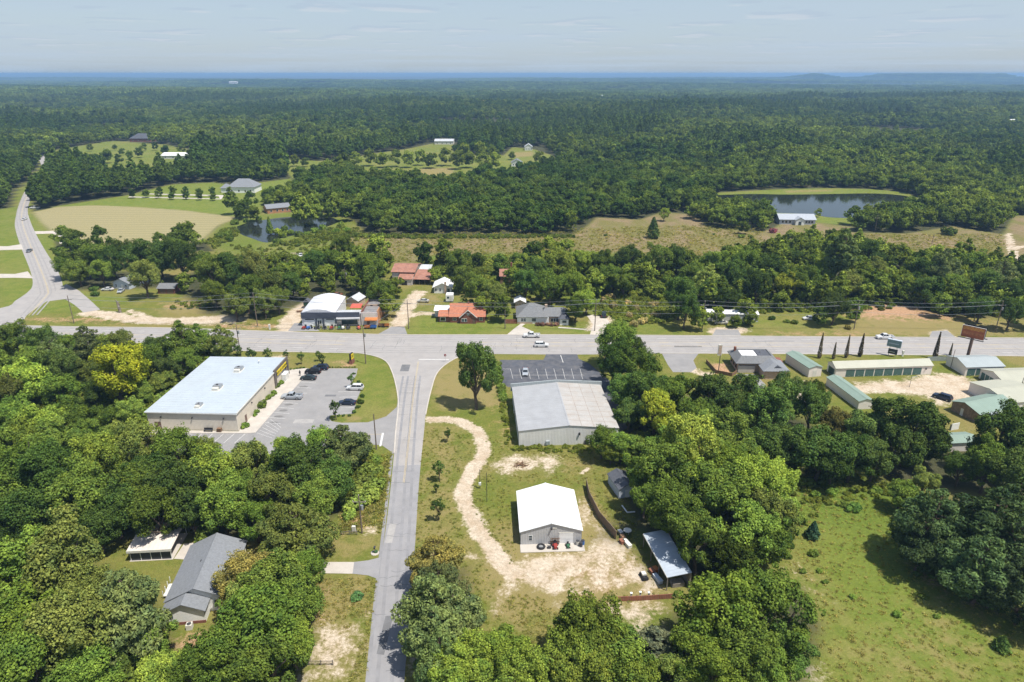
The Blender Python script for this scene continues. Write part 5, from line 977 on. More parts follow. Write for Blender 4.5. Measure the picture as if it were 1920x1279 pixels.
def T(px, py, rpx, kind='oak', colr=MD, label=None, group=None, zs=1.0, own=False):
    # a crown seen at this pixel: its distance follows from the height its crown must have over the ground
    src = SRC[kind][0]; s = 1.0
    for _ in range(12):
        z = s * zs * src[3]; p = P(px, py, z); s = rpx * depth(p) / FPX / src[2]
    TREES.append([kind, p.x, p.y, s, zs, jit(colr, tr_) if not own else colr, label, group, rpx * (20 if own or kind in ('cypress', 'cedar', 'sapling') else 1), tuple(colr)])
def TL(label, group, items, kind='oak', colr=MD, zs=1.0):
    for it in items: T(*it[:3], kind=it[3] if len(it) > 3 and it[3] else kind, colr=it[4] if len(it) > 4 else colr, label=label, group=group, zs=zs)
def fill(label, group, px, z, spacing, rad, kinds, cols, zs=(.85, 1.15), seed=1):
    r = np.random.default_rng(seed); poly = [(P(a, b, z).x, P(a, b, z).y) for a, b in px]
    xs = [p[0] for p in poly]; ys = [p[1] for p in poly]
    for gx_ in np.arange(min(xs), max(xs), spacing):
        for gy_ in np.arange(min(ys), max(ys), spacing):
            x, y = gx_ + r.uniform(-.42, .42) * spacing, gy_ + r.uniform(-.42, .42) * spacing
            if not in_poly(np.array([x]), np.array([y]), poly)[0]: continue
            k = kinds[r.integers(len(kinds))]; rr = r.uniform(*rad); s = rr / SRC['oak'][0][2] if k == 'oak' else rr / SRC[k][0][2]
            if any(abs(q[1] - x) < .8 * rr and abs(q[2] - y) < .8 * rr and q[0] != 'bush' for q in TREES): continue
            cb = cols[r.integers(len(cols))]; TREES.append([k, x, y, s, r.uniform(*zs), jit(cb, r), label, group, rr * FPX / y, tuple(cb)])
# --- single trees that stand out
T(891, 690, 39, 'oak', DK, 'tall lone oak casting shadow on the grass beside the side road', None, 1.7, True)
T(215, 697, 62, 'oak', BY, 'bright yellow-green broadleaf tree rising from scrub behind the tan store', None, .95, True)
T(1228, 770, 38, 'oak', YG, 'yellow-green leafy tree beside the low-gabled warehouse', None, 1.1, True)
T(1272, 812, 30, 'oak', YG, 'smaller yellow-green tree among dark trees southeast of the warehouse', None, 1.0, True)
T(1225, 431, 13, 'cedar', DK, 'lone dark conical cedar standing in the dry meadow', None, 1.0, True)
T(1525, 995, 16, 'cedar', (0.035, 0.07, 0.04), 'bluish young cedar in the weedy field beside the woods', None, .8, True)
T(1880, 1207, 17, 'cedar', DK, 'small dark conifer alone in the open dry grass field', None, .7, True)
T(1246, 402, 10, 'oak', LT, 'small rounded tree alone on the meadow edge', None, 1, True)
T(1708, 800, 64, 'oak', DK, 'large dark oak between the storage yard and the weedy field', None, 1.0, True)
T(1574, 800, 36, 'oak', (0.10, 0.095, 0.03), 'broadleaf tree with a reddish crown in the dark row below the storage units', None, 1.1, True)
T(1450, 431, 7, 'bush', (.17, .05, .07), 'pink flowering crape myrtle beside the lake house lawn', None, 1.4, True)
T(160, 478, 38, 'oak', MD, 'wide spreading oak overhanging the country road junction', None, .9, True)
T(146, 508, 26, 'oak', BRG, 'bright green rounded tree in front of the wide spreading oak', None, .9, True)
T(268, 478, 42, 'oak', DK, 'large dark oak behind the grey roofed cottage', None, .9, True)
T(271, 524, 28, 'oak', OL, 'olive rounded magnolia between the grey cottage and the red garage', None, 1.0, True)
T(376, 1000, 30, 'bush', BRG, 'bright green round shrub between the white carport and grey house', None, 1.2, True)
T(668, 1117, 15, 'bush', (.06, .12, .04), 'clipped round shrub on the lawn left of the side road', None, .6, True)
T(505, 425, 9, 'cedar', MD, 'small upright cedar on the near shore of the pond', None, 1.3, True)
# --- woods around the grey house
W1 = ('broadleaf tree in the dense wood around the grey house with the white carport', 'wood around the grey house')
TL(*W1, [(98, 1075, 84, None, OL), (20, 1100, 75, None, MD), (48, 1178, 90, None, LT), (135, 1195, 85, None, OL), (60, 1262, 90, None, MD), (180, 1258, 65), (278, 1200, 50), (-20, 1200, 70), (160, 1110, 60, None, OL), (300, 1262, 55, None, LT),
         (456, 1080, 50, None, BR), (446, 1130, 36, None, BR), (524, 1080, 64, None, MD), (495, 1165, 80, None, MD), (555, 1130, 55), (420, 1240, 66), (500, 1248, 72), (548, 1205, 52, None, LT), (365, 1262, 50), (470, 1130, 50, None, OL), (580, 1075, 36)])
T(238, 1132, 70, 'fullpine', PN, 'tall dense pine close beside the front gable of the grey house', None, 1.0, True)
T(228, 1250, 38, 'cedar', BRG, 'pale green cedar rising below the grey house', None, .9, True)
W2 = ('broadleaf tree in the wood between the tan store lot and the grey house', 'wood below the tan store')
TL(*W2, [(30, 880, 60), (100, 890, 58, None, DK), (60, 965, 62, None, DK), (150, 945, 62), (190, 870, 50, None, LT), (262, 850, 44, None, OL), (338, 848, 46, None, MD), (250, 915, 55), (330, 920, 60, None, DK), (400, 895, 55, None, LT), (470, 868, 48, None, OL), (420, 955, 52, None, MD), (500, 930, 58, None, OL),
         (560, 885, 55, None, DK), (600, 845, 42), (620, 900, 45, None, DK), (590, 950, 42), (215, 955, 50, None, DK), (380, 850, 34, None, LT), (180, 990, 45, None, DK), (300, 965, 50), (360, 965, 40, None, DK), (480, 975, 40), (20, 1010, 40, None, DK), (-30, 930, 60), (530, 850, 35, None, LT), (100, 830, 45, None, MD), (30, 820, 45, None, LT), (165, 825, 40), (285, 880, 45, None, DK), (440, 905, 44)])
T(551, 990, 60, 'fullpine', OL, 'round dense olive pine above the concrete driveway apron', None, .75, True)
T(640, 832, 42, 'fullpine', PN, 'rounded pine at the edge of the tan store parking lot', None, .85, True)
TL('small dark cedar at the parking lot exit by the rounded pine', 'cedars by the lot exit', [(668, 828, 12), (680, 830, 13)], 'cedar', DK)
TL('leafy green shrub on the overgrown bank left of the side road', 'bank shrubs', [(690, 880, 26), (672, 905, 24), (700, 908, 22), (660, 940, 24), (688, 928, 22), (650, 870, 20), (705, 860, 14), (660, 960, 18)], 'bush', BRG)
# --- scrub wood left of the store
W3 = ('leafy tree in the scrub wood between the highway and the tan store', 'scrub wood beside the store')
TL(*W3, [(25, 645, 36), (80, 650, 36, None, DK), (130, 655, 30), (160, 640, 28, 'fullpine', PN), (232, 640, 30, None, OL), (275, 680, 32), (315, 690, 28, None, DK), (45, 715, 44, None, LT), (110, 745, 42), (25, 775, 46), (85, 800, 42, None, LT), (140, 790, 40), (170, 745, 34, None, DK), (-30, 700, 50), (-20, 640, 40), (60, 680, 40), (120, 700, 36, None, DK), (0, 830, 45), (195, 650, 26), (290, 660, 26, None, DK), (100, 670, 30, 'fullpine', PN), (250, 720, 26), (300, 715, 24, None, BRG), (190, 790, 30), (240, 770, 26, None, BRG), (350, 680, 24), (275, 735, 22, None, BRG), (160, 700, 30, None, OL), (0, 735, 40, None, OL), (215, 815, 30, None, BRG), (255, 800, 20, None, BRG)])
TL('ragged tree beside the highway behind the tan store', 'ragged trees by the highway', [(340, 640, 28, 'fullpine', MD), (372, 636, 22, 'fullpine', MD), (413, 638, 22, 'fullpine', OL)], 'fullpine')
TL('low green shrub filling the scrub behind the tan store', 'scrub shrubs', [(385, 672, 16), (330, 710, 18), (300, 745, 20), (250, 750, 22), (360, 700, 15), (270, 775, 18), (320, 735, 18), (340, 725, 14), (235, 808, 18), (200, 830, 22), (150, 825, 24), (265, 760, 20), (290, 765, 16)], 'bush', BRG)
# --- trees by the side road
TL('pine in the dense clump on the right verge of the side road', 'pines on the road verge', [(815, 1035, 42, None, BR), (822, 1090, 48), (812, 1140, 56), (850, 1150, 48), (815, 1185, 50), (770 + 55, 1225, 45)], 'fullpine', PN)
TL('broadleaf tree in the row along the bottom of the sandy yard', 'trees below the sandy yard', [(880, 1235, 58, None, LT), (940, 1225, 55, None, LT), (850, 1265, 50), (985, 1262, 55, None, LT), (1105, 1180, 72, None, LT), (1070, 1235, 60), (1150, 1225, 66, None, MD), (1100, 1262, 64), (1180, 1265, 50), (1045, 1270, 45)], 'oak', LT)
T(1236, 1200, 34, 'pine', (0.075, 0.085, 0.05), 'thin greyish pine between the sandy yard trees and the broad oak', None, .7, True)
TL('large rounded oak at the corner of the sandy yard and weedy field', 'corner oaks', [(1350, 1140, 88, None, LT), (1440, 1145, 86, None, MD), (1290, 1225, 62, None, LT), (1400, 1225, 70, None, MD), (1470, 1215, 54, None, DK), (1340, 1262, 60, None, LT), (1445, 1270, 50), (1255, 1265, 45, None, OL)], 'oak', MD)
TL('thin young tree in a line on the grass beside the side road', 'roadside young trees', [(838, 811, 9), (823, 878, 13), (818, 912, 7), (821, 946, 16)], 'sapling', DK)
# --- central right woods
W4 = ('broadleaf tree in the thick wood behind the blue metal lean-to', 'wood behind the lean-to')
TL(*W4, [(1235, 890, 55, None, MD), (1300, 850, 62, None, LT), (1365, 825, 55), (1255, 955, 55, None, MD), (1340, 925, 66, None, MD), (1415, 905, 58, None, LT), (1400, 985, 66), (1310, 1010, 60), (1440, 965, 50, None, OL), (1370, 1040, 52), (1300, 950, 50, None, DK), (1210, 930, 36), (1455, 915, 45, None, LT), (1350, 870, 50, None, LT), (1250, 845, 40, None, BRG), (1330, 800, 36, None, BRG), (1430, 1020, 45), (1290, 900, 44, None, LT), (1200, 880, 30), (1460, 1000, 34, None, DK), (1395, 870, 45)])
W5 = ('dark broadleaf tree in the row between the warehouse lot and the storage yard', 'row east of the warehouse')
TL(*W5, [(1155, 640, 40, None, MD), (1150, 685, 36), (1195, 690, 40, None, MD), (1215, 735, 48), (1270, 735, 46, None, MD), (1165, 730, 34, None, DK), (1325, 745, 48), (1385, 755, 48), (1435, 785, 50, None, DK), (1470, 730, 34), (1480, 830, 52, None, DK), (1540, 840, 56, None, DK), (1600, 850, 48), (1630, 810, 44, None, DK), (1520, 770, 40, None, DK), (1430, 840, 50, None, DK), (1640, 860, 40), (1680, 830, 48, None, DK), (1380, 800, 46), (1300, 780, 44, None, MD), (1560, 870, 40), (1180, 770, 32, None, DK), (1530, 730, 26, None, MD), (1740, 830, 40, None, DK), (1185, 655, 28)], 'oak', DK)
TL('shrubby tree at the near corner of the low-gabled warehouse', 'warehouse corner trees', [(1128, 830, 32), (1165, 835, 34), (1195, 840, 30), (1145, 850, 22, None, LT)], 'oak', MD, .8)
TL('clipped hedge shrub in the row along the warehouse lot', 'warehouse hedge', [(931 + k * 1.6, 682 + k * 8, 9.5) for k in range(9)], 'bush', MD)
TL('tall dark pine at the right side of the weedy field', 'pines by the weedy field', [(1755, 965, 56), (1730, 1010, 40), (1860, 985, 62), (1905, 1030, 60), (1845, 1050, 54), (1905, 965, 56), (1790, 1010, 40), (1930, 1090, 55), (1870, 1080, 40)], 'fullpine', PD)
TL('broadleaf tree by the green roofed sheds at the storage yard', 'trees by the green sheds', [(1880, 830, 52, None, DK), (1920, 800, 44, None, DK), (1850, 880, 40), (1905, 890, 50, None, DK), (1800, 880, 28, None, DK), (1690, 925, 30, None, MD), (1735, 900, 28, None, OL), (1840, 850, 28, None, DK), (1930, 850, 50, None, DK), (1965, 900, 50)], 'oak', MD)
TL('small weedy sapling shrub in the open field', 'field shrubs', [(1600, 945, 17, None, DK), (1580, 940, 12), (1560, 920, 12), (1530, 925, 11), (1525, 1035, 11), (1500, 970, 15, None, BRG), (1480, 1000, 12), (1490, 940, 20, None, BRG), (1765, 1072, 14, None, PN), (1720, 1075, 8), (1745, 1080, 7), (1848, 1105, 17, None, PN), (1733, 1118, 8), (1600, 1118, 7), (1683, 1150, 9), (1760, 1155, 8), (1858, 1135, 9), (1547, 1090, 6), (1537, 1070, 6), (1505, 1070, 7), (1475, 1040, 10), (1510, 900, 16, None, BRG), (1550, 905, 14, None, BRG), (1640, 915, 14, None, BRG), (1690, 960, 12)], 'bush', MD)
# --- shop, store and yard plantings
TL('young ornamental tree on the grass strip between the store and the highway', 'store lawn trees', [(443, 660, 11), (470, 663, 12), (502, 664, 9), (536, 663, 7), (563, 667, 8), (597, 665, 6), (604, 674, 8)], 'sapling', DK)
TL('young tree in the planted edge of the tan store parking lot', 'lot edge trees', [(628, 762, 13), (659, 709, 9)], 'sapling', DK)
TL('small shrub in the bed along the store wall', 'store wall shrubs', [(517, 722, 8), (527, 716, 7), (488, 757, 12), (456, 795, 11), (480, 770, 7), (512, 735, 8), (501, 745, 7), (476, 777, 6), (508, 741, 6)], 'bush', MD)
TL('tiny clipped shrub in the row edging the store parking lot', 'lot edge shrubs', [(608 + 5.2 * k, 688, 2.2) for k in range(12)] + [(545 + 6 * k, 692 - k * .8, 3) for k in range(5)] + [(671, 715, 5), (674, 722, 5), (680, 740, 6), (676, 752, 7), (671, 762, 6), (664, 771, 5), (655, 778, 4), (645, 778, 4), (636, 778, 4), (663, 700, 4)], 'bush', DK)
TL('tall narrow brown cypress in a line behind the main storage block', 'storage cypresses', [(1539, 652, 4.2), (1565, 658, 3.2), (1589, 654, 3.6), (1616, 648, 4.4), (1757, 652, 4.4), (1782, 662, 3.0)], 'cypress', (0.075, 0.062, 0.04))
TL('round lawn shrub near the country road junction', 'junction lawn shrubs', [(178, 549, 9), (176, 540, 8)], 'bush', DK)
TL('reddish clipped hedge in front of the grey hip roofed house', 'grey house hedge', [(1009 + k * 8.6, 607, 6) for k in range(5)], 'bush', (0.13, 0.075, 0.055))
TL('paired lawn tree along the curving driveway north of the mown field', 'driveway avenue trees', [(247, 361, 7.5), (273, 360, 7.5), (298, 357, 7.5), (323, 356, 7.5), (347, 356, 7), (373, 358, 7.5), (398, 357, 7), (296, 363, 6), (322, 365, 6.5), (348, 365, 6.5), (374, 366, 6.5), (400, 367, 6.5)], 'oak', DK, 1.1)
TL('conifer beside the two-storey house above the pond', 'trees by the pond house', [(432, 375, 15, 'fullpine', DK), (455, 388, 16, None, DK), (470, 372, 13, None, DK), (502, 368, 12, None, DK), (475, 397, 14, None, OL), (447, 400, 10), (560, 370, 18, 'pine', PN), (585, 372, 16, 'pine', PN), (575, 355, 16, 'pine', PN), (630, 378, 20), (650, 392, 18, None, DK), (610, 395, 14, None, DK)], 'oak', MD)
TL('low leafy shrub on the pond bank', 'pond shrubs', [(530, 438, 9, None, LT), (545, 432, 8, None, LT), (520, 432, 9, None, YG), (535, 426, 9), (560, 437, 8), (425, 437, 9), (440, 415, 8), (410, 440, 8), (430, 446, 8), (575, 437, 7), (590, 430, 8), (605, 425, 7), (520, 452, 8), (460, 412, 6), (485, 408, 6), (640, 420, 9, None, LT), (650, 428, 8), (630, 430, 8)], 'bush', MD, 1.3)
# --- woods north of the highway
W6 = ('broadleaf tree in the wood north of the highway beside the equipment shop', 'wood by the equipment shop')
TL(*W6, [(210, 488, 28, None, DK), (125, 497, 22), (230, 470, 26), (300, 490, 26, None, DK), (340, 488, 30, None, DK), (330, 470, 24), (345, 528, 17, None, MD), (190, 510, 22), (400, 512, 32, None, MD), (432, 505, 32, None, DK), (402, 545, 26, None, LT), (460, 545, 34), (470, 500, 30, None, OL), (500, 530, 32, None, OL), (520, 560, 24, None, BRG), (495, 570, 22, None, OL), (440, 570, 26, None, OL), (547, 530, 24, None, DK), (515, 498, 20, None, YG), (560, 520, 18, None, DK), (595, 485, 22, None, DK), (592, 510, 14, 'cedar', DK), (625, 490, 24, None, MD), (640, 466, 22), (610, 520, 20), (648, 495, 22, None, OL), (670, 478, 20), (710, 465, 22, None, YG), (720, 485, 22, None, MD), (695, 515, 30, None, MD), (712, 545, 28, None, BRG), (728, 570, 20, None, MD), (680, 535, 18), (740, 535, 18), (375, 490, 24), (570, 545, 14, None, LT), (620, 540, 12, None, LT)], 'oak', MD)
W7 = ('leafy tree in the wood behind the brick house and the grey hip roofed house', 'wood behind the brick house')
TL(*W7, [(795, 475, 20, None, DK), (835, 470, 22, None, YG), (858, 488, 24, None, BRG), (815, 515, 14, None, YG), (870, 520, 24, None, MD), (895, 545, 26, None, MD), (895, 485, 15, None, DK), (940, 495, 18, None, DK), (925, 550, 24, None, OL), (940, 575, 22, None, MD), (905, 575, 18), (1000, 470, 22, None, DK), (1030, 468, 22, None, YG), (1060, 465, 20, None, BY), (1045, 500, 30, None, LT), (1085, 490, 26, None, LT), (1010, 510, 28, None, DK), (985, 535, 26, None, DK), (1030, 540, 30, None, MD), (1075, 530, 30, None, LT), (1130, 490, 24), (1175, 480, 24, None, DK), (1150, 520, 26, None, MD), (1100, 560, 24, None, LT), (1080, 575, 24, None, MD), (1170, 530, 24), (1200, 515, 22, None, LT), (880, 560, 14), (960, 520, 20, None, MD), (1120, 530, 22)], 'oak', MD)
W8 = ('leafy tree in the wood across the highway from the storage units', 'wood opposite the storage units')
TL(*W8, [(1235, 490, 26, None, MD), (1270, 480, 28, None, DK), (1275, 560, 32, None, DK), (1285, 585, 26, None, DK), (1310, 595, 20, None, BRG), (1235, 545, 15, None, YG), (1300, 510, 26), (1340, 500, 26, None, MD), (1370, 520, 26, None, DK), (1330, 545, 24, None, DK), (1400, 500, 28, None, MD), (1420, 540, 26, None, DK), (1440, 470, 22, None, MD), (1445, 505, 28, None, DK), (1475, 535, 24, None, YG), (1465, 560, 18, None, BRG), (1490, 490, 24, None, DK), (1520, 475, 24, None, MD), (1510, 525, 30, None, MD), (1550, 500, 28, None, LT), (1580, 470, 24, 'pine', PN), (1560, 450, 20, 'pine', PN), (1590, 530, 26, None, OL), (1565, 575, 28, None, DK), (1600, 580, 20, None, DK), (1540, 590, 18, None, DK), (1630, 480, 26, None, DK), (1640, 515, 26, None, OL), (1680, 480, 22, None, MD), (1670, 530, 22, None, MD), (1730, 510, 26, None, DK), (1770, 500, 26, 'fullpine', PN), (1740, 545, 26, None, DK), (1790, 535, 28, None, MD), (1820, 500, 26, None, MD), (1850, 540, 28, None, DK), (1880, 510, 26, 'fullpine', PN), (1900, 550, 28, None, DK), (1840, 575, 24, None, DK), (1895, 590, 24, None, DK), (1765, 570, 20, None, DK), (1940, 520, 30), (1950, 580, 30), (1365, 560, 24, None, DK), (1400, 575, 20, None, MD), (1345, 590, 14, None, OL), (1380, 600, 12), (1410, 595, 14), (1805, 565, 22, None, DK)], 'oak', MD)
fill('leafy tree in the wood across the highway from the storage units', 'wood opposite the storage units', [(1270, 490), (1420, 465), (1560, 440), (1700, 480), (1980, 500), (1980, 590), (1700, 560), (1450, 560), (1300, 570)], 4, 7.5, (3.2, 4.6), ['oak', 'oak', 'oak', 'fullpine'], [DK, MD, MD, OL, LT], seed=5)
fill('leafy tree in the wood behind the brick house and the grey hip roofed house', 'wood behind the brick house', [(960, 480), (1090, 480), (1270, 490), (1260, 560), (1180, 545), (1100, 560), (960, 545)], 4, 8, (2.6, 3.8), ['oak'], [MD, LT, DK, BRG], seed=6)
fill('broadleaf tree in the wood north of the highway beside the equipment shop', 'wood by the equipment shop', [(380, 490), (560, 480), (690, 465), (730, 500), (690, 530), (600, 520), (540, 550), (420, 560)], 4, 8, (2.6, 3.8), ['oak'], [MD, LT, DK, OL], seed=8)
TL('tan weedy shrub in the brush across the highway from the warehouse', 'roadside brush', [(1130, 560, 10), (1150, 572, 10), (1175, 565, 10), (1195, 575, 11), (1210, 590, 10), (1180, 590, 9), (1205, 600, 9), (1225, 570, 9), (1145, 555, 9), (1190, 605, 9), (1230, 590, 10)], 'bush', (0.20, 0.16, 0.07), 1.3)
TL('small shrub along the highway verge or meadow', 'verge shrubs', [(1450, 595, 8, None, DK), (1475, 600, 7), (1490, 603, 7), (1345, 593, 10, None, OL), (1385, 605, 9), (1405, 602, 10), (1590, 613, 7, None, BR), (1340, 438, 4), (1390, 442, 6), (1407, 443, 6), (1780, 432, 14, None, MD), (1136, 440, 4), (920, 446, 4), (776, 446, 4), (1766, 572, 12, None, MD)], 'bush', MD)

TL('rounded tree in the grassy clearing beyond the near woods', 'mid clearing trees', [(668, 297, 12), (693, 294, 13), (717, 297, 13), (742, 295, 13), (766, 297, 13), (788, 294, 12), (808, 298, 13), (836, 292, 14), (858, 299, 14), (880, 296, 14), (905, 299, 14), (928, 300, 13), (870, 283, 13), (900, 282, 14), (925, 285, 12), (552, 300, 9), (572, 302, 8), (1010, 292, 10), (960, 290, 7), (640, 312, 12), (610, 318, 12)], 'oak', MD)
TL('leafy tree in front of the far pond beside the long ranch house', 'trees by the far pond', [(1390, 398, 15), (1415, 393, 16), (1442, 396, 14), (1365, 408, 14), (1395, 424, 12), (1432, 418, 11, None, LT), (1340, 405, 14), (1320, 395, 15), (1300, 392, 14), (1375, 388, 14), (1600, 402, 15, None, DK), (1630, 400, 15), (1660, 402, 15, None, DK), (1690, 405, 14), (1615, 415, 12), (1650, 418, 12, None, DK), (1535, 398, 7, None, LT)], 'oak', MD)
TL('tree standing on the far lawn beyond the mown field', 'far lawn trees', [(168, 276, 6), (200, 290, 12), (222, 297, 8), (243, 290, 7), (260, 285, 8), (228, 283, 6), (180, 300, 14), (150, 300, 13), (120, 305, 14), (270, 275, 6), (290, 274, 6), (215, 275, 5), (310, 279, 8), (340, 277, 8), (130, 290, 10)], 'oak', DK)
LAND = [(P(a, b), nm) for a, b, nm in ((385, 1110, 'grey house'), (290, 1045, 'cream carport'), (400, 780, 'tan store'), (690, 838, 'store lot exit'), (215, 740, 'bright yellow tree'), (150, 648, 'highway'), (330, 655, 'highway'), (602, 1247, 'wooden rail fence'), (630, 1066, 'concrete drive'), (60, 1279, 'wood corner'), (1065, 790, 'warehouse'), (1245, 1070, 'lean-to'), (1170, 925, 'dark shed'), (1410, 690, 'restaurant'), (1650, 705, 'long storage block'), (1850, 790, 'green sheds'), (1600, 1060, 'weedy field'), (1490, 950, 'weedy field'), (1020, 1130, 'sandy yard'), (620, 605, 'equipment shop'), (875, 605, 'brick house'), (1015, 607, 'hip house'), (760, 528, 'rusty barn'), (830, 550, 'white cottage'), (1375, 603, 'mobile home'), (1650, 600, 'clay slope'), (1200, 480, 'dry meadow'), (1500, 470, 'dry meadow'), (1800, 480, 'dry meadow'), (90, 500, 'country road'), (312, 551, 'red garage'), (228, 545, 'grey cottage'), (1180, 600, 'roadside brush'), (560, 480, 'gravel clearing'), (770, 1150, 'side road'), (500, 430, 'pond'))]
for q in TREES:
    if q[7] and q[0] not in ('cypress', 'sapling', 'cedar'):
        b_ = min(LAND, key=lambda t_: hypot(t_[0].x - q[1], t_[0].y - q[2]))[1]; rad_ = q[3] * SRC[q[0]][0][2]
        sz = ('large' if rad_ > 6.2 else 'small' if rad_ < 3.6 else 'medium') if q[0] != 'bush' else ('broad' if rad_ > 1.7 else 'small')
        cw = min(CWORD, key=lambda c_: sum((c_[i] / sum(c_) - q[9][i] / sum(q[9])) ** 2 for i in range(3)) * 8 + (c_[1] - q[9][1]) ** 2 * 60) if q[9] not in CWORD else q[9]
        word = {'oak': 'tree', 'pine': 'pine', 'fullpine': 'pine', 'bush': 'shrub'}[q[0]]
        if q[9] in CWORD: q[6] = '%s %s %s in the %s near the %s' % (sz, CWORD[cw], word, q[7], b_)
TREES.sort(key=lambda q: -q[8])
count = {}; POOL = []
def plant(q):
    kind, x, y, s, zs, colr, label, group = q[:8]
    key = ('tree' if CATS[kind] == 'tree' else 'shrub')
    if count.get(key, 0) >= 300: POOL.append(q); return
    count[key] = count.get(key, 0) + 1
    src = SRC[kind][int(tr_.integers(len(SRC[kind])))]
    root = thing(NAMES[kind], label, CATS[kind], (x, y, 0), tr_.uniform(0, 6.28), group); u_ = tr_.uniform(.88, 1.14) if kind != 'cypress' else 1.0; root.scale = (s * u_, s / u_, s * zs * tr_.uniform(.93, 1.08))
    cr = link('foliage' if kind == 'bush' else 'crown', src[0], root); cr.color = (*colr, 1)
    link('stem' if kind == 'bush' else 'trunk', src[1], root)
for q in TREES: plant(q)

# ------------------------------------------------------------------ uncountable vegetation: far forest, undergrowth, weeds
def source_collection(name, meshes):
    c = bpy.data.collections.new(name)
    for i, me in enumerate(meshes):
        if not isinstance(me, (tuple, list)): me = (me,)
        o = bpy.data.objects.new('%s_%02d' % (name, i), me[0]); c.objects.link(o)
    return c
def scatter(name, label, cat, X, Y, S, ZS, idx, tint, coll, zoff=0.0):
    n_ = len(X); rr = np.random.default_rng(len(name))
    me = bpy.data.meshes.new(name); me.vertices.add(n_); z = terrain(X, Y) + zoff
    me.vertices.foreach_set('co', np.stack([X, Y, z], 1).astype(np.float32).ravel())
    for nm, ty, dat in (('scl', 'FLOAT_VECTOR', np.stack([S, S, S * ZS], 1).ravel()), ('rot', 'FLOAT_VECTOR', np.stack([np.zeros(n_), np.zeros(n_), rr.uniform(0, 6.28, n_)], 1).ravel()), ('idx', 'INT', idx.astype(np.int32)), ('tint', 'FLOAT', tint)):
        a = me.attributes.new(nm, ty, 'POINT'); a.data.foreach_set('vector' if ty == 'FLOAT_VECTOR' else 'value', dat.astype(np.float32) if ty != 'INT' else dat)
    o = link(name, me); tag(o, label, cat, None, 'stuff')
    g = bpy.data.node_groups.new(name, 'GeometryNodeTree'); g.interface.new_socket('Geometry', in_out='INPUT', socket_type='NodeSocketGeometry'); g.interface.new_socket('Geometry', in_out='OUTPUT', socket_type='NodeSocketGeometry')
    a = g.nodes.new('NodeGroupInput'); z_ = g.nodes.new('NodeGroupOutput'); ip = g.nodes.new('GeometryNodeInstanceOnPoints'); ci = g.nodes.new('GeometryNodeCollectionInfo')
    ci.inputs['Collection'].default_value = coll; ci.inputs['Separate Children'].default_value = True; ci.inputs['Reset Children'].default_value = True
    def na(nm, ty):
        q = g.nodes.new('GeometryNodeInputNamedAttribute'); q.data_type = ty; q.inputs['Name'].default_value = nm; return q.outputs['Attribute']
    g.links.new(a.outputs[0], ip.inputs['Points']); g.links.new(ci.outputs[0], ip.inputs['Instance']); ip.inputs['Pick Instance'].default_value = True
    g.links.new(na('idx', 'INT'), ip.inputs['Instance Index'])
    er = g.nodes.new('FunctionNodeEulerToRotation'); g.links.new(na('rot', 'FLOAT_VECTOR'), er.inputs[0]); g.links.new(er.outputs[0], ip.inputs['Rotation'])
    g.links.new(na('scl', 'FLOAT_VECTOR'), ip.inputs['Scale']); g.links.new(ip.outputs[0], z_.inputs[0])
    md = o.modifiers.new('scatter', 'NODES'); md.node_group = g; return o
far_src = [oak(201, 5, 11.5, 1.5, 22, 900, 1.25, m='leaf_far'), oak(202, 4.8, 12.5, 1.5, 26, 900, 1.2, m='leaf_far'), oak(203, 5.2, 11, 1.2, 18, 850, 1.3, m='leaf_far'), pine(211, 3.8, 16, 4, 800, 1.1, m='leaf_far'), pine(212, 3.4, 17, 5, 750, 1.05, m='leaf_far')]
mid_src = [oak(221, 5, 11.5, .5, 28, 2600, .78, m='leaf_far'), oak(222, 4.8, 12.5, .5, 32, 2600, .76, m='leaf_far'), oak(223, 5.2, 11, .4, 26, 2600, .8, m='leaf_far'), pine(231, 3.8, 16, 4, 2200, .7, m='leaf_far'), pine(232, 3.4, 17, 5, 2000, .7, m='leaf_far')]
def patch(seed):                              # a piece of closed canopy seen from kilometres away
    r = np.random.default_rng(seed); C = []; NN = []
    for i in range(16):
        cx_, cy_ = (i % 4 - 1.5) * 7.5 + r.normal() * 1.8, (i // 4 - 1.5) * 7.5 + r.normal() * 1.8; h = r.uniform(9, 14); d = sph(r, 60); d[:, 2] = np.abs(d[:, 2]) - .15
        C.append(np.array([cx_, cy_, h - 4]) + d * np.array([5, 5, 4.5])); NN.append(d)
    C = np.concatenate(C); NN = np.concatenate(NN) + r.normal(size=(len(C), 3)) * .35; NN /= np.linalg.norm(NN, axis=1)[:, None]
    return leaf_mesh('canopy', C, NN, 3.0, r, m='leaf_far')
C_MID = source_collection('mid_tree', [q[0] for q in mid_src]); C_FAR = source_collection('far_tree', [q[0] for q in far_src]); C_PATCH = source_collection('canopy_patch', [patch(301), patch(302), patch(303)])
def grid(y0, y1, sp, r, side=.82, pad=60):
    Ys = np.arange(y0, y1, sp); out = []
    for y in Ys:
        hw = side * y + pad; x = np.arange(-hw, hw, sp); out.append(np.stack([x, np.full(len(x), y)], 1))
    a = np.concatenate(out); return a + r.uniform(-.42, .42, a.shape) * sp
def tintmap(x, y, r):
    v = .55 + .32 * np.sin(x / 47 + 2 * np.sin(y / 83)) * np.cos(y / 61 + x / 140) + .38 * np.sin(x / 210 + 1.5 * np.sin(y / 260) + 1) * np.cos(y / 190 + x / 330) + r.normal(size=x.shape) * .26
    return np.clip(v * .8, 0, 1)
def pine_stand(x, y): return (np.sin(x / 160 + 1.1) * np.cos(y / 190 + .6) + .35 * np.sin(x / 67 - y / 90)) > .25
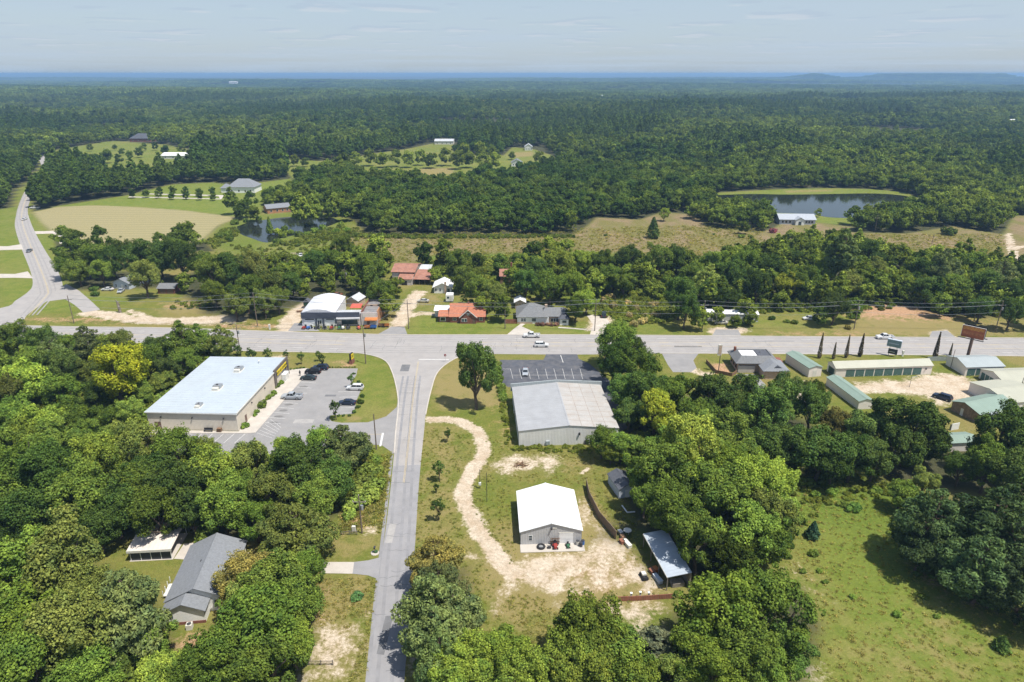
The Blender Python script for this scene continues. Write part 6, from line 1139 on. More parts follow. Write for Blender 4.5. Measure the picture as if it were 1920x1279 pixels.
def keep_mask(x, y, margin):
    k = np.ones(len(x), bool)
    for poly in CLEAR:
        xs = [p[0] for p in poly]; ys = [p[1] for p in poly]
        s = np.where((x > min(xs) - margin) & (x < max(xs) + margin) & (y > min(ys) - margin) & (y < max(ys) + margin))[0]
        if len(s): k[s] &= sdist(x[s], y[s], poly) > margin
    return k
crg = np.random.default_rng(77); FARC = []
for k in range(70):
    yy_ = crg.uniform(900, 5200); xx_ = crg.uniform(-.75, .75) * yy_; a_ = crg.uniform(0, pi); rx, ry = crg.uniform(25, 80) * (1 + yy_ / 2500), crg.uniform(18, 45) * (1 + yy_ / 1800); ph = crg.uniform(0, 6)
    FARC.append([(xx_ + rx * cos(t_) * (1 + .25 * sin(3 * t_ + ph)), yy_ + ry * sin(t_) * (1 + .25 * sin(2 * t_ + ph))) for t_ in np.linspace(0, 2 * pi, 15)[:-1]])
CLEAR += FARC
BUILT = [P(a, b) for a, b in ((262, 266), (330, 297), (450, 362), (515, 402), (968, 312), (1495, 420), (832, 270), (48, 262), (990, 280))]
fr = np.random.default_rng(5)
A = grid(338, 620, 7.2, fr); k = keep_mask(A[:, 0], A[:, 1], 2.0); A = A[k]
for b_ in BUILT: A = A[~((np.abs(A[:, 0] - b_.x) < 15) & (A[:, 1] > b_.y - 30) & (A[:, 1] < b_.y + 18))]
x, y = A[:, 0], A[:, 1]; st = pine_stand(x, y); idx = np.where(st, fr.integers(3, 5, len(x)), fr.integers(0, 3, len(x)))
scatter('woodland', 'continuous green woodland covering the land behind the meadow', 'woodland', x, y, fr.uniform(.72, 1.12, len(x)), fr.uniform(.85, 1.15, len(x)), idx, np.where(st, tintmap(x, y, fr) * .45 + .1, tintmap(x, y, fr)), C_MID)
A = grid(620, 2300, 8.6, fr); k = keep_mask(A[:, 0], A[:, 1], 2.0); A = A[k]
for b_ in BUILT: A = A[~((np.abs(A[:, 0] - b_.x) < 24) & (A[:, 1] > b_.y - 70) & (A[:, 1] < b_.y + 22))]
x, y = A[:, 0], A[:, 1]; st = pine_stand(x, y); idx = np.where(st, fr.integers(3, 5, len(x)), fr.integers(0, 3, len(x)))
scatter('forest', 'wide unbroken forest stretching away to the bluish distance', 'forest', x, y, fr.uniform(.72, 1.3, len(x)) * (1 + .26 * np.sin(x / 95 + 2 * np.sin(y / 130)) * np.cos(y / 110)), fr.uniform(.8, 1.2, len(x)), idx, np.where(st, tintmap(x, y, fr) * .4 + .05, tintmap(x, y, fr)), C_FAR)
A = np.concatenate([grid(2290, 4400, 25, fr), grid(4400, 9000, 46, fr)]); k = keep_mask(A[:, 0], A[:, 1], 20.0) & (terrain(A[:, 0], A[:, 1]) < 70); A = A[k]; x, y = A[:, 0], A[:, 1]
scatter('far_forest', 'hazy far forest canopy reaching to the horizon', 'forest', x, y, np.where(y > 4400, 1.9, 1.05) * fr.uniform(.9, 1.15, len(x)), np.where(y > 4400, .55, 1.0) * fr.uniform(.75, 1.3, len(x)), fr.integers(0, 3, len(x)), tintmap(x / 3, y / 3, fr) * .8, C_PATCH)
# trees past the first 300
if POOL:
    pk = {'oak': 0, 'pine': 3, 'fullpine': 4, 'sapling': 1, 'cedar': 4, 'cypress': 4}
    x = np.array([q[1] for q in POOL if q[0] != 'bush']); y = np.array([q[2] for q in POOL if q[0] != 'bush'])
    if len(x):
        s = np.array([q[3] for q in POOL if q[0] != 'bush']); ix = np.array([pk[q[0]] + (i % 3 if q[0] == 'oak' else 0) for i, q in enumerate(POOL) if q[0] != 'bush'])
        scatter('thicket', 'smaller leafy trees filling the gaps inside the near woods', 'trees', x, y, s * np.where(ix > 2, .85, 1.0), np.ones(len(x)), ix, np.clip(np.array([(q[5][1] - .06) / .06 for q in POOL if q[0] != 'bush']), 0, 1), C_MID)
# undergrowth below the near woods
low_src = [bush(401, 1.6, 2.0, 260, .5, 'leaf_low', 10), bush(402, 1.4, 1.7, 240, .46, 'leaf_low', 9), bush(403, 1.8, 1.6, 260, .5, 'leaf_low', 11)]
C_LOW = source_collection('undergrowth_clump', [q[0] for q in low_src])
UX = []; UY = []; US = []; UT = []
def under(px, sp, s0, s1, t0, t1, seed):
    r = np.random.default_rng(seed); poly = wpoly(px); xs = [p[0] for p in poly]; ys = [p[1] for p in poly]
    X, Y = np.meshgrid(np.arange(min(xs), max(xs), sp), np.arange(min(ys), max(ys), sp)); X = X.ravel() + r.uniform(-.5, .5, X.size) * sp; Y = Y.ravel() + r.uniform(-.5, .5, Y.size) * sp
    k_ = in_poly(X, Y, poly); n_ = k_.sum(); UX.append(X[k_]); UY.append(Y[k_]); US.append(r.uniform(s0, s1, n_)); UT.append(r.uniform(t0, t1, n_))
under([(-60, 655), (280, 668), (410, 672), (385, 700), (275, 790), (240, 838), (-60, 850)], 1.9, .7, 1.5, .3, 1.0, 1)
under([(0, 1000), (250, 985), (480, 990), (600, 985), (650, 930), (640, 860), (560, 860), (420, 872), (330, 850), (240, 845), (0, 850)], 2.6, .6, 1.2, 0, .6, 2)
under([(-40, 1060), (90, 1060), (230, 1120), (310, 1190), (310, 1290), (-40, 1290)], 2.6, .6, 1.1, 0, .6, 3); under([(400, 1200), (470, 1130), (570, 1090), (580, 1150), (555, 1290), (340, 1290)], 2.4, .5, 1.0, 0, .7, 4)
under([(1180, 790), (1430, 770), (1560, 850), (1640, 880), (1560, 890), (1470, 890), (1450, 1040), (1330, 1080), (1270, 1030), (1210, 960), (1190, 860)], 2.4, .6, 1.2, 0, .6, 5)
under([(645, 860), (690, 845), (715, 860), (705, 940), (650, 955)], 1.5, .5, 1.0, .3, 1, 6); under([(1110, 590), (1140, 560), (1240, 555), (1275, 590), (1250, 606), (1190, 606)], 1.7, .6, 1.2, .5, 1, 7)
under([(790, 490), (1100, 480), (1260, 500), (1260, 560), (1100, 560), (960, 560), (880, 560), (800, 510)], 3.0, .7, 1.4, .2, 1, 8); under([(1290, 540), (1590, 540), (1740, 560), (1900, 570), (1900, 600), (1700, 575), (1590, 590), (1450, 585), (1300, 600)], 2.8, .6, 1.3, 0, .6, 9)
under([(400, 470), (450, 440), (440, 425), (420, 430), (385, 455)], 2.4, .5, 1.1, .2, 1, 10); under([(500, 462), (560, 446), (640, 425), (680, 440), (640, 452), (560, 462)], 2.4, .5, 1.1, .2, 1, 11); under([(640, 444), (690, 441), (880, 443), (1075, 443), (1080, 446), (880, 448), (690, 447)], 2.2, .6, 1.3, .1, .7, 12)
under([(1480, 900), (1560, 885), (1680, 905), (1690, 930), (1560, 940), (1510, 990), (1478, 1000)], 2.0, .3, .7, .4, 1, 13); under([(960, 836), (1090, 838), (1110, 850), (1060, 850), (965, 844)], 1.1, .25, .55, .5, 1, 14); under([(938, 750), (948, 752), (962, 830), (950, 835)], 1.2, .25, .5, .5, 1, 15)
under([(425, 458), (500, 468), (560, 464), (640, 450), (662, 424), (690, 440), (640, 475), (480, 488)], 3.2, .35, .9, .4, 1, 20); under([(330, 565), (390, 560), (410, 580), (320, 580)], 2.2, .3, .7, .3, 1, 16); under([(1770, 590), (1960, 600), (1960, 560), (1720, 560)], 2.6, .6, 1.2, 0, .6, 17)
x = np.concatenate(UX); y = np.concatenate(UY); s = np.concatenate(US)
scatter('undergrowth', 'tangled green undergrowth and vines below and between the near trees', 'undergrowth', x, y, s, fr.uniform(.7, 1.3, len(x)), fr.integers(0, 3, len(x)), np.concatenate(UT), C_LOW)
# weeds and tufts on open grass near the camera
def tuft(seed, nb, h, spread, wdt):
    r = np.random.default_rng(seed); C = np.stack([r.normal(size=nb) * spread, r.normal(size=nb) * spread, r.uniform(.25, .7, nb) * h], 1); NN = r.normal(size=(nb, 3)); NN[:, 2] = NN[:, 2] * .5 + 1.3; NN /= np.linalg.norm(NN, axis=1)[:, None]
    return leaf_mesh('tuft', C, NN, wdt, r, aspect=1.4, m='weed')
C_W = source_collection('weed_tuft', [tuft(501, 26, .5, .28, .22), tuft(502, 20, .35, .35, .2), tuft(503, 30, .7, .3, .24), tuft(504, 14, .25, .2, .18)])
WX = []; WY = []; WS = []; WT = []
def weeds(px, n_, s0, s1, t0, t1, seed):
    r = np.random.default_rng(seed); poly = wpoly(px); xs = [p[0] for p in poly]; ys = [p[1] for p in poly]; X = r.uniform(min(xs), max(xs), n_); Y = r.uniform(min(ys), max(ys), n_); k_ = in_poly(X, Y, poly)
    c_ = k_.sum(); WX.append(X[k_]); WY.append(Y[k_]); WS.append(r.uniform(s0, s1, c_) * r.uniform(.6, 1.2, c_)); WT.append(np.clip(r.uniform(t0, t1, c_) + .2 * np.sin(X[k_] / 7), 0, 1))
weeds([(1460, 900), (1680, 890), (1760, 950), (1740, 1080), (1960, 1120), (1960, 1300), (1530, 1300), (1500, 1100), (1470, 1050)], 4200, .25, .7, .3, 1, 1)
weeds([(790, 800), (1160, 860), (1200, 1000), (1250, 1180), (1000, 1210), (760, 1279), (770, 1000)], 7000, .25, .6, .1, .8, 2); weeds([(560, 1085), (708, 1085), (690, 1290), (550, 1290)], 2200, .3, .6, .2, .9, 3)
weeds([(920, 1110), (1060, 1130), (1250, 1140), (1240, 1190), (1000, 1210)], 1100, .25, .6, .2, .9, 7); weeds([(640, 440), (1430, 420), (1430, 500), (640, 490)], 9000, .6, 1.6, .3, 1, 4); weeds([(1560, 440), (1890, 440), (1870, 500), (1560, 480)], 3500, .6, 1.5, .3, 1, 5); weeds([(640, 870), (735, 850), (715, 1000), (640, 1000)], 2500, .5, 1.2, 0, .8, 6)
x = np.concatenate(WX); y = np.concatenate(WY)
keep = np.ones(len(x), bool)
for poly_ in ([(955, 900), (1095, 910), (1100, 1040), (970, 1045)], [(1200, 990), (1300, 1000), (1300, 1115), (1240, 1115)]): keep &= ~in_poly(x, y, wpoly(poly_))
ix_ = np.clip(np.searchsorted(XL, x), 0, len(XL) - 1); iy_ = np.clip(np.searchsorted(YL, y), 0, len(YL) - 1); keep &= Z['sand'].reshape(len(YL), len(XL))[iy_, ix_] < .3
keep &= ~in_poly(x, y, [(p.x, p.y) for p in sl] + [(p.x, p.y) for p in reversed(sr)])
scatter('weeds', 'loose weeds and grass tufts scattered over the open ground', 'weeds', x[keep], y[keep], np.concatenate(WS)[keep], np.ones(keep.sum()), fr.integers(0, 4, keep.sum()), np.concatenate(WT)[keep], C_W)

# ------------------------------------------------------------------ summer haze over the whole country
m, t = new_mat('haze'); n = t.nodes.new; out = n('ShaderNodeOutputMaterial'); pvn = n('ShaderNodeVolumePrincipled'); t.links.new(pvn.outputs[0], out.inputs['Volume'])
pvn.inputs['Color'].default_value = (0.37, 0.61, 0.92, 1); pvn.inputs['Density'].default_value = 1.5e-4; pvn.inputs['Anisotropy'].default_value = .1
hz = MB().box(-47000, 47000, -4000, 39500, -2.0, 91.0).build('haze', 'haze'); tag(hz, 'pale blue summer haze filling the air over the land', 'haze', None, 'stuff')
# ------------------------------------------------------------------ vehicles
def paint(name, rgb, metal=.25): return mat('paint_' + name, rgb, .28, .03, 1, metal=metal, spec=.5)
for nm, c in (('white_car', (.72, .72, .71)), ('black_car', (.012, .013, .016)), ('navy_car', (.02, .03, .06)), ('silver_car', (.42, .45, .48)), ('grey_car', (.16, .17, .18)), ('darkgreen_car', (.03, .045, .045)), ('cream_car', (.55, .53, .46)), ('rust_car', (.24, .10, .06))): paint(nm, c)
mat('lamp_white', (.75, .75, .72), .2, .02); mat('lamp_red', (.35, .02, .015), .3, .02)
CARP = {'sedan': dict(L=4.7, W=1.82, st=[(0, .42, .62), (.12, .28, .72), (1.15, .2, .92), (1.3, .2, .94), (3.75, .2, .98), (4.55, .28, .92), (4.7, .42, .72)], gh=(1.15, 1.95, 3.15, 4.05), zt=1.43),
        'suv': dict(L=4.75, W=1.9, st=[(0, .45, .75), (.12, .3, .92), (1.1, .25, 1.08), (1.25, .25, 1.1), (4.4, .25, 1.12), (4.65, .3, 1.08), (4.75, .45, .8)], gh=(1.15, 1.85, 4.1, 4.6), zt=1.72),
        'pickup': dict(L=5.7, W=1.98, st=[(0, .5, .85), (.12, .35, 1.05), (1.35, .3, 1.15), (1.5, .3, 1.17), (3.75, .3, 1.17), (3.76, .3, 1.17), (3.8, .3, 1.15)], gh=(1.45, 2.15, 3.35, 3.72), zt=1.85)}
def car_parts(root, kind, pm):
    c = CARP[kind]; W = c['W'] / 2; b = MB(); R = []
    for x, z0, z1 in c['st']:
        k = .93 if x < .2 or x > c['L'] - .2 else 1.0; w_ = W * k
        R.append([(x, -w_ * .92, z0), (x, w_ * .92, z0), (x, w_, z0 + .18), (x, w_, z1 - .16), (x, w_ * .9, z1), (x, -w_ * .9, z1), (x, -w_, z1 - .16), (x, -w_, z0 + .18)])
    b.rings(R)
    if kind == 'pickup':
        L = c['L']; b.box(3.81, L, -W, -W + .1, .45, 1.14).box(3.81, L, W - .1, W, .45, 1.14).box(L - .1, L, -W + .1, W - .1, .45, 1.12).box(3.81, L - .1, -W + .1, W - .1, .45, .62)
    body = b.build('body', pm, root)
    x0, x1, x2, x3 = c['gh']; zb = c['st'][3][2] - .04; zt = c['zt']; wi = W * .9; wt = W * .72
    MB().rings([[(x0, -wi, zb), (x0, wi, zb), (x3, wi, zb), (x3, -wi, zb)], [(x1, -wt, zt - .05), (x1, wt, zt - .05), (x2, wt, zt - .05), (x2, -wt, zt - .05)]]).build('windows', 'glass', root)
    rf = MB().rings([[(x1 - .06, -wt - .02, zt - .05), (x1 - .06, wt + .02, zt - .05), (x2 + .06, wt + .02, zt - .05), (x2 + .06, -wt - .02, zt - .05)], [(x1 + .1, -wt + .1, zt), (x1 + .1, wt - .1, zt), (x2 - .1, wt - .1, zt), (x2 - .1, -wt + .1, zt)]])
    for sgn in (-1, 1):
        for (xa, xb) in ((x0, x1), (x3, x2), ((x0 + x3) / 2, (x1 + x2) / 2)): rf.tube((xa, sgn * wi * 1.01, zb), (xb, sgn * wt * 1.01, zt - .03), .05, .05, 4)
    rf.build('roof', pm, root)
    for xw in (c['L'] * .18, c['L'] * .80):
        for s_ in (-1, 1):
            r_ = .35 if kind != 'pickup' else .40; w_ = MB().tube((xw, s_ * (W - .2), r_), (xw, s_ * (W + .02), r_), r_, r_, 14).build('wheel', 'rubber', root); MB().tube((xw, s_ * (W + .02), r_), (xw, s_ * (W + .03), r_), r_ * .55, r_ * .5, 10).build('rim', 'steel', w_)
    zl = c['st'][1][2] - .28
    for s_ in (-1, 1): MB().box(-.01, .1, s_ * W * .72 - .2, s_ * W * .72 + .2, zl, zl + .16).build('headlight', 'lamp_white', root); MB().box(c['L'] - .08, c['L'] + .01, s_ * W * .8 - .12, s_ * W * .8 + .12, .7, .98).build('tail_light', 'lamp_red', root)
    for s_ in (-1, 1): MB().box(x0 + .35, x0 + .5, s_ * (W + .02) - .1, s_ * (W + .02) + .1, zb + .02, zb + .16).build('mirror', pm, root)
def car(px, py, kind, pm, head, label):       # head: direction the nose points, degrees, 180 = to the left
    p = P(px, py); a = radians(head); c = CARP[kind]; p += Vector((0, .9, 0))
    o = thing({'sedan': 'car', 'suv': 'suv', 'pickup': 'pickup_truck'}[kind], label, {'sedan': 'car', 'suv': 'SUV', 'pickup': 'pickup truck'}[kind], (0, 0, .03), a + pi)
    o.location = (p.x + cos(a) * c['L'] / 2, p.y + sin(a) * c['L'] / 2, .04); car_parts(o, kind, 'paint_' + pm); return o
SR_ = math.degrees(fs[1])
car(997, 634, 'pickup', 'white_car', 180, 'white pickup truck driving in the far lane of the highway near the hip house')
car(1015, 652, 'suv', 'white_car', 0, 'white SUV driving in the near lane of the highway')
car(1661, 637, 'pickup', 'white_car', 180, 'white pickup truck on the highway near the blue-grey storage sign')
car(600, 695, 'suv', 'navy_car', 180 + SR_, 'dark blue SUV parked at the highway end of the row by the store')
car(586, 702, 'suv', 'black_car', 180 + SR_, 'black SUV parked between two dark vehicles by the store')
car(577, 714, 'sedan', 'darkgreen_car', 180 + SR_, 'dark green sedan parked beside the black SUV at the store')
car(546, 750, 'pickup', 'silver_car', 180 + SR_, 'silver pickup parked alone beside the store pavement')
car(665, 733, 'suv', 'white_car', 180 + SR_, 'white SUV parked against the planted edge of the store lot')
car(650, 761, 'sedan', 'navy_car', 180 + SR_, 'dark blue sedan parked behind a young tree at the store lot')
car(985, 703, 'sedan', 'silver_car', -92, 'silver sedan parked in the dark asphalt warehouse lot')
car(44, 413, 'sedan', 'white_car', 100, 'white car driving on the country road beside the mown field'); car(53, 473, 'sedan', 'grey_car', -75, 'dark car driving on the country road near the concrete driveways')
car(64, 392, 'pickup', 'white_car', 185, 'white truck parked at the field corner by the country road'); car(200, 546, 'sedan', 'white_car', 180, 'white sedan parked left of the grey cottage by the junction'); car(225, 549, 'sedan', 'silver_car', -80, 'silver car parked in front of the grey cottage by the junction')
car(555, 552, 'sedan', 'cream_car', 165, 'cream sedan parked on the track beside the equipment shop wood'); car(543, 557, 'suv', 'black_car', 90, 'black vehicle under trees beside the cream sedan')
car(1133, 595, 'suv', 'darkgreen_car', 80, 'dark SUV parked on the gravel beside the hip roofed house'); car(1770, 751, 'suv', 'navy_car', 130, 'dark blue van parked in the sandy storage yard')
car(856, 1137, 'sedan', 'silver_car', 5, 'silver car half hidden by the roadside pines'); car(1353, 609, 'sedan', 'cream_car', 175, 'old pale car parked on the grass by the mobile home'); car(1519, 601, 'sedan', 'white_car', 180, 'white car parked in shade under the tree across from storage')
car(793, 568, 'sedan', 'cream_car', 175, 'derelict pale car in weeds beside the barn track'); car(563, 483, 'pickup', 'white_car', 120, 'white truck parked on the pale gravel clearing behind the wood'); car(630, 556, 'sedan', 'rust_car', 175, 'rusty wrecked car behind the equipment shop'); car(760, 529, 'pickup', 'silver_car', 90, 'grey truck parked under the front of the rusty barn')
# ------------------------------------------------------------------ poles, wires and signs
POLES = {}
def pole(key, bx, by, ty, label, arm=True, trans=False, m='wood_pole', r=.17, lamp=False, rz=0):
    p = P(bx, by); h = hgt(bx, by, ty); POLES[key] = (p, h)
    o = thing('utility_pole' if arm or trans else 'light_pole', label, 'pole', p, rz); MB().tube((0, 0, -.3), (0, 0, h), r, r * .65, 8).build('shaft', m, o)
    if arm:
        MB().box(-1.3, 1.3, -.06, .06, h - 1.55, h - 1.42).build('cross_arm', 'wood_grey', o)
        for k in (-1.15, 1.15, 0): MB().tube((k, 0, h - (1.42 if k else 0)), (k, 0, h - (1.15 if k else -.25)), .07, .05, 6).build('insulator', 'off_white', o)
    if trans: MB().tube((.42, 0, h - 3.2), (.42, 0, h - 2.2), .28, .28, 10).build('transformer', 'steel', o)
    if lamp: MB().tube((0, 0, h - .3), (1.1, 0, h), .04).box(1.0, 1.5, -.12, .12, h - .06, h + .06).build('lamp', 'steel', o)
    return o
pole('a', 139, 606.5, 554, 'utility pole on the grass island at the road junction'); pole('b', 483, 612, 550, 'utility pole with cross arm beside the gravel track left of the equipment shop'); pole('c', 766.5, 616.5, 562, 'slim utility pole on the lawn left of the brick house', True); pole('d', 1115, 620.5, 562, 'utility pole beside the gravel drive of the hip house'); pole('e', 1316, 621.5, 565, 'utility pole with transformer beside the mobile home drive', True, True); pole('f', 1601, 617.6, 564, 'utility pole at the edge of the bare clay slope', True, True); pole('g', 1866, 621.3, 565, 'utility pole across the highway from the billboard', True, True)
pole('h', 451.7, 668.5, 608, 'utility pole with transformer behind the tan store', True, True); pole('i', 686, 682, 613, 'bare utility pole on the store lawn corner by the side road', False, True); pole('j', 706, 842.7, 776.5, 'dark pole beside the exit of the store parking lot', False, False, 'wood_pole'); pole('k', 679, 1000, 929, 'utility pole with transformer on the clay bank by the side road', True, True); pole('l', 649.6, 542, 502, 'utility pole behind the equipment shop', False, True); pole('m', 947, 616.5, 582, 'short pole between the brick house and hip house', False, False)
pole('n', 1826, 602, 570, 'far slender pole on the clay slope', False, False); pole('o', 913, 941, 886, 'thin dark pole in the workshop yard', False, False, 'dark_metal', .07); pole('p', 900, 916, 880, 'thin pole holding a small white box by the sand track', False, False, 'dark_metal', .07); MB().box(-.25, .25, -.2, .2, 0.9, 1.5).build('meter_box', 'white', bpy.data.objects[[o.name for o in COL.objects if o.get('label') == 'thin pole holding a small white box by the sand track'][0]])
pole('q', 1579, 727, 707, 'thin fence pole by the long storage block', False, False, 'dark_metal', .06); pole('r', 1705, 726, 706, 'thin lamp pole in the storage yard', False, False, 'dark_metal', .06, True); pole('s', 1782, 691, 656, 'thin pole between the billboard and small storage block', False, False, 'wood_pole', .1); pole('t', 1911, 738, 708, 'thin dark pole in front of the right storage block', False, False, 'wood_pole', .12)
pole('u', 1640, 435, 404, 'far utility pole at the meadow edge', True); pole('v', 1747, 458, 438, 'far thin pole on the meadow', False, False); pole('w', 116, 380, 347, 'utility pole beside the mown field', True); pole('x', 61, 322, 302, 'far utility pole by the country road', True); pole('y', 622, 300, 284, 'far pole on the mid clearing', True)
def wire(a, b, off, drop, label, sag=.022):
    (p, h), (q, k) = POLES[a], POLES[b]; A = p + Vector((off, 0, h - drop)); B = q + Vector((off, 0, k - drop)); n_ = 14; L_ = (B - A).length
    pts = [A.lerp(B, i / n_) - Vector((0, 0, 4 * sag * L_ * (i / n_) * (1 - i / n_))) for i in range(n_ + 1)]
    o = thing('power_line', label, 'wire', A, 0); MB().path([p_ - A for p_ in pts], .035, 4).build('cable', 'steel', o)
chain = 'abcdefg'
WIRELAB = ('from the junction island to the gravel track pole', 'from the gravel track pole to the brick house lawn', 'from the brick house lawn to the hip house drive', 'from the hip house drive to the mobile home', 'from the mobile home to the clay slope', 'from the clay slope to the pole opposite the billboard')
for i in range(6):
    for off, dr, w_ in ((0, -.2, 'top'), (-1.15, 1.2, 'near'), (1.15, 1.2, 'far'), (.1, 3.9, 'low')): wire(chain[i], chain[i + 1], off, dr, '%s power line %s' % (w_, WIRELAB[i]))
wire('h', 'i', 0, .2, 'power line from behind the tan store to the store lawn corner'); wire('i', 'c', 0, .3, 'power line crossing the highway to the brick house lawn')
# billboard
p = P(1811, 677); bb = thing('billboard', 'two-sided billboard on one brown pole with orange and red face', 'billboard', p, radians(-44)); hb = hgt(1811, 677, 634)
mat('bb_face', (.36, .10, .04), .6, .35, .35); mat('bb_orange', (.66, .33, .07), .6, .2, 2)
MB().tube((0, .9, -.2), (0, .9, hb + 3.2), .45, .45, 12).build('post', 'door_brown', bb); MB().box(-3.0, 3.0, -.1, .05, hb, hb + 3.6).build('front_face', 'bb_face', bb); MB().box(-3.0, 3.0, 1.9, 2.05, hb, hb + 3.6).build('rear_face', 'black', bb); MB().box(-3.6, 3.2, -.9, -.2, hb - .25, hb - .15).build('catwalk', 'dark_metal', bb); MB().box(-3.2, 3.6, 2.2, 2.9, hb - .25, hb - .15).build('catwalk', 'dark_metal', bb)
MB().box(-3.1, 3.1, -.14, .06, hb + 3.6, hb + 3.72).box(-3.1, -3.0, -.14, .06, hb, hb + 3.6).box(3.0, 3.1, -.14, .06, hb, hb + 3.6).build('frame', 'off_white', bb)
for k in range(3): MB().box(-2.2 + 2.2 * k - .06, -2.2 + 2.2 * k + .06, .06, 1.88, hb + 1.5, hb + 1.65).build('brace', 'steel', bb)
lt_ = MB(); rr = random.Random(5)
for k in range(9):
    x_ = -2.75 + k * .61; lt_.box(x_, x_ + .16, -.125, -.105, hb + 2.45, hb + 3.45)
    if k % 2: lt_.box(x_ + .16, x_ + .46, -.125, -.105, hb + 3.27, hb + 3.45)
    lt_.box(x_ + .16, x_ + .46, -.125, -.105, hb + (2.9 if k % 3 else 2.45), hb + (3.05 if k % 3 else 2.6)); lt_.box(x_ + .34, x_ + .50, -.125, -.105, hb + 2.45, hb + 3.3)
lt_.build('lettering', 'bb_orange', bb); MB().box(-2.6, 2.6, -.12, -.102, hb + 1.0, hb + 1.8).build('printed_band', mat('bb_band', (.42, .15, .06), .6, .4, 1.5), bb)
p = P(1672, 668); ss = thing('storage_sign', 'pale blue-grey box sign on posts beside the highway', 'sign', p, radians(-38)); MB().tube((-1.0, 0, 0), (-1.0, 0, 4), .09).build('post', 'off_white', ss); MB().tube((1.0, 0, 0), (1.0, 0, 4), .09).build('post', 'off_white', ss); MB().box(-2.0, 2.0, -.45, .45, 3.2, 5.6).build('cabinet', 'blue_wall', ss)
f_ = MB().box(-1.85, 1.85, -.49, -.45, 3.35, 5.45).build('face', mat('sign_teal', (.20, .27, .28), .5, .15), ss); MB().box(-1.5, 1.4, -.51, -.49, 4.2, 4.5).build('lettering', 'blue_wall', f_); MB().box(-1.3, 1.3, -.18, .18, .8, 2.4).build('message_board', 'dark_metal', ss); MB().box(-.9, .6, -.2, -.18, 1.4, 1.6).build('lettering', 'off_white', ss)
p = P(660, 681); ps = thing('store_sign', 'yellow and black pylon sign on a low dark base by the store lawn', 'sign', p, radians(76)); MB().prism([(-1.0, 0), (1.0, 0), (.8, 1.3), (-.8, 1.3)], 'y', -.5, .5).build('base', 'brick', ps); MB().box(-.85, .85, -.28, .28, 1.3, 3.3).build('cabinet', 'black', ps); f_ = MB().box(-.75, .75, -.33, -.28, 1.45, 3.2).build('face', 'yellow', ps); MB().box(-.55, .55, -.345, -.33, 2.05, 2.25).box(-.55, .55, -.345, -.33, 2.5, 2.7).build('lettering', 'black', f_); MB().box(-.75, .75, .28, .33, 1.45, 3.2).build('face', 'yellow', ps)
p = P(835, 679); so = thing('stop_sign', 'red stop sign seen from the road corner beside the tall oak', 'sign', p, 0); MB().tube((0, 0, 0), (0, 0, 2.3), .04).build('post', 'steel', so); MB().prism([(.42 * cos(radians(22.5 + 45 * k)), 2.3 + .42 * sin(radians(22.5 + 45 * k))) for k in range(8)], 'y', -.03, .03).build('plate', 'red', so)
text_mesh('STOP', .3, 'white', 'lettering', so, Matrix.Translation((0, -.05, 2.3)) @ Matrix.Rotation(pi / 2, 4, 'X'))
p = P(1347, 696); rsn = thing('sign_pole', 'tall pole sign beside the restaurant terrace', 'sign', p, .1); hh = hgt(1347, 696, 646); MB().tube((0, 0, 0), (0, 0, hh), .12, .1).build('post', 'dark_metal', rsn); MB().box(-.9, .3, -.15, .15, hh - 3.4, hh).build('cabinet', 'off_white', rsn); MB().box(-.75, .15, -.18, -.15, hh - 3.1, hh - .3).build('face', 'brick_tan', rsn)
# restaurant terrace, fences
def fence_run(name, label, cat, px, h, m, post_m, panel_len=2.2, slat=None, t=.05, z0=.05):
    pts = [P(a, b) for a, b in px]; o = thing(name, label, cat, pts[0], 0); base = pts[0]
    for a, b in zip(pts[:-1], pts[1:]):
        d = b - a; L_ = d.length; k_ = max(1, round(L_ / panel_len)); d.normalize(); n_ = Vector((-d.y, d.x, 0)) * t
        for i in range(k_):
            s0 = a - base + d * (L_ * i / k_); s1 = a - base + d * (L_ * (i + 1) / k_ - .04); b_ = MB(); V = [s0 - n_, s1 - n_, s1 + n_, s0 + n_]; hv = h + (slat or 0) * ((i * 7) % 3 - 1)
            b_.rings([[(v.x, v.y, z0) for v in V], [(v.x, v.y, hv) for v in V]]).build('panel', m, o); MB().tube((s0.x, s0.y, 0), (s0.x, s0.y, h + .1), .06, .06, 5).build('post', post_m, o)
    return o
mat('board', (.20, .145, .10), .9, .3, 2.0, rib=('Y', .15))
fence_run('board_fence', 'tall brown board fence beside the white-roofed workshop', 'fence', [(1099, 912), (1104, 935), (1122, 972), (1155, 1012)], 1.9, 'board', 'wood_grey', slat=.04); fence_run('sheet_fence', 'low rusty red sheet metal fence at the bottom of the yard', 'fence', [(1153, 1128), (1205, 1126), (1262, 1122)], 1.0, 'rust_sheet', 'wood_grey', 2.6)
for px, py in ((1183, 1122), (1200, 1120), (1216, 1121)): q = thing('post_cap', 'pale post with flat cap along the rusty sheet fence', 'post', P(px, py), 0, 'pale posts at the rusty fence'); MB().box(-.12, .12, -.12, .12, 0, 1.1).build('post', 'off_white', q); MB().box(-.2, .2, -.2, .2, 1.1, 1.18).build('cap', 'white', q)
fence_run('terrace_fence', 'dark low terrace fence in front of the restaurant', 'fence', [(1324, 680), (1342, 700), (1372, 706), (1381, 700)], 1.1, 'wood_brown', 'wood_brown', 3); fence_run('wood_fence', 'short orange-brown board fence between the brick and hip houses', 'fence', [(946, 607), (969, 607)], 1.7, 'rust_sheet', 'wood_grey', 2.2); fence_run('chain_fence', 'grey chain fence around the storage yard by the highway', 'fence', [(1738, 677), (1790, 677), (1815, 678)], 1.5, mat('chain', (.33, .36, .34), .6, .2), 'steel', 3, t=.012)
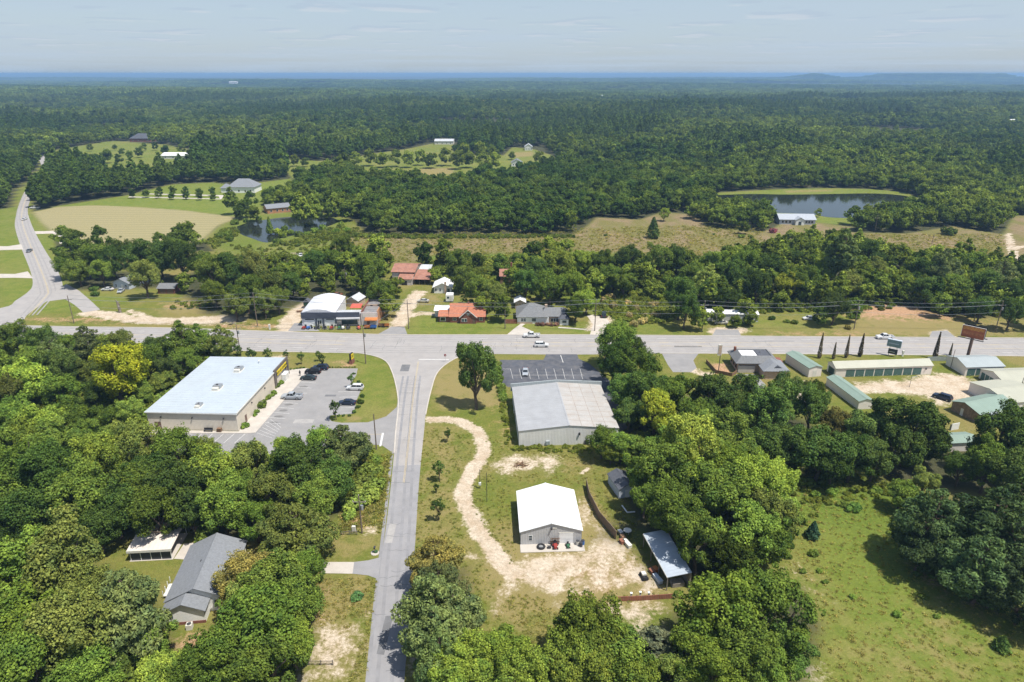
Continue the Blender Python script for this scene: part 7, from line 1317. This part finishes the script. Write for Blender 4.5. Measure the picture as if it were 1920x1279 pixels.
def rail(px, label, L_):
    q = thing('rail_fence', label, 'fence', P(*px), 0)
    for k in (-L_ / 2, 0, L_ / 2): MB().box(k - .06, k + .06, -.06, .06, 0, 1.0).build('post', 'wood_grey', q)
    for z_ in (.4, .8): MB().box(-L_ / 2, L_ / 2, -.1, -.061, z_, z_ + .12).build('rail', 'wood_grey', q)
rail((602, 1247), 'short wooden rail fence in the sandy grass left of the side road', 3.6); rail((655, 1003), 'short wooden rail fence near the clay bank pole', 3.0)
q = thing('mailbox', 'round stone-edged flower bed with mailbox beside the concrete drive', 'flower bed', P(703, 1037), 0); MB().tube((0, 0, 0), (0, 0, .12), .8, .75, 12).build('kerb_ring', 'concrete', q); MB().tube((0, 0, 0), (0, 0, 1.1), .06).build('post', 'wood_brown', q); MB().box(-.15, .15, -.3, .3, 1.1, 1.4).build('box', 'dark_metal', q); MB().lump((.15, .1, .25), (.4, .4, .3), 3).build('plant', mat('bedplant', (.04, .09, .03), .9, .4, 4), q)
q = thing('utility_box', 'white meter pedestal on the clay bank by the side road', 'utility box', P(664, 997), 0); MB().box(-.35, .35, -.25, .25, .2, 1.3).build('cabinet', 'off_white', q); MB().box(-.45, .45, -.35, .35, 0, .2).build('base', 'concrete', q)
# dead stump, stones, brush pile
q = thing('tree_stump', 'tall bare broken tree stump on the junction grass', 'stump', P(226, 586), 0); b = MB(); r0 = np.random.default_rng(4); limb(b, (0, 0, -.1), (-.3, 0, 4.2), .55, .4, r0); limb(b, (-.2, 0, 3), (-.9, .1, 4.9), .32, .16, r0); limb(b, (0, 0, 2.6), (.5, 0, 3.6), .22, .1, r0); b.build('trunk', 'wood_grey', q)
q = thing('brush_pile', 'pile of cut branches on bare ground behind the workshop', 'brush pile', P(977, 872), 0); rr = random.Random(8)
for k in range(26): a_ = rr.uniform(0, 3.14); x_, y_ = rr.uniform(-1.1, 1.1), rr.uniform(-.8, .8); l_ = rr.uniform(.7, 1.4); z_ = rr.uniform(.1, .8) * (1 - abs(x_) / 1.6); MB().tube((x_ - cos(a_) * l_, y_ - sin(a_) * l_, max(.05, z_ - .2)), (x_ + cos(a_) * l_, y_ + sin(a_) * l_, z_ + rr.uniform(0, .3)), .06, .03, 5).build('branch', 'wood_brown', q)
# things on the workshop slab
def at_ws(nm, lab, cat, fx, y): o = thing(nm, lab, cat, ws(WSL * fx, y), WSR); return o
q = at_ws('tractor_tyre', 'black tractor tyre lying on the workshop slab', 'tyre', .33, -1.0); b = MB(); 
ringsT = [[((.62 + .22 * cos(t_)) * cos(a_), (.62 + .22 * cos(t_)) * sin(a_), .22 + .22 * sin(t_)) for t_ in np.linspace(0, 2 * pi, 9)[:-1]] for a_ in np.linspace(0, 2 * pi, 19)]; b.rings(ringsT, cap=False).build('tyre', 'rubber', q, True); MB().tube((0, 0, .05), (0, 0, .25), .4, .4, 14).build('rim', 'steel', q)
def mower(o, body, seat='black'):
    MB().rings([[(-.3, -.9, .35), (.3, -.9, .35), (.3, .0, .4), (-.3, .0, .4)], [(-.25, -.85, .75), (.25, -.85, .75), (.28, 0, .85), (-.28, 0, .85)]]).build('hood', body, o); MB().box(-.5, .5, -.1, .8, .3, .45).build('deck', body, o); MB().box(-.25, .25, .3, .75, .5, .62).box(-.25, .25, .68, .78, .6, 1.0).build('seat', seat, o); MB().tube((0, .05, .8), (0, .2, 1.05), .02).tube((0, .2, 1.05), (0, .22, 1.09), .18, .18, 10).build('steering_wheel', 'black', o)
    for sx in (-.42, .42): MB().tube((sx - .09, -.65, .2), (sx + .09, -.65, .2), .2, .2, 10).build('wheel', 'rubber', o); MB().tube((sx * 1.15 - .12, .5, .3), (sx * 1.15 + .12, .5, .3), .3, .3, 12).build('wheel', 'rubber', o)
q = at_ws('riding_mower', 'red riding mower parked by the wooden rack on the workshop slab', 'mower', .56, -1.0); mower(q, 'red')
q = at_ws('hand_cart', 'small dark hand cart on the workshop slab beside the tyre', 'cart', .46, -1.3); MB().box(-.3, .3, -.25, .25, .2, .45).build('tray', 'dark_metal', q); MB().tube((-.3, .2, .3), (-.5, .5, .9), .03).build('handle', 'steel', q)
for sx in (-.3, .3): MB().tube((sx - .05, 0, .15), (sx + .05, 0, .15), .15, .15, 8).build('wheel', 'rubber', q)
q = at_ws('wooden_rack', 'dark wooden slatted rack leaning on the workshop wall', 'rack', .56, -.25)
for k in range(6): MB().box(-.8 + k * .3, -.68 + k * .3, -.05, .05, 0, 1.5).build('slat', 'wood_brown', q)
MB().box(-.85, .95, .05, .09, .5, .6).box(-.85, .95, .05, .09, 1.2, 1.3).build('rail', 'wood_brown', q)
q = at_ws('push_mower', 'green mower in front of the white roller door', 'mower', .77, -1.0); mower(q, 'green_paint'); q.scale = (.75, .75, .75)
for k, (fx, y_, m_, lab) in enumerate(((.93, -.5, 'off_white', 'pale bin at the right end of the workshop slab'), (.98, -1.0, 'dark_metal', 'black barrel beside the pale bin on the workshop slab'), (1.02, -.4, 'blue', 'blue drum at the corner of the workshop slab'))):
    q = at_ws('barrel', lab, 'barrel', fx, y_); MB().tube((0, 0, 0), (0, 0, .9), .32, .32, 12).build('drum', m_, q); MB().tube((0, 0, .9), (0, 0, .95), .34, .3, 12).build('lid', 'dark_metal', q)
# junk between fence and lean-to
JK = [('garden_table', 'white garden table among junk by the board fence', 'off_white', 1176, 1000), ('crate', 'tan crate among junk by the board fence', 'tan', 1168, 1010), ('crate', 'grey metal crate by the end of the board fence', 'steel', 1163, 1001), ('crate', 'rust coloured crate at the end of the board fence', 'rust_sheet', 1166, 1018), ('storage_bin', 'long white bin near the lean-to', 'off_white', 1176, 1022), ('crate', 'reddish crate beside the lean-to post', 'rust_sheet', 1222, 1074), ('crate', 'orange-brown crate near the lean-to', 'orange', 1229, 1070), ('storage_bin', 'pale blue bin under the lean-to edge', 'blue_wall', 1233, 1088)]
for nm, lab, m_, px, py in JK:
    q = thing(nm, lab, nm.replace('_', ' '), P(px, py), .4)
    if nm == 'garden_table':
        MB().tube((0, 0, .7), (0, 0, .76), .8, .8, 14).build('top', m_, q)
        for k in range(4): MB().tube((.5 * cos(k * 1.57), .5 * sin(k * 1.57), 0), (.4 * cos(k * 1.57), .4 * sin(k * 1.57), .7), .035).build('leg', m_, q)
    else:
        l_ = 1.3 if nm == 'storage_bin' else .6
        MB().box(-.35, .35, -l_ / 1.2, l_ / 1.2, 0, .6).build('body', m_, q); MB().box(-.4, .4, -l_ / 1.2 - .05, l_ / 1.2 + .05, .6, .68).build('lid', m_ if m_ != 'tan' else 'wood_brown', q)
q = thing('bent_gutter', 'white bent downpipe lying in shade beside the wood', 'pipe', P(1176, 962), 0); MB().tube((0, 0, .15), (-.7, 2.4, .15), .14).build('pipe', 'white', q); MB().tube((0, 0, .15), (1.6, .2, .15), .14).build('pipe', 'white', q)
q = thing('utility_cart', 'small black and white utility cart on the bare ground by the lean-to', 'cart', P(1207, 1083), radians(12)); MB().rings([[(-.5, -1.0, .25), (.5, -1.0, .25), (.5, 1.0, .25), (-.5, 1.0, .25)], [(-.45, -.9, .65), (.45, -.9, .65), (.45, .9, .6), (-.45, .9, .6)]]).build('body', 'black', q); MB().box(-.38, .38, -.3, .6, .66, .95).build('seat', 'off_white', q)
for sx in (-.5, .5):
    for sy in (-.65, .65): MB().tube((sx - .08, sy, .24), (sx + .08, sy, .24), .24, .24, 10).build('wheel', 'rubber', q)
# display in front of the equipment shop
DS = [('red', 571, 'red'), ('dark blue', 580, 'blue'), ('dark grey', 595, 'dark_metal'), ('black', 609, 'black'), ('red-topped', 622, 'red'), ('green', 637, 'green_paint'), ('white', 643, 'off_white'), ('dark green', 653, 'dark_metal'), ('coral red', 673, 'tarp_red')]
for nm, px, m_ in DS:
    q = thing('riding_mower', '%s riding mower displayed at the equipment shop, %s' % (nm, 'left of the glass door' if px < 590 else ('by the glass door' if px < 615 else ('by the second roller door' if px < 630 else 'below the shop window' if px < 660 else 'beside the brick store'))), 'mower', P(px, 616.5), .3 * ((px % 5) - 2)); mower(q, m_); q.scale = (1.25,) * 3
for k, (px, m_, lab) in enumerate(((585, 'white', 'white slatted garden arch between the grey mowers and shop door'), (603, 'off_white', 'white slatted garden arch beside the black mower'), (616, 'white', 'white slatted garden arch by the red-topped mower'), (629, 'off_white', 'white slatted garden arch by the green mower'))):
    q = thing('garden_arch', lab, 'arch', P(px, 618), .1)
    for sx in (-.5, .5): MB().box(sx - .05, sx + .05, -.05, .05, 0, 1.9).build('post', m_, q)
    MB().box(-.6, .6, -.08, .08, 1.9, 2.02).build('top', m_, q)
for lab, px, m_ in (('orange log shelter frame under the brick store awning', 689, 'orange'), ('blue metal trailer in front of the brick store', 700, 'blue'), ('brown wooden wagon beside the brick store', 715, 'wood_brown'), ('orange wooden crate frame right of the brick store', 724, 'orange')):
    q = thing('utility_trailer', lab, 'trailer', P(px, 616 if px < 705 else 613), 0); MB().box(-1.1, 1.1, -.6, .6, .45, .55).build('bed', m_, q); MB().box(-1.1, 1.1, -.62, -.56, .55, 1.1).build('side', m_, q); MB().box(-1.1, 1.1, .56, .62, .55, 1.1).build('side', m_, q)
    for sx in (-.6, .6): MB().tube((sx, -.7, .3), (sx, -.6, .3), .3, .3, 10).build('wheel', 'rubber', q)
for k, (px, py, m_, lab) in enumerate(((577, 577, 'green_paint', 'teal playhouse with dark roof beside the gravel track'), (668, 552, 'wood_grey', 'grey slatted stall behind the equipment shop'))):
    q = thing('playhouse' if k == 0 else 'stall', lab, 'shelter', P(px, py), 0); b = MB()
    for sx in (-1.2, 1.1):
        for sy in (-1, 1): MB().box(sx, sx + .12, sy, sy + .12, 0, 2.6).build('post', 'wood_grey', q)
    MB().prism([(-1.5, 2.5), (1.5, 2.5), (0, 3.6)], 'y', -1.2, 1.4).build('roof', 'shingle_dark', q); MB().box(-1.1, 1.1, -.8, .9, 1.0, 2.2).build('cabin', m_, q)
for px, py, lab, m_ in ((600, 563, 'tan lumber pile behind the equipment shop roof', 'wood_brown'), (618, 556, 'orange lumber pile behind the equipment shop', 'tan'), (566, 585, 'brown scrap wood pile beside the gravel track', 'wood_brown')):
    q = thing('lumber_pile', lab, 'lumber', P(px, py), .2); rr = random.Random(px)
    for k in range(10): z_ = .1 + .18 * (k // 4); y_ = -.6 + (k % 4) * .4; MB().box(-1.8 + rr.uniform(-.3, .3), 1.8 + rr.uniform(-.3, .3), y_, y_ + .3, z_, z_ + .15).build('plank', m_, q)
for px, py, lab in ((494, 618, 'white bollard-like meter beside the gravel track entrance'), (1680, 668, 'white utility marker by the pale blue sign')): q = thing('meter_post', lab, 'meter', P(px + 12, py), 0); MB().box(-.2, .2, -.2, .2, 0, 1.6).build('post', 'white', q); MB().box(-.3, .3, -.25, .25, 1.2, 1.9).build('box', 'off_white', q)
# person by the dark green sedan
def person(px, py, label):
    p = P(px, py); p.z = .14
    me = bpy.data.meshes.new('body'); V = [(0, 0, .95), (-.09, 0, .92), (-.11, .02, .5), (-.11, 0, .06), (-.11, -.12, .03), (.09, 0, .92), (.12, -.05, .5), (.14, .02, .06), (.14, -.1, .03), (0, 0, 1.2), (0, 0, 1.42), (0, -.01, 1.53), (0, -.02, 1.66), (0, -.02, 1.74), (-.18, 0, 1.4), (-.24, .03, 1.13), (-.24, -.1, .9), (-.24, -.14, .82), (.18, 0, 1.4), (.25, .02, 1.13), (.27, -.08, .9), (.27, -.12, .82)]
    E = [(0, 1), (1, 2), (2, 3), (3, 4), (0, 5), (5, 6), (6, 7), (7, 8), (0, 9), (9, 10), (10, 11), (11, 12), (12, 13), (10, 14), (14, 15), (15, 16), (16, 17), (10, 18), (18, 19), (19, 20), (20, 21)]; Rd = [.14, .11, .075, .05, .045, .11, .075, .05, .045, .14, .13, .055, .1, .08, .07, .05, .038, .035, .07, .05, .038, .035]
    me.from_pydata(V, E, []); me.materials.append(mat('cloth_dark', (.03, .03, .035), .9, .2)); root = thing('person', label, 'person', p, .6); o = link('body', me, root); md = o.modifiers.new('skin', 'SKIN'); md.use_smooth_shade = True
    for i, r_ in enumerate(Rd): me.skin_vertices[0].data[i].radius = (r_, r_)
    me.skin_vertices[0].data[0].use_root = True; o.modifiers.new('sub', 'SUBSURF').levels = 1
    MB().lump((0, -.01, 1.72), (.11, .12, .1), 1).build('hair', 'black', root)
person(563, 705.5, 'person in dark clothes standing on the pavement by the dark green sedan')
